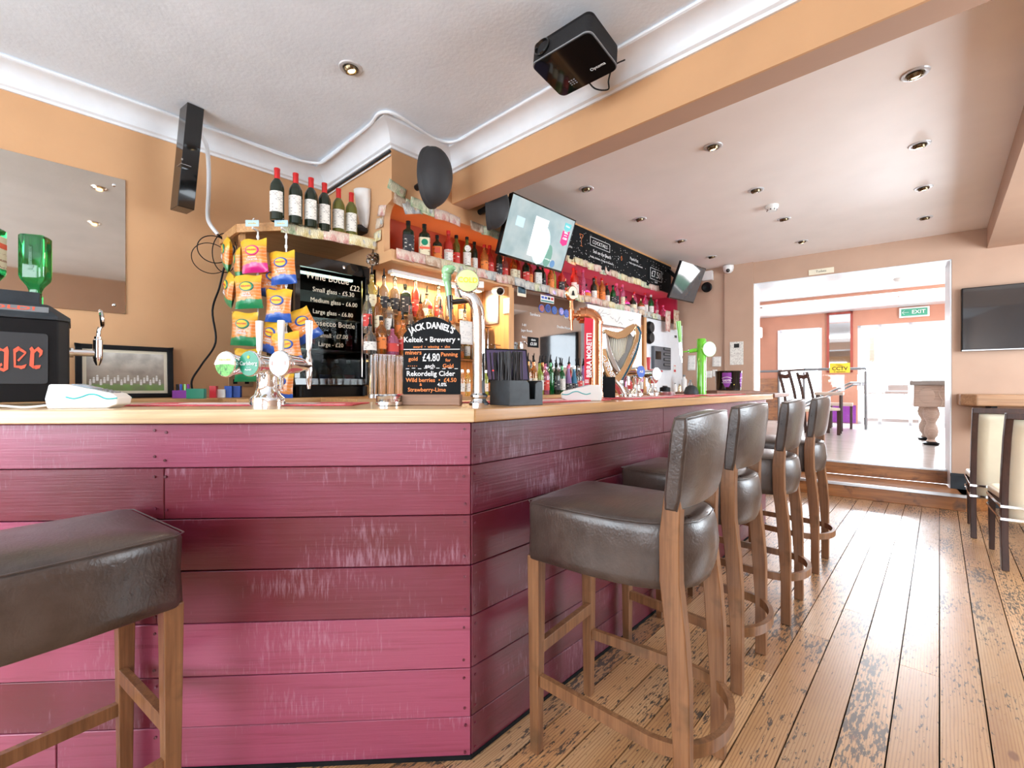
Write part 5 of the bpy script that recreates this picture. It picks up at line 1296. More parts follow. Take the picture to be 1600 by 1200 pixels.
b = MB(); b.tube(spline([L(702, 464, -.01), L(701, 450, -.01), L(699, 438, -.01), L(699, 427, -.01), L(703, 420, -.012)], 4), [.0115] * 4 + [.013] * 4 + [.017] * 4 + [.021] * 4 + [.018], 18); b.sphere(L(703, 421, -.012), .0185, 16, (1.3, 1, .72)); b.build('handle', mt['green_d'], t, smooth=True)

# ---- caddy with straws
D_ = 1.60; phi = R(35)
q = atD(795, 603, D_)
t = thing('straw_caddy', 'black plastic bar caddy with a notched side beside the chrome tap', 'caddy', (q.x, q.y, ZT), YR + phi)
b = MB(); X1, Y1, Hh = .150, .125, .090
b.box(0, X1, 0, Y1, 0, .004); b.box(0, .004, 0, Y1, 0, Hh); b.box(0, X1, Y1 - .004, Y1, 0, Hh); b.box(.075, .079, 0, Y1, 0, Hh); b.box(X1 - .004, X1, 0, Y1, 0, Hh)
notch = [(0, 0), (X1, 0), (X1, Hh - .004)]
notch += [(X1 - .022, Hh - .004), (X1 - .034, Hh - .012), (X1 - .036, .022), (X1 - .060, .022), (X1 - .062, Hh - .012), (X1 - .074, Hh), (0, Hh)]
b.pry(notch, -.004, 0); b.build('tray', M_('dusty black plastic', (.020, .024, .028), .4, var=.4, vs=30), t, bevel=.0015)
rs = random.Random(3)
M_t = Matrix.Translation((q.x, q.y, ZT)) @ Matrix.Rotation(YR + phi, 4, 'Z')
sm = None
sg = M_('black drinking straw plastic', (.022, .020, .022), .35, var=.3)
for i in range(9):
    for j in range(10):
        x_ = .010 + i * .0072 + rs.uniform(-.001, .001); y_ = .010 + j * .0115 + rs.uniform(-.002, .002)
        if sm is None:
            b = MB(); b.lathe([(.0026, 0), (.0026, .19), (.0020, .19), (.0020, .17)], 8); o = b.build('straw', sg, None, smooth=40); sm = o
        else: o = sm.copy(); col.objects.link(o)
        tag(o, 'thin black drinking straw standing upright in the black caddy', 'straw', 'straws in the caddy')
        o.location = M_t @ Vector((x_, y_, .0045)); o.rotation_euler = (rs.uniform(-.06, .06), rs.uniform(-.08, .08) + (x_ - .04) * .8, YR + phi)
t = thing('swizzle_tube', 'orange tube standing in the notch of the black caddy', 'tube', M_t @ Vector((.112, .05, .004)), YR)
b = MB(); b.lathe([(.007, 0), (.007, .05), (.006, .052), (.006, .085), (1e-5, .086)], 12); b.build('tube', mt['amber'], t, smooth=40)

# ---- copper pipe tap
D_ = 2.35; s = px(D_)
q = atD(929, 603, D_)
t = thing('beer_tap', 'copper pipe tap with a red banner on its side', 'beer tap', (q.x, q.y, ZT), YR)
def L(u, v, y=0): return Vector(((u - 929) * s, y, CAMZ - ZT + (CY - v) * s))
pts = [(0, 0, .0), (0, 0, L(929, 505).z)]
cen = L(916, 505)
rr = 13 * s
arc = [cen + Vector((rr * math.cos(a), 0, rr * math.sin(a) * .9)) for a in [k / 8 * math.pi / 2 for k in range(9)]]
b = MB(); b.tube([Vector((0, 0, 0))] + arc + [L(905, 493)], 12.2 * s, 28); b.build('pipe', mt['copper'], t, smooth=35)
b = MB()
for P, Q in ((L(929, 507), L(929, 503)), (L(917, 493), L(913, 493)), (Vector((0, 0, 0)), Vector((0, 0, .035)))): b.cyl(P, Q, 13.4 * s, n=28)
b.cyl(L(906, 493), L(901, 493), 8 * s, n=20); b.cyl(L(901, 493), L(893, 493), 4 * s, n=14)
b.build('fitting', mt['copper'], t, smooth=35)
b = MB(); b.cyl(L(893, 500), L(893, 484), 4.4 * s, n=16); b.cyl(L(893, 500), L(893.5, 516), 2.2 * s, n=12); b.cyl(L(893, 484), L(893, 470), 3.2 * s, 2.6 * s, n=14); b.build('spout', mt['copper'], t, smooth=35)
Fm = frame_mat(L(894, 458), (1, .3, 0), (.35, -1, 0))
b = MB(); b.lathe([(.024, -.03), (.033, -.02), (.034, .004), (.030, .008)], 28, Fm @ Matrix.Diagonal((.85, 1.15, 1, 1))); hd = b.build('badge_housing', mt['copper'], t, smooth=35)
b = MB(); b.lathe([(1e-5, .010), (.029, .009), (.029, .006)], 28, Fm @ Matrix.Diagonal((.85, 1.15, 1, 1))); b.build('badge', mt['cream'], hd)
b = MB(); c_ = Fm @ Vector((0, 0, .012)); b.sphere(c_ + Vector((0, 0, .006)), .005, 10); b.tube([c_ + Vector((0, 0, .003)), c_ + Vector((0, 0, -.014))], [.005, .009], 8); b.build('figure_emblem', mt['black_ink'], hd)
b = MB(); b.pry([(L(911, 603).x, L(911, 603).z), (L(918, 603).x, L(918, 603).z), (L(925, 500).x, L(925, 500).z), (L(911, 498).x, L(911, 498).z)], -.045, -.038); bn = b.build('banner', M_('crimson banner', (.62, .02, .05), .35), t, bevel=.001)
text('BIRRA MORETTI', .036, mt['white_ink'], bn, (L(918.5, 556).x, -.0458, L(918, 556).z), (R(90), R(-90), 0), sx=.88, bold=.03)
text('III', .026, mt['white_ink'], bn, (L(915, 596).x, -.0458, L(915, 596).z), (R(90), R(-90), 0), bold=.02)
text("L'AUTENTICA", .03, mt['white_ink'], t, (L(937, 560).x, -.030, L(937, 560).z), (R(90), R(-90), R(55)), sx=1.0, bold=.02)

# ---- harp tap
D_ = 2.64; s = px(D_)
q = atD(968, 603, D_)
t = thing('beer_tap', 'silver and gold harp shaped tap with blue edging', 'beer tap', (q.x, q.y, ZT), YR)
def L(u, v, y=0): return Vector(((u - 968) * s, y, CAMZ - ZT + (CY - v) * s))
def ribbon(pts, wid, y0, y1, mat, name, par, bev=.002):
    b = MB(); P = [(L(u, v).x, L(u, v).z) for u, v in pts]; n = len(P); A = []; B = []
    for i in range(n):
        a0, a1 = Vector(P[max(i - 1, 0)]), Vector(P[min(i + 1, n - 1)]); d = (a1 - a0).normalized(); nn = Vector((-d.y, d.x)); w_ = (wid[i] if isinstance(wid, list) else wid) * s / 2
        A.append(Vector(P[i]) + nn * w_); B.append(Vector(P[i]) - nn * w_)
    V = []
    for a_, b_ in zip(A, B): V.append([b.bm.verts.new((a_.x, y0, a_.y)), b.bm.verts.new((b_.x, y0, b_.y)), b.bm.verts.new((b_.x, y1, b_.y)), b.bm.verts.new((a_.x, y1, a_.y))])
    for r0, r1 in zip(V, V[1:]):
        for i in range(4): b.face([r0[i], r0[(i+1) % 4], r1[(i+1) % 4], r1[i]])
    b.face(V[0][::-1]); b.face(V[-1]); return b.build(name, mat, par, smooth=30, bevel=bev)
ribbon([(943, 517), (952, 522), (963, 525), (974, 522), (983, 515), (990, 509)], [5, 9, 11, 12, 11, 6], -.03, .03, mt['gold'], 'neck', t)
ribbon([(990, 508), (995, 514), (996, 524), (992, 542), (986, 558), (978, 575), (969, 588), (958, 596)], [4, 9, 9, 11, 13, 13, 12, 8], -.025, .025, mt['gold'], 'pillar', t)
ribbon([(994, 511), (999, 520), (997, 534), (992, 550), (985, 566), (977, 582), (970, 594)], 2.6, -.03, .03, M_('blue edge metal', (.05, .18, .32), .25, 1), 'blue_edge', t, .0008)
ribbon([(946, 520), (949, 540), (954, 558), (960, 572), (966, 581)], [3, 5, 6, 7, 5], -.025, .025, mt['steel'], 'sound_board', t)
ribbon([(943, 545), (945, 562), (950, 580), (956, 592)], [5, 9, 10, 9], -.02, .02, mt['gold'], 'sound_box', t)
b = MB()
for k in range(11):
    x0 = 951 + k * 3.0; b.cyl(L(x0, 526 - (k > 7) * (k - 7) * 2.0), L(x0 + 3.5 - k * .9, 556 + k * 1.8 - max(0, k - 5) * 4.4), .0028, n=6)
o = b.build('strings', mt['cream'], t, smooth=True)
b = MB(); b.pry([(L(u, v).x, L(u, v).z) for u, v in ((947, 524), (985, 520), (990, 526), (984, 552), (968, 580))], .004, .010); b.build('back_plate', M_('dull silver plate', (.38, .38, .36), .6), t)
text('GUINNESS', .036, mt['white_ink'], t, (L(950, 576).x, -.0215, L(950, 576).z), (R(90), R(62), 0), bold=.02)
text('GUINNESS', .020, mt['white_ink'], t, (L(990, 548).x, -.0265, L(990, 548).z), (R(90), R(-65), 0))
b = MB(); b.tube(spline([L(958, 596), L(966, 604), L(972, 614), L(978, 624)], 4), [.03, .03, .028, .026, .025, .024, .023, .022, .022, .022, .022, .022, .024], 18); b.lathe([(.04, 0), (.04, .02), (.03, .026)], 20, Matrix.Translation((.035, 0, 0))); b.build('stand', mt['chrome'], t, smooth=35)
t = thing('drip_screen', 'matt black upright panel between the copper tap and the harp', 'panel', onbar(951, 2.52), YR)
b = MB(); b.box(-.035, .035, -.01, .01, 0, .12); b.build('panel', mt['black_matt'], t, bevel=.003)

# ---- blue and white disc taps
def font_tap(u, D, v, rz, m, txt, label, col_m=None, dx=0):
    t = thing('beer_tap', label, 'beer tap', onbar(u, D), YR)
    zc = CAMZ - ZT + (CY - v) * px(D)
    b = MB(); b.lathe([(.036, 0), (.038, .02), (.034, .03), (.022, .05), (.020, .085), (.032, zc - .05), (.034, zc - .03)], 24); b.build('pedestal', mt['chrome'], t, smooth=35)
    ax = Vector((math.sin(rz), -math.cos(rz), 0))
    F = frame_mat(Vector((0, 0, zc)) + ax * .03, Vector((ax.y, -ax.x, 0)) * -1, ax)
    b = MB(); b.lathe([(.02, -.10), (.030, -.08), (.033, -.01), (.038, 0), (.038, .006)], 26, F); b.build('barrel', mt['chrome'], t, smooth=35)
    b = MB(); b.lathe([(1e-5, .009), (.037, .008), (.037, .004)], 26, F); d_ = b.build('disc', m, t, smooth=35)
    if txt:
        o_ = text(txt, .02, mt['white_ink'], d_, F @ Vector((0, 0, .0102)), (R(90), 0, rz), bold=.02)
    b = MB(); b.cyl(Vector((0, 0, zc)) - ax * .06, Vector((0, 0, zc - .08)) - ax * .06, .008, n=12); b.build('nozzle', mt['chrome'], t, smooth=True)
    b = MB(); b.cyl(Vector((0, 0, zc + .02)) - ax * .04, Vector((0, 0, zc + .11)) - ax * .04, .009, .014, n=12); b.build('handle', mt['plastic_white'] if txt else mt['red'], t, smooth=True)
font_tap(994, 2.80, 581, R(35), mt['blue_ink'], 'ALE', 'chrome tap with a blue disc between the harp and the white disc')
font_tap(1020, 2.98, 584, R(25), mt['white'], None, 'chrome tap with a plain white disc and red handle')
t = thing('steel_tray', 'small round steel tray on the bar right of the white disc tap', 'tray', onbar(1042, 3.1), 0)
b = MB(); b.lathe([(.05, 0), (.055, .03), (.052, .03), (.047, .004), (1e-5, .003)], 26); b.build('tray', mt['steel'], t, smooth=35)

# ---- green cider tap
D_ = 3.50; s = px(D_)
q = atD(1096, 603, D_)
t = thing('beer_tap', 'bright green column tap with a white disc and long green handle', 'beer tap', (q.x, q.y, ZT), YR)
def L(u, v, y=0): return Vector(((u - 1096) * s, y, CAMZ - ZT + (CY - v) * s))
b = MB(); b.lathe([(.036, 0), (.036, .02), (.034, .022), (.034, L(0, 531).z), (.030, L(0, 530).z + .003), (1e-5, L(0, 529).z)], 26); b.build('column', mt['green_l'], t, smooth=35)
Fm = frame_mat(L(1106, 546, -.03), (1, .25, 0), (.75, -1, 0))
b = MB(); b.lathe([(.025, -.06), (.045, -.03), (.058, -.012), (.058, 0)], 28, Fm); b.cyl(L(1096, 546), L(1104, 546, -.01), .025, n=16); hd = b.build('disc_housing', mt['green_l'], t, smooth=35)
b = MB(); b.lathe([(1e-5, .004), (.053, .003), (.055, 0)], 28, Fm); b.build('disc', mt['white'], hd, smooth=35)
b = MB(); b.cyl(L(1088, 547), L(1076, 549), .016, .013, n=16); b.cyl(L(1076, 549), L(1066, 550), .006, .003, n=12); b.build('arm', mt['green_l'], t, smooth=35)
b = MB(); b.cyl(L(1064, 556), L(1063, 535), .010, n=12); b.cyl(L(1064, 556), L(1065, 566), .005, n=10); b.build('spout', mt['chrome'], t, smooth=35)
b = MB(); b.cyl(L(1063, 535), L(1060, 502), .013, .018, n=16); b.build('handle', mt['green_l'], t, smooth=35)
t = thing('drip_bowl', 'low dark round bowl on the bar left of the bright green tap', 'bowl', onbar(1080, 3.45), 0)
b = MB(); b.lathe([(.05, 0), (.055, .02), (.04, .06), (.015, .075), (1e-5, .076)], 22); b.build('bowl', mt['slate'], t, smooth=True)

# ---- ice bucket
q = atD(1138, 603, 4.05)
t = thing('bucket_stand_board', 'brown wooden board under the dark bucket at the bar end', 'board', (q.x, q.y, ZT), YR)
b = MB(); b.box(-.17, .21, -.15, .15, 0, .030); b.build('board', mt['brown_wood'], t, bevel=.004)
t = thing('ice_bucket', 'dark ice bucket with purple shield badges at the bar end', 'ice bucket', (q.x, q.y, ZT + .030), YR)
b = MB(); b.lathe([(.095, 0), (.100, .004), (.110, .165), (.112, .172), (.107, .172), (.097, .01), (1e-5, .008)], 32); b.build('bucket', mt['black_gloss'], t, smooth=35)
for sgn, a0 in ((0, R(-122)), (1, R(-38))):
    def F_(x, z, r_=.001):
        rad = .1005 + .010 * z / .165 + r_; a = a0 + x / rad; return Vector((rad * math.cos(a), rad * math.sin(a), z))
    b = MB(); b.grid(lambda a, c: F_((a - .5) * .075 * (1 - .75 * max(0, .45 - c) ** 1.3 * 2.2), .03 + c * .125), 8, 10); sh = b.build('shield_badge', mt['purple'], t, smooth=True)
    b = MB(); b.tube([F_((k / 8 - .5) * .08, .105 + .012 * math.sin(k / 8 * math.pi), .002) for k in range(9)], .0016, 6); b.tube([F_((k / 8 - .5) * .08, .068 + .0 * k, .002) for k in range(9)], .0016, 6); b.build('badge_line', mt['white_ink'], sh, smooth=True)
    c_ = F_(0, .086, .002)
    text('UOTE' if sgn == 0 else 'TK', .024, mt['white_ink'], sh, c_, (R(90), 0, a0 + R(90)), bold=.02)
text('•', .03, mt['yellow'], t, (0.0, -.106, .05), (R(90), 0, 0))
# ================================================================ BOTTLES
PROF = {   # name: (profile, neck top z, label z0, z1, square exponent)
 'wine': ([(0, .012), (.020, .004), (.034, 0), (.0375, .004), (.0375, .185), (.035, .205), (.026, .225), (.0155, .24), (.0140, .255), (.0140, .290), (.0150, .291), (.0150, .300)], .300, .045, .162, 0),
 'spirit': ([(0, .006), (.034, 0), (.037, .005), (.037, .165), (.033, .188), (.018, .208), (.0135, .222), (.0135, .262), (.015, .264), (.015, .272)], .272, .04, .125, 0),
 'slim': ([(0, .006), (.030, 0), (.032, .005), (.032, .19), (.027, .215), (.015, .235), (.013, .25), (.013, .285)], .285, .05, .14, 0),
 'square': ([(0, .006), (.034, 0), (.038, .005), (.038, .165), (.035, .178), (.017, .195), (.0135, .205), (.0135, .245)], .245, .03, .15, 6),
 'dumpy': ([(0, .006), (.044, 0), (.048, .006), (.048, .10), (.040, .130), (.018, .155), (.0135, .165), (.0135, .20)], .20, .025, .085, 0),
 'round': ([(0, .006), (.035, 0), (.052, .02), (.062, .06), (.055, .10), (.028, .135), (.014, .15), (.0135, .19)], .19, .03, .085, 0),
 'tall': ([(0, .006), (.026, 0), (.028, .005), (.031, .16), (.030, .20), (.017, .235), (.0125, .26), (.0125, .31)], .31, .05, .13, 0),
 'cone': ([(0, .006), (.040, 0), (.043, .008), (.036, .09), (.024, .16), (.015, .20), (.013, .23), (.013, .26)], .26, .03, .10, 0),
}
foil_red = M_('red foil', (.60, .03, .03), .3, .4)
capm = {'red': foil_red, 'black': mt['black'], 'gold': mt['gold'], 'white': mt['plastic_white'], 'green': GL['green'], 'steel': mt['chrome'], 'pinkcap': M_('pink cap', (.75, .12, .25), .4), 'orange': mt['amber'], 'purple': mt['purple']}
def bottle(p, shape, glass, lab, cap, label, group, rz=0, k=1.0, capk='cap', name='spirit_bottle', lspan=1.15, ltext=None):
    prof, top, l0, l1, sq = PROF[shape]
    t = thing(name, label, 'bottle', p, rz, group)
    n = 28 if sq else 22
    b = MB(); b.lathe([(max(r, 1e-5) * k, z * k) for r, z in prof], n, None, sq); b.build('glass_body', GL[glass], t, smooth=40)
    if lab:
        rmax = max(r for r, z in prof if l0 - .02 <= z <= l1 + .05) * k + .0007
        if shape in ('round', 'cone'): rmax = None
        def rad(z):
            if rmax: return rmax
            for (ra, za), (rb_, zb) in zip(prof[1:], prof[2:]):
                if za * k <= z <= zb * k: return (ra + (rb_ - ra) * (z - za * k) / max(1e-6, (zb - za) * k)) * k + .001
            return .04 * k
        def f(a, c):
            an = -math.pi / 2 + (a - .5) * 2 * lspan; z = (l0 + (l1 - l0) * c) * k; r_ = rad(z); cc, ss = math.cos(an), math.sin(an)
            kk = 1.0 / (abs(cc) ** sq + abs(ss) ** sq) ** (1 / sq) if sq else 1
            return (r_ * cc * kk, r_ * ss * kk, z)
        b = MB(); b.grid(f, 10, 4); lb = b.build('paper_label', lab if not isinstance(lab, str) else mt[lab], t, smooth=50)
        if ltext: text(ltext[0], ltext[1], mt[ltext[2]] if len(ltext) > 2 else mt['black_ink'], lb, (0, -(rad((l0 + l1) / 2 * k)) - .001, (l0 + l1) / 2 * k))
    zt_ = top * k
    if capk == 'foil':
        b = MB(); b.lathe([(.0150 * k, (top - .062) * k), (.0155 * k, (top - .06) * k), (.0152 * k, zt_ - .012), (.0162 * k, zt_ - .011), (.0162 * k, zt_ + .001), (1e-5, zt_ + .002)], 20); b.build('foil_capsule', capm[cap], t, smooth=40)
    elif capk == 'cap':
        b = MB(); b.lathe([(.0158 * k, zt_ - .022 * k), (.0158 * k, zt_ + .004), (1e-5, zt_ + .005)], 18); b.build('cap', capm[cap], t, smooth=40)
    else:
        b = MB(); b.lathe([(.0145 * k, zt_ - .004), (.0150 * k, zt_ + .004), (.008 * k, zt_ + .012), (.0055 * k, zt_ + .02)], 14); b.tube([(0, 0, zt_ + .015), (0, -.003, zt_ + .045), (0, -.012, zt_ + .062)], [.0062, .0045, .003], 8); b.build('pourer', mt['black'], t, smooth=40)
    return t

# ---- wine shelf over the fridge
ZS = 2.10
t = thing('wine_shelf', 'plywood corner shelf over the fridge holding six wine bottles', 'shelf', (-3.40, .85, ZS))
b = MB(); b.prz([(0, 0), (.36, 0), (.62, .19), (.71, .70), (0, .70)], 0, .012); b.build('board', wood('plain plywood', (.50, .29, .13), (.62, .38, .19), 'y', .5), t)
b = MB()
for q0, q1 in (((.02, 0), (.36, 0)), ((.36, 0), (.62, .19)), ((.62, .19), (.715, .703))): b.bar((q0[0], q0[1], .005), (q1[0], q1[1], .005), .020, .050)
b.build('edge_lipping', mt['pine_y'], t, bevel=.002)
b = MB(); b.box(.30, .335, .02, .05, -.22, 0); b.build('batten', mt['pine'], t)
p6 = [(433, 2.60), (462, 2.66), (486, 2.72), (507, 2.79), (529, 2.87), (549, 2.93)]
wl = ['first wine bottle on the corner shelf, nearest the room, dark with red foil', 'second dark wine bottle on the corner shelf, right of the nearest', 'third dark wine bottle from the left on the corner shelf', 'fourth dark wine bottle from the left, next to the first olive glass one', 'olive glass wine bottle between dark bottle and the last one', 'sixth wine bottle, olive glass, nearest the white wall light']
for k, (u, D_) in enumerate(p6):
    p = atD(u, 603, D_)
    bottle((p.x, p.y, ZS + .012), 'wine', 'dark' if k < 4 else 'olive', 'lab_white', 'red', wl[k], 'wine bottles on the corner shelf', R(YAW) + R(10), 1.0, 'foil', 'wine_bottle')

# ---- bottle fridge
t = thing('bottle_fridge', 'black glass-door bottle fridge with chalked wine prices', 'fridge', (-2.80, 1.085, 1.10), R(90))
W, H, Dp = .485, .868, .46       # local x -> +Y world, front = local -y -> +X world
b = MB(); b.box(0, W, .03, Dp, 0, .07); b.box(0, W, .03, Dp, H - .05, H); b.box(0, .02, .03, Dp, .07, H - .05); b.box(W - .02, W, .03, Dp, .07, H - .05); b.box(.02, W - .02, Dp - .02, Dp, .07, H - .05); b.build('cabinet', mt['black'], t, bevel=.003)
b = MB(); b.box(0, W, -.01, .028, .075, .115); b.box(0, W, -.01, .028, H - .075, H); b.box(0, .030, -.01, .028, .115, H - .075); b.box(W - .030, W, -.01, .028, .115, H - .075); dr = b.build('door_frame', mt['black_gloss'], t, bevel=.003)
b = MB(); b.box(.03, W - .03, .004, .008, .115, H - .075); gp = b.build('door_glass', M_('dark tinted glass', (.35, .40, .38), .02, trans=1, var=0, ior=1.12), dr)
b = MB(); b.box(W - .055, W - .048, -.002, .004, .13, H - .10); b.build('door_edge', mt['steel'], dr)
b = MB(); b.lathe([(.010, 0), (.010, .006), (.006, .007)], 16, frame_mat((.30, -.010, H - .035), (1, 0, 0), (0, -1, 0))); b.build('lock', mt['chrome'], dr, smooth=35)
b = MB(); b.box(.04, W - .09, .05, .07, H - .105, H - .09); b.build('light_tube', mt['tube_white'], t)
b = MB()
for zz in (.30, .50, .66): 
    for k in range(16): b.cyl((.022, .05 + k * .024, zz), (W - .022, .05 + k * .024, zz), .0015, n=5)
b.build('wire_shelf', mt['steel'], t)
for x_ in (.03, W - .03): b = MB(); b.lathe([(.018, 0), (.018, .06)], 14, Matrix.Translation((x_, .0, .008))); b.build('hinge', mt['black'], t)
text([('Wine Bottle', -.04, .250, .060), ('£22', .140, .215, .050), ('Small glass - £5.30', .0, .170, .040), ('Medium glass - £6.00', .004, .105, .039), ('Large glass - £6.80', -.004, .035, .038), ('Prosecco Bottle', -.01, -.035, .050), ('Small - £7.00', .0, -.110, .038), ('Large - £20', -.02, -.165, .038)], 1, mt['cream'], gp, (W / 2, -.001, H / 2 + .06), sx=.93)
rs = random.Random(9)
for k in range(5):
    bottle((0, 0, 0), 'slim', ['green', 'clear', 'amber', 'olive', 'pink'][k], ['lab_white', 'lab_red', 'lab_cream', 'lab_white', 'lab_red'][k], 'gold', 'bottle standing inside the fridge, %s from the left' % ORD[k], 'bottles inside the fridge', R(90), .75, 'cap', 'fridge_bottle').matrix_basis = Matrix.Translation((-2.94, 1.085 + .07 + k * .085, 1.10 + .302)) @ Matrix.Rotation(R(90), 4, 'Z')
for k in range(5):
    bottle((0, 0, 0), 'dumpy', ['clear', 'red', 'clear', 'orange', 'clear'][k], ['lab_white', None, 'lab_blue', 'lab_cream', 'lab_red'][k], 'white', 'short bottle on the bottom of the fridge, %s from the left' % ORD[k], 'bottles inside the fridge', R(90), .85, 'cap', 'fridge_bottle').matrix_basis = Matrix.Translation((-2.94, 1.085 + .07 + k * .085, 1.10 + .071)) @ Matrix.Rotation(R(90), 4, 'Z')

# crumpled clear wrap with fitting above the fridge's right corner
p = atX(583, 405, -2.68)
t = thing('plastic_bag', 'crumpled clear plastic bag hanging at the right end of the wine shelf', 'bag', p, 0)
b = MB(); rs2 = random.Random(2)
b.sphere((0, 0, 0), .04, 16, (1, 1, 1)); 
for v in b.bm.verts: v.co *= rs2.uniform(.7, 1.25)
b.build('bag', mt['glass'], t, smooth=False); b = MB(); b.cyl((0, 0, .035), (0, 0, .08), .003, n=6); b.build('string', mt['black'], t)

# ---- stepped rack with lit spirits
t = thing('bottle_rack', 'three stepped shelves of lit spirit bottles right of the fridge', 'shelf', (-2.80, 1.585, 1.10), 0)
for k, (x0, x1, z_) in enumerate(((0, .13, .555), (.13, .225, .40), (.225, .31, .265), (0, .125, .265))):
    b = MB(); b.box(x0, x1, (-.02, -.11, -.16, .0)[k], 1.02, z_ - .006, z_); b.build('shelf_board', mt['pine_y'] if k == 0 else mt['glass'], t, bevel=.001)
for y_ in (.45, .98):
    for x_, z_ in ((.12, .549), (.20, .394), (.30, .259)): b = MB(); b.cyl((x_, y_, 0), (x_, y_, z_), .005, n=8); b.build('post', mt['chrome'], t, smooth=True)
def yAt(u, X):
    d = ray(u, 600); return X / d.x * d.y
G1 = 'lit spirit bottles on the stepped shelves'
rows = [(-2.735, 1.655, [(581, 'spirit', 'yellow', 'lab_cream', 'black'), (600, 'spirit', 'clear', 'lab_black', 'black'), (617, 'spirit', 'clear', 'lab_black', 'white'), (633, 'square', 'dark', 'lab_black', 'black'), (649, 'slim', 'red', 'lab_red', 'red'), (667, 'dumpy', 'clear', 'lab_white', 'gold'), (685, 'spirit', 'clear', 'lab_red', 'red'), (702, 'slim', 'clear', 'lab_white', 'black'), (722, 'spirit', 'amber', 'lab_cream', 'black'), (741, 'slim', 'amber', 'lab_black', 'black')]),
        (-2.625, 1.50, [(574, 'slim', 'clear', 'lab_red', 'black'), (590, 'slim', 'amber', 'lab_cream', 'black'), (606, 'spirit', 'clear', 'lab_white', 'black'), (623, 'dumpy', 'orange', 'lab_orange', 'orange'), (641, 'cone', 'clear', 'lab_black', 'black'), (657, 'slim', 'amber', 'lab_white', 'black'), (672, 'spirit', 'yellow', 'lab_orange', 'red'), (688, 'spirit', 'clear', 'lab_white', 'black'), (706, 'slim', 'orange', 'lab_cream', 'gold'), (726, 'spirit', 'clear', 'lab_orange', 'black')]),
        (-2.535, 1.365, [(578, 'dumpy', 'clear', 'lab_white', 'black'), (592, 'spirit', 'amber', 'lab_orange', 'black'), (609, 'dumpy', 'pink', 'lab_red', 'black'), (626, 'spirit', 'orange', 'lab_red', 'red'), (644, 'dumpy', 'clear', 'lab_cream', 'gold'), (663, 'spirit', 'amber', 'lab_white', 'black'), (682, 'dumpy', 'clear', 'lab_black', 'black'), (702, 'slim', 'clear', 'lab_white', 'black')])]
for ri, (X, Z, L_) in enumerate(rows):
    yp = 1.33
    for k, (u, sh, gl_, lb, cp) in enumerate(L_):
        yp = max(yAt(u, X), yp + .078)
        bottle((X, yp, Z), sh, gl_, lb, cp, '%s glass bottle with pourer, %s from the left on the %s of the stepped shelves' % (gl_, ORD[k], ['highest', 'middle', 'lowest'][ri]), G1, R(65), .86 if ri else .92, 'pourer' if (k + ri) % 4 != 3 else 'cap')
for k in range(11):
    bottle((-2.742, 1.625 + k * .085, 1.366), ['slim', 'spirit', 'dumpy'][k % 3], ['clear', 'orange', 'amber', 'clear', 'yellow'][k % 5], ['lab_orange', 'lab_white', 'lab_cream', 'lab_red'][k % 4], ['gold', 'red', 'black'][k % 3], 'bottle on the back shelf under the highest row of lit spirits, %s from the left' % ORD[k], 'lit spirit bottles under the highest shelf', R(65), .85, 'cap')
# stacked tall glasses
for k in range(11):
    y_ = yAt(583, -2.40) + k * .058
    t = thing('tall_glass', 'tall clear tube glass below the stepped shelves, %s from the left' % ORD[k], 'glass', (-2.40, y_, 1.10), 0, 'tall tube glasses on the back counter')
    b = MB(); b.lathe([(.024, 0), (.026, .003), (.028, .25), (.0265, .25), (.0245, .006), (1e-5, .006)], 20); b.build('tube', mt['glass'], t, smooth=40)
    b = MB(); b.lathe([(.027, 0), (.027, .02), (.025, .022)], 18); b.build('foot', mt['steel'], t, smooth=40)

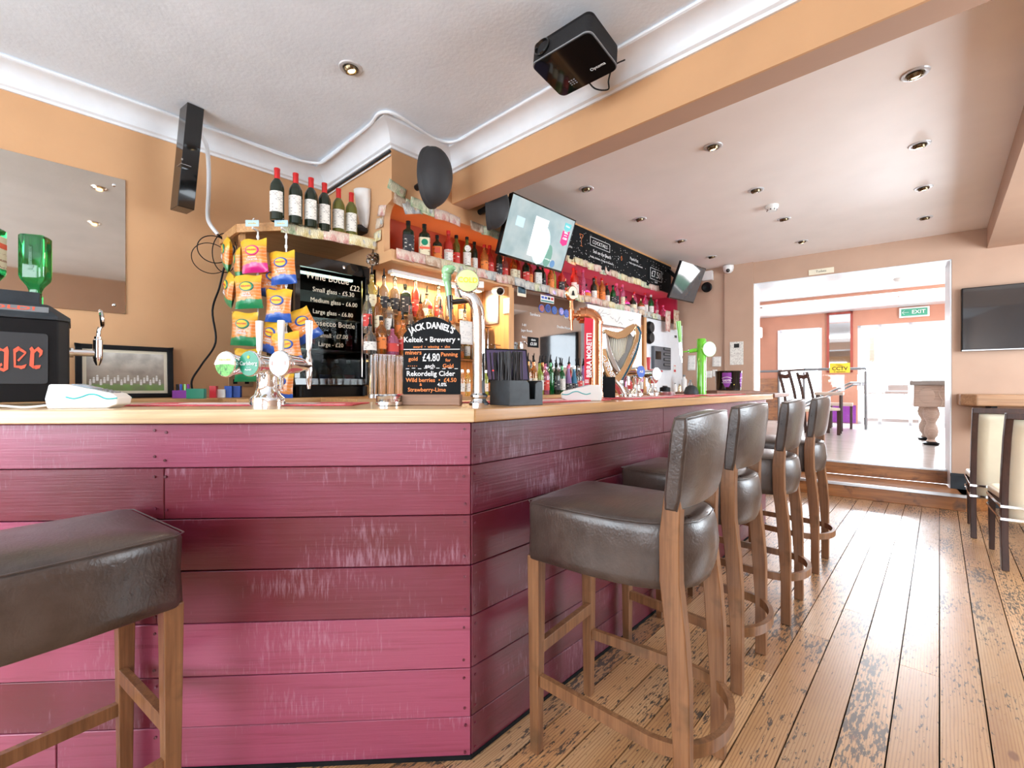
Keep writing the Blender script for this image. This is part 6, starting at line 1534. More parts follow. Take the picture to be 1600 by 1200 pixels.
# ---- alcove bottles
G2 = 'bottles in the red alcove over the bar'
AB = [(638, 'square', 'dark', 'lab_black', 'black', 1.08), (663, 'square', 'dark', 'lab_cream', 'black', 1.08), (683, 'square', 'dark', 'lab_orange', 'black', .92), (697, 'spirit', 'red', 'lab_white', 'red', 1.0), (713, 'slim', 'olive', 'lab_red', 'black', .95), (729, 'wine', 'olive', 'lab_white', 'black', .90), (741, 'slim', 'dark', 'lab_white', 'black', .92), (753, 'spirit', 'orange', 'lab_orange', 'red', .92), (765, 'spirit', 'red', 'lab_red', 'red', 1.0), (776, 'slim', 'dark', 'lab_black', 'black', .9), (788, 'spirit', 'clear', 'lab_red', 'white', .9), (799, 'spirit', 'amber', 'lab_cream', 'red', .9), (808, 'slim', 'red', 'lab_cream', 'red', .9), (817, 'spirit', 'dark', 'lab_red', 'red', .95), (826, 'spirit', 'red', 'lab_orange', 'red', .95), (838, 'square', 'dark', 'lab_white', 'black', .95), (848, 'spirit', 'dark', 'lab_black', 'black', .9), (857, 'spirit', 'orange', 'lab_orange', 'orange', .9), (865, 'slim', 'lime', None, 'green', .85), (873, 'spirit', 'red', 'lab_black', 'red', .95), (881, 'round', 'dark', 'lab_red', 'gold', .9),
 (889, 'slim', 'red', 'lab_white', 'red', 1.05), (898, 'slim', 'red', 'lab_white', 'red', 1.03), (906, 'tall', 'pink', None, 'pinkcap', 1.0), (914, 'round', 'pink', 'lab_orange', 'black', .95), (922, 'spirit', 'dark', 'lab_white', 'black', .95), (930, 'spirit', 'orange', 'lab_orange', 'red', 1.08), (939, 'spirit', 'orange', 'lab_orange', 'red', 1.05), (948, 'spirit', 'dark', 'lab_white', 'red', .95), (955, 'spirit', 'green', 'lab_black', 'black', .9), (963, 'slim', 'pink', 'lab_black', 'pinkcap', 1.02), (971, 'slim', 'pink', 'lab_cream', 'pinkcap', 1.0), (978, 'round', 'pink', 'lab_black', 'black', .9), (985, 'dumpy', 'dark', 'lab_cream', 'gold', .95), (991, 'spirit', 'pink', 'lab_white', 'red', .95), (999, 'round', 'olive', 'lab_white', 'gold', .95), (1008, 'spirit', 'pink', 'lab_white', 'red', 1.05), (1017, 'spirit', 'green', 'lab_white', 'white', 1.0), (1026, 'tall', 'pink', 'lab_white', 'pinkcap', .8), (1036, 'dumpy', 'pink', None, 'pinkcap', .9)]
gn = {'dark': 'dark', 'red': 'red', 'olive': 'olive green', 'orange': 'orange', 'clear': 'clear', 'amber': 'amber', 'lime': 'lime green', 'pink': 'pink', 'green': 'green'}
ln = {'lab_black': 'black label', 'lab_cream': 'cream label', 'lab_orange': 'orange label', 'lab_white': 'white label', 'lab_red': 'red label', None: 'no label'}
for k, (u, sh, gl_, lb, cp, kk) in enumerate(AB):
    X = -2.60 + (.02 if k % 2 else -.01)
    ya = yAt(u, X) if k == 0 else max(yAt(u, X), ya + (.078 if 'round' not in (sh, AB[k - 1][1]) else .098))
    o = bottle((X, ya, 2.03), sh, gl_, lb, cp, '%s bottle with %s, %s from the left in the alcove' % (gn[gl_], ln[lb], ordn(k)), G2, R(58), kk * .93)
    if k == 1:
        b = MB(); b.box(-.036, .036, -.0418, -.0405, .070, .086); b.build('orange_band', mt['jred'], o)
        b = MB(); b.lathe([(1e-5, .0415), (.022, .041)], 20, frame_mat((0, 0, .117), (1, 0, 0), (0, -1, 0))); b.build('green_emblem', mt['green_card'], o)
    if k == 2: b = MB(); b.box(-.02, .02, -.0375, -.036, .08, .12); b.build('square_emblem', mt['jred'], o)
    if k == 5: b = MB(); b.lathe([(1e-5, .0385), (.024, .037)], 20, frame_mat((0, 0, .16), (1, 0, 0), (0, -1, 0))); b.build('round_label', mt['lab_white'], o)
    if k == 3: text("PIMM'S", .018, mt['jred'], o, (0, -.0375, .10))
# ---- bottles before the mirror
G3 = 'bottles on the back counter before the mirror'
MBT = [(825, 'slim', 'amber', 'lab_white', 'pinkcap'), (834, 'slim', 'orange', 'lab_cream', 'orange'), (843, 'spirit', 'lime', 'lab_white', 'gold'), (852, 'spirit', 'pink', 'lab_red', 'pinkcap'), (860, 'slim', 'green', None, 'black'), (869, 'spirit', 'dark', 'lab_black', 'white'), (878, 'wine', 'green', 'lab_white', 'black'), (888, 'cone', 'purple', 'lab_black', 'pinkcap'), (897, 'cone', 'blue', 'lab_black', 'steel'), (904, 'spirit', 'clear', 'lab_red', 'red'), (911, 'spirit', 'purple', 'lab_white', 'purple'), (948, 'spirit', 'dark', 'lab_white', 'black'), (984, 'spirit', 'clear', 'lab_red', 'red'), (1000, 'spirit', 'pink', 'lab_white', 'black')]
gn.update({'purple': 'purple', 'blue': 'blue'})
for k, (u, sh, gl_, lb, cp) in enumerate(MBT):
    bottle((-2.31, yAt(u, -2.31), 1.10), sh, gl_, lb, cp, '%s bottle with %s, %s from the left before the bar mirror' % (gn[gl_], ln[lb], ORD[k]), G3, R(60), .92 if k != 6 else .80, 'pourer' if k not in (7, 8) else 'cap')
for k in range(11):
    bottle((-2.465 + .07 * (.16 + k * .115), 2.86 + k * .115, 1.10), ['spirit', 'slim', 'dumpy'][k % 3], ['clear', 'amber', 'green', 'clear', 'red', 'clear', 'olive', 'blue', 'clear', 'purple', 'amber'][k], ['lab_white', 'lab_cream', 'lab_red', 'lab_blue'][k % 4], 'black', 'bottle in the back line against the mirror glass, %s from the left' % ORD[k], 'back line of bottles against the mirror', R(60), .95, 'pourer')
# small bottles in front of partition
for k, (u, gl_) in enumerate(((722, 'clear'), (731, 'yellow'), (759, 'lime'))):
    p = atX(u, 603, -2.36); bottle((p.x, p.y, 1.10), 'slim', gl_, 'lab_white', 'steel', 'small %s mixer bottle behind the chalkboard, %s from the left' % (gn.get(gl_, 'yellow'), ORD[k]), 'mixer bottles by the till', R(60), .62)

# ---- banknotes
def note(P, rz, tilt, kind, label, group, W_=.13, H_=.068, face=Vector((1, 0, 0)), seed=0):
    t = thing('banknote', label, 'banknote', P, rz, group)
    rr = random.Random(seed); a1, a2 = rr.uniform(-.006, .010), rr.uniform(0, .010)
    b = MB(); b.grid(lambda a, c: ((a - .5) * W_, -.002 - a1 * math.sin(a * 3.1) - a2 * (1 - c) ** 2 , (c - 1) * H_), 6, 3)
    o = b.build('paper', NOTE[kind], t, smooth=True, rot=(0, tilt, 0), solid=.0006)
    b = MB(); cx = rr.uniform(.015, .04); b.lathe([(1e-5, .0), (.017, .0005)], 18, frame_mat((cx, -.0065, -.034), (1, 0, 0), (0, -1, 0)) @ Matrix.Diagonal((.75, 1, 1, 1))); b.build('portrait_oval', NOTE[rr.choice(['grey', kind, 'brown'])], t, rot=(0, tilt, 0))
kinds = ['pink', 'pink', 'brown', 'yellow', 'green', 'green', 'pink', 'grey', 'pink', 'brown', 'grey', 'grey', 'green', 'grey', 'brown', 'pink', 'grey', 'green', 'yellow', 'brown']
rs = random.Random(21)
G4 = 'banknotes along the lower alcove edge'
for k in range(34):
    y_ = 1.60 + k * .109
    kd = kinds[k % 20]
    note(Vector((-2.494 + .004 * (k % 3), y_ + .05, 2.042 + rs.uniform(-.006, .006))), R(90), rs.uniform(-.07, .07), kd, '%s banknote, %s from the left along the lower alcove edge' % (kd, ordn(k)), G4, seed=k)
G5 = 'banknotes along the upper alcove edge'
k2 = ['green', 'green', 'pink', 'pink', 'brown', 'green', 'green', 'brown', 'pink', 'yellow', 'brown', 'yellow', 'green', 'grey', 'brown', 'yellow', 'yellow', 'brown', 'yellow', 'pink', 'green', 'pink', 'brown', 'green', 'yellow', 'brown', 'yellow', 'yellow']
i = 0
for k in range(33):
    y_ = 1.72 + k * .108
    if 2.10 < y_ < 2.18: continue
    kd = k2[i % 28]
    note(Vector((-2.492 + .005 * (k % 3), y_, 2.375 + rs.uniform(-.008, .008))), R(90), rs.uniform(-.10, .10), kd, '%s banknote, %s from the left along the upper alcove edge' % (kd, ordn(i)), G5, seed=50 + k); i += 1
# notes round the arch and corner
for k, (u, v, kd, tl, X) in enumerate(((622, 295, 'green', .25, 0), (630, 315, 'brown', .15, 0), (641, 325, 'grey', -.3, 0), (655, 320, 'green', .1, 0))):
    p = atX(u, v, -2.49); note(p + Vector((0, 0, .03)), R(90), tl, kd, '%s banknote taped by the arch corner, %s from the left' % (kd, ORD[k]), 'banknotes taped round the arch corner', seed=90 + k)
for k, (u, v, kd, tl) in enumerate(((598, 328, 'pink', .25), (594, 347, 'brown', .05), (590, 369, 'yellow', -.05))):
    p = atY(u, v, 1.552); note(p + Vector((0, 0, .03)), 0, tl, kd, '%s banknote on the left side of the arch, %s from the top' % (kd, ORD[k]), 'banknotes taped left of the arch', W_=.09, seed=120 + k)
rot_ = math.atan2(.50, .07)
for k in range(7):
    a = k / 6.6
    p = Vector((-3.40 + .62 + .095 * a + .012, .85 + .20 + .50 * a - .0, ZS + .025))
    note(p, rot_, rs.uniform(-.08, .08), ['green', 'yellow', 'yellow', 'pink', 'pink', 'yellow', 'yellow'][k], '%s banknote on the front edge of the wine shelf, %s from the left' % (['green', 'yellow', 'yellow', 'pink', 'pink', 'yellow', 'yellow'][k], ORD[k]), 'banknotes on the wine shelf edge', W_=.10, seed=140 + k)

# ---- crisp packets on clip strips
def pack_mat(name, c):
    m, nt, b = new_mat(name)
    tc = N(nt, 'ShaderNodeTexCoord'); sp = N(nt, 'ShaderNodeSeparateXYZ'); nt.links.new(tc.outputs['Object'], sp.inputs[0])
    nz = N(nt, 'ShaderNodeTexNoise', Scale=22.0, Detail=2.0); nt.links.new(tc.outputs['Object'], nz.inputs['Vector'])
    ad = N(nt, 'ShaderNodeMath', operation='MULTIPLY_ADD'); ad.inputs[1].default_value = .05; nt.links.new(nz.outputs['Fac'], ad.inputs[0]); nt.links.new(sp.outputs['Z'], ad.inputs[2])
    mr = N(nt, 'ShaderNodeMapRange'); mr.inputs['From Min'].default_value = -.17; mr.inputs['From Max'].default_value = .03; nt.links.new(ad.outputs[0], mr.inputs['Value'])
    base = ramp(nt, mr.outputs[0], [(0, c), (.26, c), (.30, (.80, .28, .04)), (.62, (.78, .20, .03)), (.80, (.80, .44, .02)), (1, (.84, .52, .03))], 'LINEAR')
    wv = N(nt, 'ShaderNodeTexWave', Scale=16.0, Distortion=5.0, bands_direction='Z'); nt.links.new(tc.outputs['Object'], wv.inputs['Vector'])
    msk = N(nt, 'ShaderNodeMath', operation='MULTIPLY'); nt.links.new(ramp(nt, wv.outputs['Fac'], [(.62, 0), (.9, .5)]), msk.inputs[0]); nt.links.new(ramp(nt, mr.outputs[0], [(.28, 0), (.32, 1), (.72, 1), (.80, 0)]), msk.inputs[1])
    nt.links.new(mixc(nt, msk.outputs[0], base, (.78, .50, .30)), b.inputs['Base Color'])
    b.inputs['Roughness'].default_value = .28; b.inputs['Coat Weight'].default_value = .4
    n2 = N(nt, 'ShaderNodeTexNoise', Scale=26.0, Detail=3.0); nt.links.new(tc.outputs['Object'], n2.inputs['Vector']); bump(nt, b, n2.outputs['Fac'], .5, .01)
    return m
PK = {'pink': pack_mat('pink crisp packet foil', (.62, .02, .22)), 'green': pack_mat('green crisp packet foil', (.02, .26, .10)), 'blue': pack_mat('blue crisp packet foil', (.02, .10, .45))}
CC = {'pink': mt['magenta'], 'green': mt['green_card'], 'blue': mt['blue_ink']}
def packet(u, v, D_, kd, rz, roll, label, w_=.155, h_=.19):
    p = atD(u, v, D_)
    t = thing('crisp_packet', label, 'crisp packet', p, 0, 'crisp packets on the clip strips', (0, roll, YR + rz))
    b = MB(); NX, NZ = 10, 12; rr = random.Random(int(u * v))
    def f(s):
        def g(a, c):
            x = (a - .5) * 2; z = (c - .5) * 2
            pin = 1 - .10 * (1 - z * z) * 1.0
            th = .024 * max(0, 1 - abs(x) ** 3) ** .6 * max(0, 1 - abs(z) ** 4) ** .8
            th *= 1 + .15 * math.sin(a * 9 + u) * math.sin(c * 8 + v)
            return (x * w_ / 2 * pin, s * th + .004 * math.sin(x * 5 + u) * abs(z) ** 4, -h_ / 2 + z * h_ / 2 + .004 * math.sin(x * 4 + v) * (z > .9))
        return g
    b.grid(f(-1), NX, NZ); b.grid(f(1), NX, NZ)
    bd = b.build('bag', PK[kd], t, smooth=True)
    Fm = frame_mat((0, -.026, -.068), (1, 0, 0), (0, -1, 0))
    b = MB(); b.lathe([(1e-5, .004), (.036, .001), (.040, -.004)], 24, Fm @ Matrix.Diagonal((1, .72, 1, 1))); lg = b.build('logo_ring', CC[kd], t, smooth=True)
    b = MB(); b.lathe([(1e-5, .0055), (.030, .003), (.031, 0)], 22, Fm @ Matrix.Diagonal((1, .70, 1, 1))); b.build('logo_disc', mt['yellow'], lg, smooth=True)
    text('WALKERS', .0125, mt['jred'], lg, (0, -.0325, -.068), bold=.03)
    text([("%s" % {'pink': 'PRAWN', 'green': 'SALT &', 'blue': 'CHEESE'}[kd], 0, 0, .013), ("%s" % {'pink': 'COCKTAIL', 'green': 'VINEGAR', 'blue': '& ONION'}[kd], 0, -.013, .013)], 1, mt['white_ink'], t, (0, -.0285, -.108), bold=.03)
for u, ys in ((396, 2.5), (441, 2.56)):
    p0 = atD(u, 350, 2.60); 
    t = thing('clip_strip', 'hanging %s clip strip with pale blue header card on the wine shelf edge' % ('left' if u < 420 else 'right'), 'clip strip', p0, YR, 'clip strips')
    b = MB(); b.cbox((0, -.012, 0), (.076, .003, .036)); cd = b.build('header_card', M_('pale blue card', (.42, .62, .78), .5), t, bevel=.001)
    text('snacks', .018, mt['yellow'], cd, (0, -.0145, 0))
    b = MB(); b.box(-.004, .004, -.01, .047, -.03, -.02); b.box(-.004, .004, .045, .047, -.93, -.02)
    for k in range(16): b.cbox((0, .045, -.06 - k * .056), (.012, .010, .018))
    b.build('strip', mt['plastic_white'], t)
    b = MB(); b.tube([(0, -.01, .02), (.01, -.005, .03), (0, .0, .032), (-.01, .005, .02)], .0015, 6); b.build('hook', mt['steel'], t)
PL = [(396, 374, 2.58, 'pink', .0, -.06, 'pink and yellow crisp packet at the top of the left strip'),
 (357, 372, 2.66, 'green', -.9, .5, 'green crisp packet turned sideways at the far left of the top'),
 (374, 388, 2.64, 'green', -1.0, .12, 'green crisp packet seen edge-on behind the pink one'),
 (387, 430, 2.58, 'green', .05, -.05, 'green crisp packet in the middle of the left strip'),
 (362, 428, 2.64, 'green', -.8, .45, 'green crisp packet turned away, left of the middle one'),
 (383, 488, 2.58, 'green', .0, .05, 'green crisp packet at the bottom of the left strip'),
 (388, 545, 2.62, 'green', .1, 0, 'green crisp packet half hidden behind the round tap discs'),
 (440, 393, 2.62, 'blue', .0, -.08, 'blue and yellow crisp packet at the top of the right strip'),
 (430, 416, 2.68, 'blue', .5, .15, 'blue crisp packet tilted just under the top right one'),
 (436, 452, 2.62, 'blue', .0, .03, 'blue crisp packet in the middle of the right strip'),
 (460, 486, 2.68, 'blue', .6, -.55, 'blue crisp packet sticking out to the right over the fridge door'),
 (430, 502, 2.64, 'blue', -.3, .25, 'blue crisp packet between the two white tap handles'),
 (445, 520, 2.60, 'blue', .2, -.15, 'blue crisp packet behind the right white tap handle'),
 (440, 577, 2.62, 'blue', .0, .05, 'blue crisp packet lowest on the right strip above the counter')]
for q in PL: packet(*q)

# ---- picture and small things on the back counter
p = Vector((XL + .03, .17, 1.10))
t = thing('framed_photo', 'black framed team photo leaning on the orange wall behind the bar', 'picture', p, R(90), None, (R(-5), 0, R(90)))
W, H = .43, .30
b = MB(); 
for q in ((0, W, 0, .025), (0, W, H - .025, H), (0, .028, 0, H), (W - .028, W, 0, H)): b.box(q[0], q[1], -.024, 0, q[2], q[3])
b.build('frame', mt['black'], t, bevel=.003)
b = MB(); b.box(.02, W - .02, -.008, -.002, .02, H - .02); b.build('mount', mt['cream'], t)
m, nt, bb = new_mat('faded team photograph'); tc = N(nt, 'ShaderNodeTexCoord'); sp = N(nt, 'ShaderNodeSeparateXYZ'); nt.links.new(tc.outputs['Object'], sp.inputs[0])
nz = N(nt, 'ShaderNodeTexNoise', Scale=12.0, Detail=3.0); nt.links.new(tc.outputs['Object'], nz.inputs['Vector'])
c_ = ramp(nt, sp.outputs['Z'], [(.04, (.16, .30, .06)), (.075, (.20, .35, .10)), (.085, (.30, .26, .20)), (.15, (.42, .36, .30)), (.20, (.62, .58, .50)), (.26, (.70, .68, .62))])
nt.links.new(mixc(nt, ramp(nt, nz.outputs['Fac'], [(.4, .0), (.65, .5)]), c_, (.16, .14, .12)), bb.inputs['Base Color']); bb.inputs['Roughness'].default_value = .3
b = MB(); b.box(.045, W - .045, -.0095, -.0075, .042, H - .042); ph = b.build('photo', m, t)
b = MB(); rs = random.Random(4)
for k in range(22):
    x_ = .06 + k * .0145; z_ = .085 + (k % 3) * .012; b.cbox((x_, -.010, z_), (.010, .001, .022)); b.sphere((x_, -.010, z_ + .017), .0045, 8, (1, .2, 1))
o = b.build('team_rows', mt['paper'], ph); o['kind'] = 'stuff'
t = thing('carton', 'brown and black drinks carton between machine spout and team photo', 'box', (XL + .24, .02, 1.10), R(60))
b = MB(); b.cbox((0, 0, .05), (.16, .12, .10)); b.build('lower_box', M_('brown cardboard', (.42, .24, .12), .8), t, bevel=.002)
b = MB(); b.cbox((0, 0, .17), (.16, .12, .14)); b.build('upper_box', mt['black_matt'], t, bevel=.002)
b = MB(); b.pry([(-.05, .11), (.03, .17), (.01, .172), (.07, .235), (-.02, .18), (0, .178)], -.062, -.060); b.build('gold_flash', mt['gold'], t)
b = MB(); b.pry([(-.01, .04), (.01, .035), (.03, .06), (.01, .075)], -.0615, -.060); b.build('green_leaf', mt['green_card'], t)
def small_pack(name, u, X, w_, d_, h_, m, label, cat, rz=R(60), extra=None, z=1.10):
    p = atX(u, 603, X); t = thing(name, label, cat, (p.x, p.y, z), rz)
    b = MB(); b.cbox((0, 0, h_ / 2), (w_, d_, h_)); b.build('pack', m, t, bevel=.002)
    if extra: extra(t, w_, d_, h_)
    return t
def lighters(t, w_, d_, h_):
    for k, m in enumerate((mt['black'], mt['blue_ink'], mt['green_l'], mt['purple'])):
        b = MB(); b.cyl((-w_ / 2 + .015 + k * .018, 0, h_), (-w_ / 2 + .015 + k * .018, 0, h_ + .035), .007, n=10); b.build('lighter', m, t)
small_pack('lighter_display', 293, -3.15, .13, .06, .045, mt['purple'], 'small purple display tray of lighters on the back counter', 'display tray', extra=lighters)
small_pack('gum_box', 307, -2.98, .085, .04, .055, mt['green_card'], 'small dark green box in front of the purple tray', 'box')
small_pack('card_pack', 334, -3.10, .035, .04, .07, mt['red'], 'small red upright pack on the back counter', 'pack')
small_pack('card_pack', 346, -3.10, .045, .03, .05, mt['paper'], 'small white sloping card beside the red pack', 'pack')
small_pack('card_pack', 358, -3.10, .040, .04, .07, mt['blue_ink'], 'blue upright pack on the back counter, left one of two', 'pack')
small_pack('card_pack', 371, -3.10, .040, .04, .07, mt['blue_ink'], 'blue upright pack on the back counter, right one of two', 'pack')
p = atX(376, 594, XL + .004)
t = thing('wall_socket', 'double socket plate on the orange wall above the blue packs', 'socket', p, R(90))
b = MB(); b.cbox((0, -.004, 0), (.146, .009, .086)); b.build('plate', M_('brass socket plate', (.45, .30, .18), .35, .6), t, bevel=.002)
for k in (-1, 1): b = MB(); b.cbox((k * .035, -.010, -.01), (.025, .004, .03)); b.build('socket_face', mt['black'], t)

# ---- till, papers, camera, mirror panel
p = atX(775, 603, -2.25); p = Vector((-2.42, 2.52, 1.10))
t = thing('till', 'dark touchscreen till behind the straws', 'till', (-2.33, 2.44, 1.10), R(62))
b = MB(); b.box(-.14, .16, -.02, .10, 0, .03); b.bar((0, .06, .03), (0, .04, .16), .06, .05); b.build('stand', mt['slate'], t, bevel=.003)
b = MB(); b.box(-.17, .17, -.02, .02, 0, .26); sx_ = b.build('screen_case', mt['black'], t, bevel=.008, loc=(0, .02, .095), rot=(R(-14), 0, 0))
b = MB(); b.box(-.155, .155, -.023, -.019, .018, .245); d_ = b.build('display', emit_mat('till display glow', (.045, .03, .075), .7), sx_)
b = MB(); b.tube([(.03 + .022 * math.cos(a), -.024, .17 + .022 * math.sin(a)) for a in [k * .4 for k in range(17)]], .0012, 6); b.cbox((-.08, -.024, .085), (.10, .001, .010)); b.build('screen_marks', emit_mat('till red mark', (.9, .05, .05), .9), d_)
def sheet(u, v, X, w_, h_, label, m='sheet', Y=None, rz=None):
    p = atY(u, v, Y) if Y else atX(u, v, X)
    t = thing('paper_sheet', label, 'sheet of paper', p, 0 if Y else R(90))
    b = MB(); b.grid(lambda a, c: ((a - .5) * w_, -.003 - .006 * (1 - c) ** 2, (c - .5) * h_), 4, 6); b.build('sheet', mt[m], t, smooth=True, solid=.001); return t
sheet(769, 479, None, .155, .29, 'large printed rota sheet taped to the pine partition', Y=2.615)
sheet(792, 478, None, .07, .125, 'narrow white receipt right of the large rota sheet', Y=2.615)
sheet(728, 520, -2.50, .12, .17, 'grey white sheet hanging behind the chrome column', rz=None)
sheet(718, 455, -2.60, .10, .10, 'small cream card beside the top spirit bottles')
p = atD(800, 435, 3.5)
t = thing('bullet_camera', 'white bullet security camera under the alcove shelf', 'camera', (-2.56, p.y + .0, 1.925), R(50))
b = MB(); b.lathe([(.020, -.05), (.030, -.04), (.034, .06), (.030, .065), (.028, .055)], 22, frame_mat((0, 0, 0), (1, 0, 0), (.35, -1, -.25))); b.cyl((0, .02, 0), (0, .05, .035), .012, n=12); b.build('body', mt['plastic_white'], t, smooth=40)
b = MB(); b.lathe([(1e-5, .060), (.027, .058)], 20, frame_mat((0, 0, 0), (1, 0, 0), (.35, -1, -.25))); b.build('lens', mt['black_gloss'], t, smooth=True)
t = thing('junction_box', 'small white box beside the bullet security camera', 'junction box', (-2.55, p.y - .22, 1.935), R(60))
b = MB(); b.cbox((0, 0, 0), (.09, .05, .05)); b.build('case', mt['plastic_white'], t, bevel=.004)
# bar mirror with stickers and writing
t = thing('bar_mirror', 'wide bar mirror with stickers and written prices behind the bottles', 'mirror', (-2.525, 2.70, 1.16), R(86))
YM = -.0095
def mz(u, v):
    n_ = Vector((math.cos(R(-4)), math.sin(R(-4)), 0)); o_ = Vector((-2.525, 2.70, 1.16)); d = ray(u, v); q = CAMP + d * ((o_ - CAMP).dot(n_) / d.dot(n_)) - o_
    return q.x * math.cos(R(86)) + q.y * math.sin(R(86)), q.z
WM = mz(1001, 500)[0]
b = MB(); b.box(0, WM, -.008, .0, 0, .80); b.build('glass_sheet', mt['mirror2'], t)
x_, z_ = mz(814, 455); b = MB(); b.cbox((x_ , YM, z_ - .0), (.10, .002, .09)); ps = b.build('poster', mt['cream'], t); b = MB(); b.cbox((x_, YM - .002, z_ + .008), (.085, .002, .055)); b.build('poster_picture', M_('dark sea picture', (.03, .07, .10), .5, var=.8, vs=40), ps)
x_, z_ = mz(854, 468); b = MB(); b.cbox((x_, YM, z_), (.17, .002, .06)); ps = b.build('sticker', mt['paper'], t)
for k, m in enumerate(('blue_ink', 'blue_ink', 'black_ink', 'red')): b = MB(); b.cbox((x_ - .06 + k * .04, YM - .0015, z_ + .01), (.030, .0015, .020)); b.build('card_logo', mt[m], ps)
b = MB(); b.cbox((x_, YM - .0015, z_ - .018), (.16, .0015, .012)); b.build('sticker_band', M_('dark teal print', (.02, .20, .20), .5), ps)
for k, (u, v, c) in enumerate(((845, 482, (.35, .10, .08)), (855, 482, (.03, .05, .20)), (865, 485, (.05, .12, .35)), (876, 487, (.35, .32, .60)), (884, 490, (.10, .15, .45)))):
    x_, z_ = mz(u, v); b = MB(); b.lathe([(1e-5, .002), (.034, .0015), (.036, 0)], 24, frame_mat((x_, YM, z_), (1, 0, 0), (0, -1, 0))); rg = b.build('badge_rim', mt['blue_ink'], t); b = MB(); b.lathe([(1e-5, .0035), (.028, .0025)], 22, frame_mat((x_, YM, z_), (1, 0, 0), (0, -1, 0))); b.build('badge_centre', M_('badge print %d' % k, c, .4, var=.6, vs=80), rg)
x_, z_ = mz(832, 535); b = MB(); b.cbox((x_, YM, z_), (.13, .002, .085)); ps = b.build('dark_card', mt['black_matt'], t); text([('shots', 0, .02, .025), ('£3.50', 0, -.015, .035)], 1, mt['white_ink'], ps, (x_, YM - .002, z_), bold=.02)
for u, v, tx_, sz in ((835, 492, 'Sambuca', .035), (818, 508, '1-01', .03), (822, 517, 'Jager Bomb', .028), (818, 527, 'Baby', .028), (880, 512, 'Double House', .032), (885, 496, 'Spirits', .032)):
    x_, z_ = mz(u, v); text(tx_, sz, mt['white_ink'], t, (x_, YM, z_))
x_, z_ = mz(940, 500); b = MB(); b.box(x_ - .25, WM - .03, YM - .011, YM - .001, z_ - .045, z_ + .125); wb = b.build('whiteboard', mt['paper'], t)
b = MB(); rs = random.Random(12)
for k in range(16): a = Vector((x_ - .2 + rs.random() * (WM - x_ - .05), YM - .012, z_ - .02 + rs.random() * .10)); b.tube(spline([a, a + Vector((rs.uniform(.02, .06), 0, rs.uniform(-.03, .03))), a + Vector((rs.uniform(.05, .1), 0, rs.uniform(-.03, .03)))], 3), .0012, 5)
b.build('scribbles', mt['black_ink'], wb)
x_, z_ = mz(830, 540); 
b = MB(); 
t = thing('silver_hook', 'silver bottle opener mounted at the left edge of the bar mirror', 'opener', (-2.50, 2.74, 1.50), R(90))
b = MB(); b.cbox((0, -.02, 0), (.035, .02, .06)); b.tube([(0, -.03, .02), (.02, -.045, .03), (.05, -.04, .012)], .007, 8); b.build('opener', mt['chrome'], t, smooth=40, bevel=.003)
# blue leds under the shelf lip
for k, u in enumerate((862, 921, 950, 973)):
    p = atX(u, {862: 454, 921: 470, 950: 477, 973: 483}[u], -2.515)
    t = thing('led_spot', 'small blue led spot under the alcove lip, %s from the left' % ORD[k], 'led light', p, 0, 'blue led spots')
    b = MB(); b.lathe([(.016, .006), (.016, 0), (.012, -.003)], 16); b.build('rim', mt['chrome'], t, smooth=40)
    b = MB(); b.sphere((0, 0, -.004), .012, 12, (1, 1, .6)); b.build('bulb', mt['led_blue'], t, smooth=True)
    l = bpy.data.lights.new('led_glow', 'POINT'); l.energy = .35; l.color = (.12, .16, 1); l.shadow_soft_size = .01; o = bpy.data.objects.new('led_glow', l); col.objects.link(o); o.parent = t; o.location = (.03, 0, -.03)
# led strips in the alcove
t = thing('led_strip', 'pink led strip glowing along the alcove floor on the right', 'led strip', (-2.70, 3.25, 2.032), 0)
b = MB(); b.box(-.012, .0, 0, 2.5, 0, .010); b.build('strip', mt['led_pink'], t)
area('pink_led_glow', (-2.76, 4.5, 2.07), (.9, 0, .5), 2.5, .03, 4.0, (1, .05, .25))
area('red_led_glow', (-2.62, 3.5, 2.32), (0, 0, -1), 1.2, .10, 2.0, (1, .16, .10))
t = thing('led_strip', 'orange red led strip glowing along the alcove floor on the left', 'led strip', (-2.76, 1.70, 2.032), 0)
b = MB(); b.box(-.012, .0, 0, 1.45, 0, .010); b.build('strip', mt['led_red'], t)
area('orange_led_glow', (-2.74, 2.4, 2.07), (1, 0, .7), 1.5, .03, 2.6, (1, .30, .08))
# under shelf warm lamp over the lit bottles
t = thing('strip_light', 'warm white strip light under the alcove over the lit spirits', 'strip light', (-2.72, 1.68, 1.935), 0)
b = MB(); b.box(-.03, .03, 0, .85, .0, .025); b.build('casing', mt['plastic_white'], t, bevel=.003)
b = MB(); b.box(-.022, .022, .02, .83, -.006, 0); b.build('tube', emit_mat('warm tube glow', (1, .82, .5), 6), t)
area('strip_glow', (-2.70, 2.1, 1.925), (.25, 0, -1), .85, .05, 26, (1, .72, .38))
area('rack_glow', (-2.47, 2.1, 1.355), (-.1, 0, -1), .85, .05, 6, (1, .62, .25))
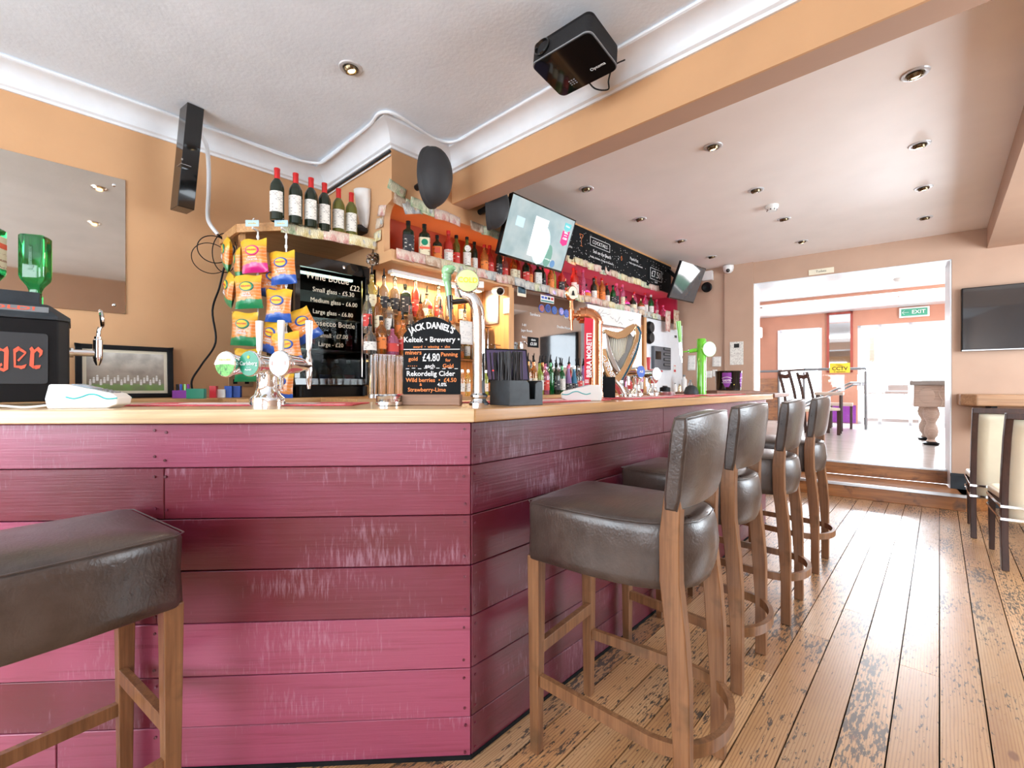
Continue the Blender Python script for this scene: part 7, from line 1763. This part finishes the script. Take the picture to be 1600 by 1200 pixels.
# ---- service corner past the mirror
def sbox(name, u, v, w_, h_, d_, m, label, cat, X=-2.523):
    p = atX(u, v, X); t = thing(name, label, cat, p, R(90)); b = MB(); b.cbox((0, -d_ / 2, 0), (w_, d_, h_)); b.build('case', m, t, bevel=.003); return t
for k, v in enumerate((512, 528)):
    p = atX(1013, v, -2.523); t = thing('round_fitting', 'round black wall fitting past the mirror, %s one' % ('upper', 'lower')[k], 'fitting', p, R(90), 'round black fittings')
    b = MB(); b.lathe([(.07, 0), (.075, .02), (.06, .05), (.03, .055), (1e-5, .045)], 24, frame_mat((0, 0, 0), (1, 0, 0), (0, -1, 0))); b.build('body', mt['black'], t, smooth=40)
t = sbox('control_panel', 1031, 560, .46, .28, .04, M_('dark metal control panel', (.12, .13, .15), .4, .3), 'dark control panel with rows of buttons on the white wall past the mirror', 'control panel', -2.523)
for r_ in range(4):
    b = MB(); b.box(.02, .20, -.046, -.038, .10 - r_ * .065, .135 - r_ * .065); rw = b.build('button_row', mt['black'], t)
    for c_ in range(5): b = MB(); b.cbox((.04 + c_ * .034, -.049, .118 - r_ * .065), (.018, .006, .02)); b.build('button', mt['grey'], rw)
b = MB(); b.box(-.20, -.06, -.046, -.038, -.02, .08); b.build('display', mt['black_gloss'], t)
b = MB(); b.box(-.06, -.02, -.046, -.038, -.17, -.15); b.build('red_label', mt['red'], t)
t = sbox('notice', 1054, 577, .085, .12, .003, mt['paper'], 'white and red notice below the control panel', 'notice', -2.523); b = MB(); b.cbox((0, -.0045, -.02), (.06, .002, .03)); b.cbox((0, -.0045, .045), (.05, .002, .008)); b.build('red_print', mt['red'], t)
t = sbox('switch', 1054, 526, .08, .05, .012, mt['plastic_white'], 'white switch with two dark rockers on the service wall', 'switch', -2.523); b = MB(); b.cbox((-.018, -.014, 0), (.02, .006, .03)); b.cbox((.018, -.014, 0), (.02, .006, .03)); b.build('rocker', mt['black'], t)
for k, (u, v, w_, h_) in enumerate(((1044, 502, .15, .26), (1057, 500, .17, .25))):
    p = atX(u, v, -2.46); t = thing('hanging_banknote', 'large faded note hanging under the alcove end, %s one' % ('left', 'right')[k], 'banknote', p, R(90), 'notes hanging under the alcove end')
    b = MB(); b.grid(lambda a, c: ((a - .5) * w_, -.01 * math.sin(a * 4) * (1 - c), (c - .5) * h_), 6, 4); b.build('paper', NOTE['brown' if k else 'pink'], t, smooth=True, solid=.0006)
p = atD(1050, 603, 4.9)
for k, (u, h_, r_, m, lab) in enumerate(((1055, .10, .022, 'plastic_white', 'small white squeeze bottle on the service counter'), (1062, .09, .02, 'gold', 'small amber jar between the two white bottles'), (1069, .20, .034, 'plastic_white', 'tall white bottle on the service counter'), (1079, .14, .03, 'steel', 'steel cutlery pot on the service counter'), (1039, .07, .06, 'black', 'low black round pot on the service counter'))):
    q = atX(u, 603, -2.35); t = thing('container', lab, 'container', (q.x, q.y, 1.10), 0)
    b = MB(); b.lathe([(r_, 0), (r_, h_ * .72), (r_ * .5, h_ * .85), (r_ * .4, h_), (1e-5, h_)], 18); b.build('body', mt[m], t, smooth=40)
    b = MB(); b.lathe([(r_ * .45, h_ * .86), (r_ * .45, h_ * 1.05), (1e-5, h_ * 1.06)], 14); b.build('lid', mt['grey'], t, smooth=40)
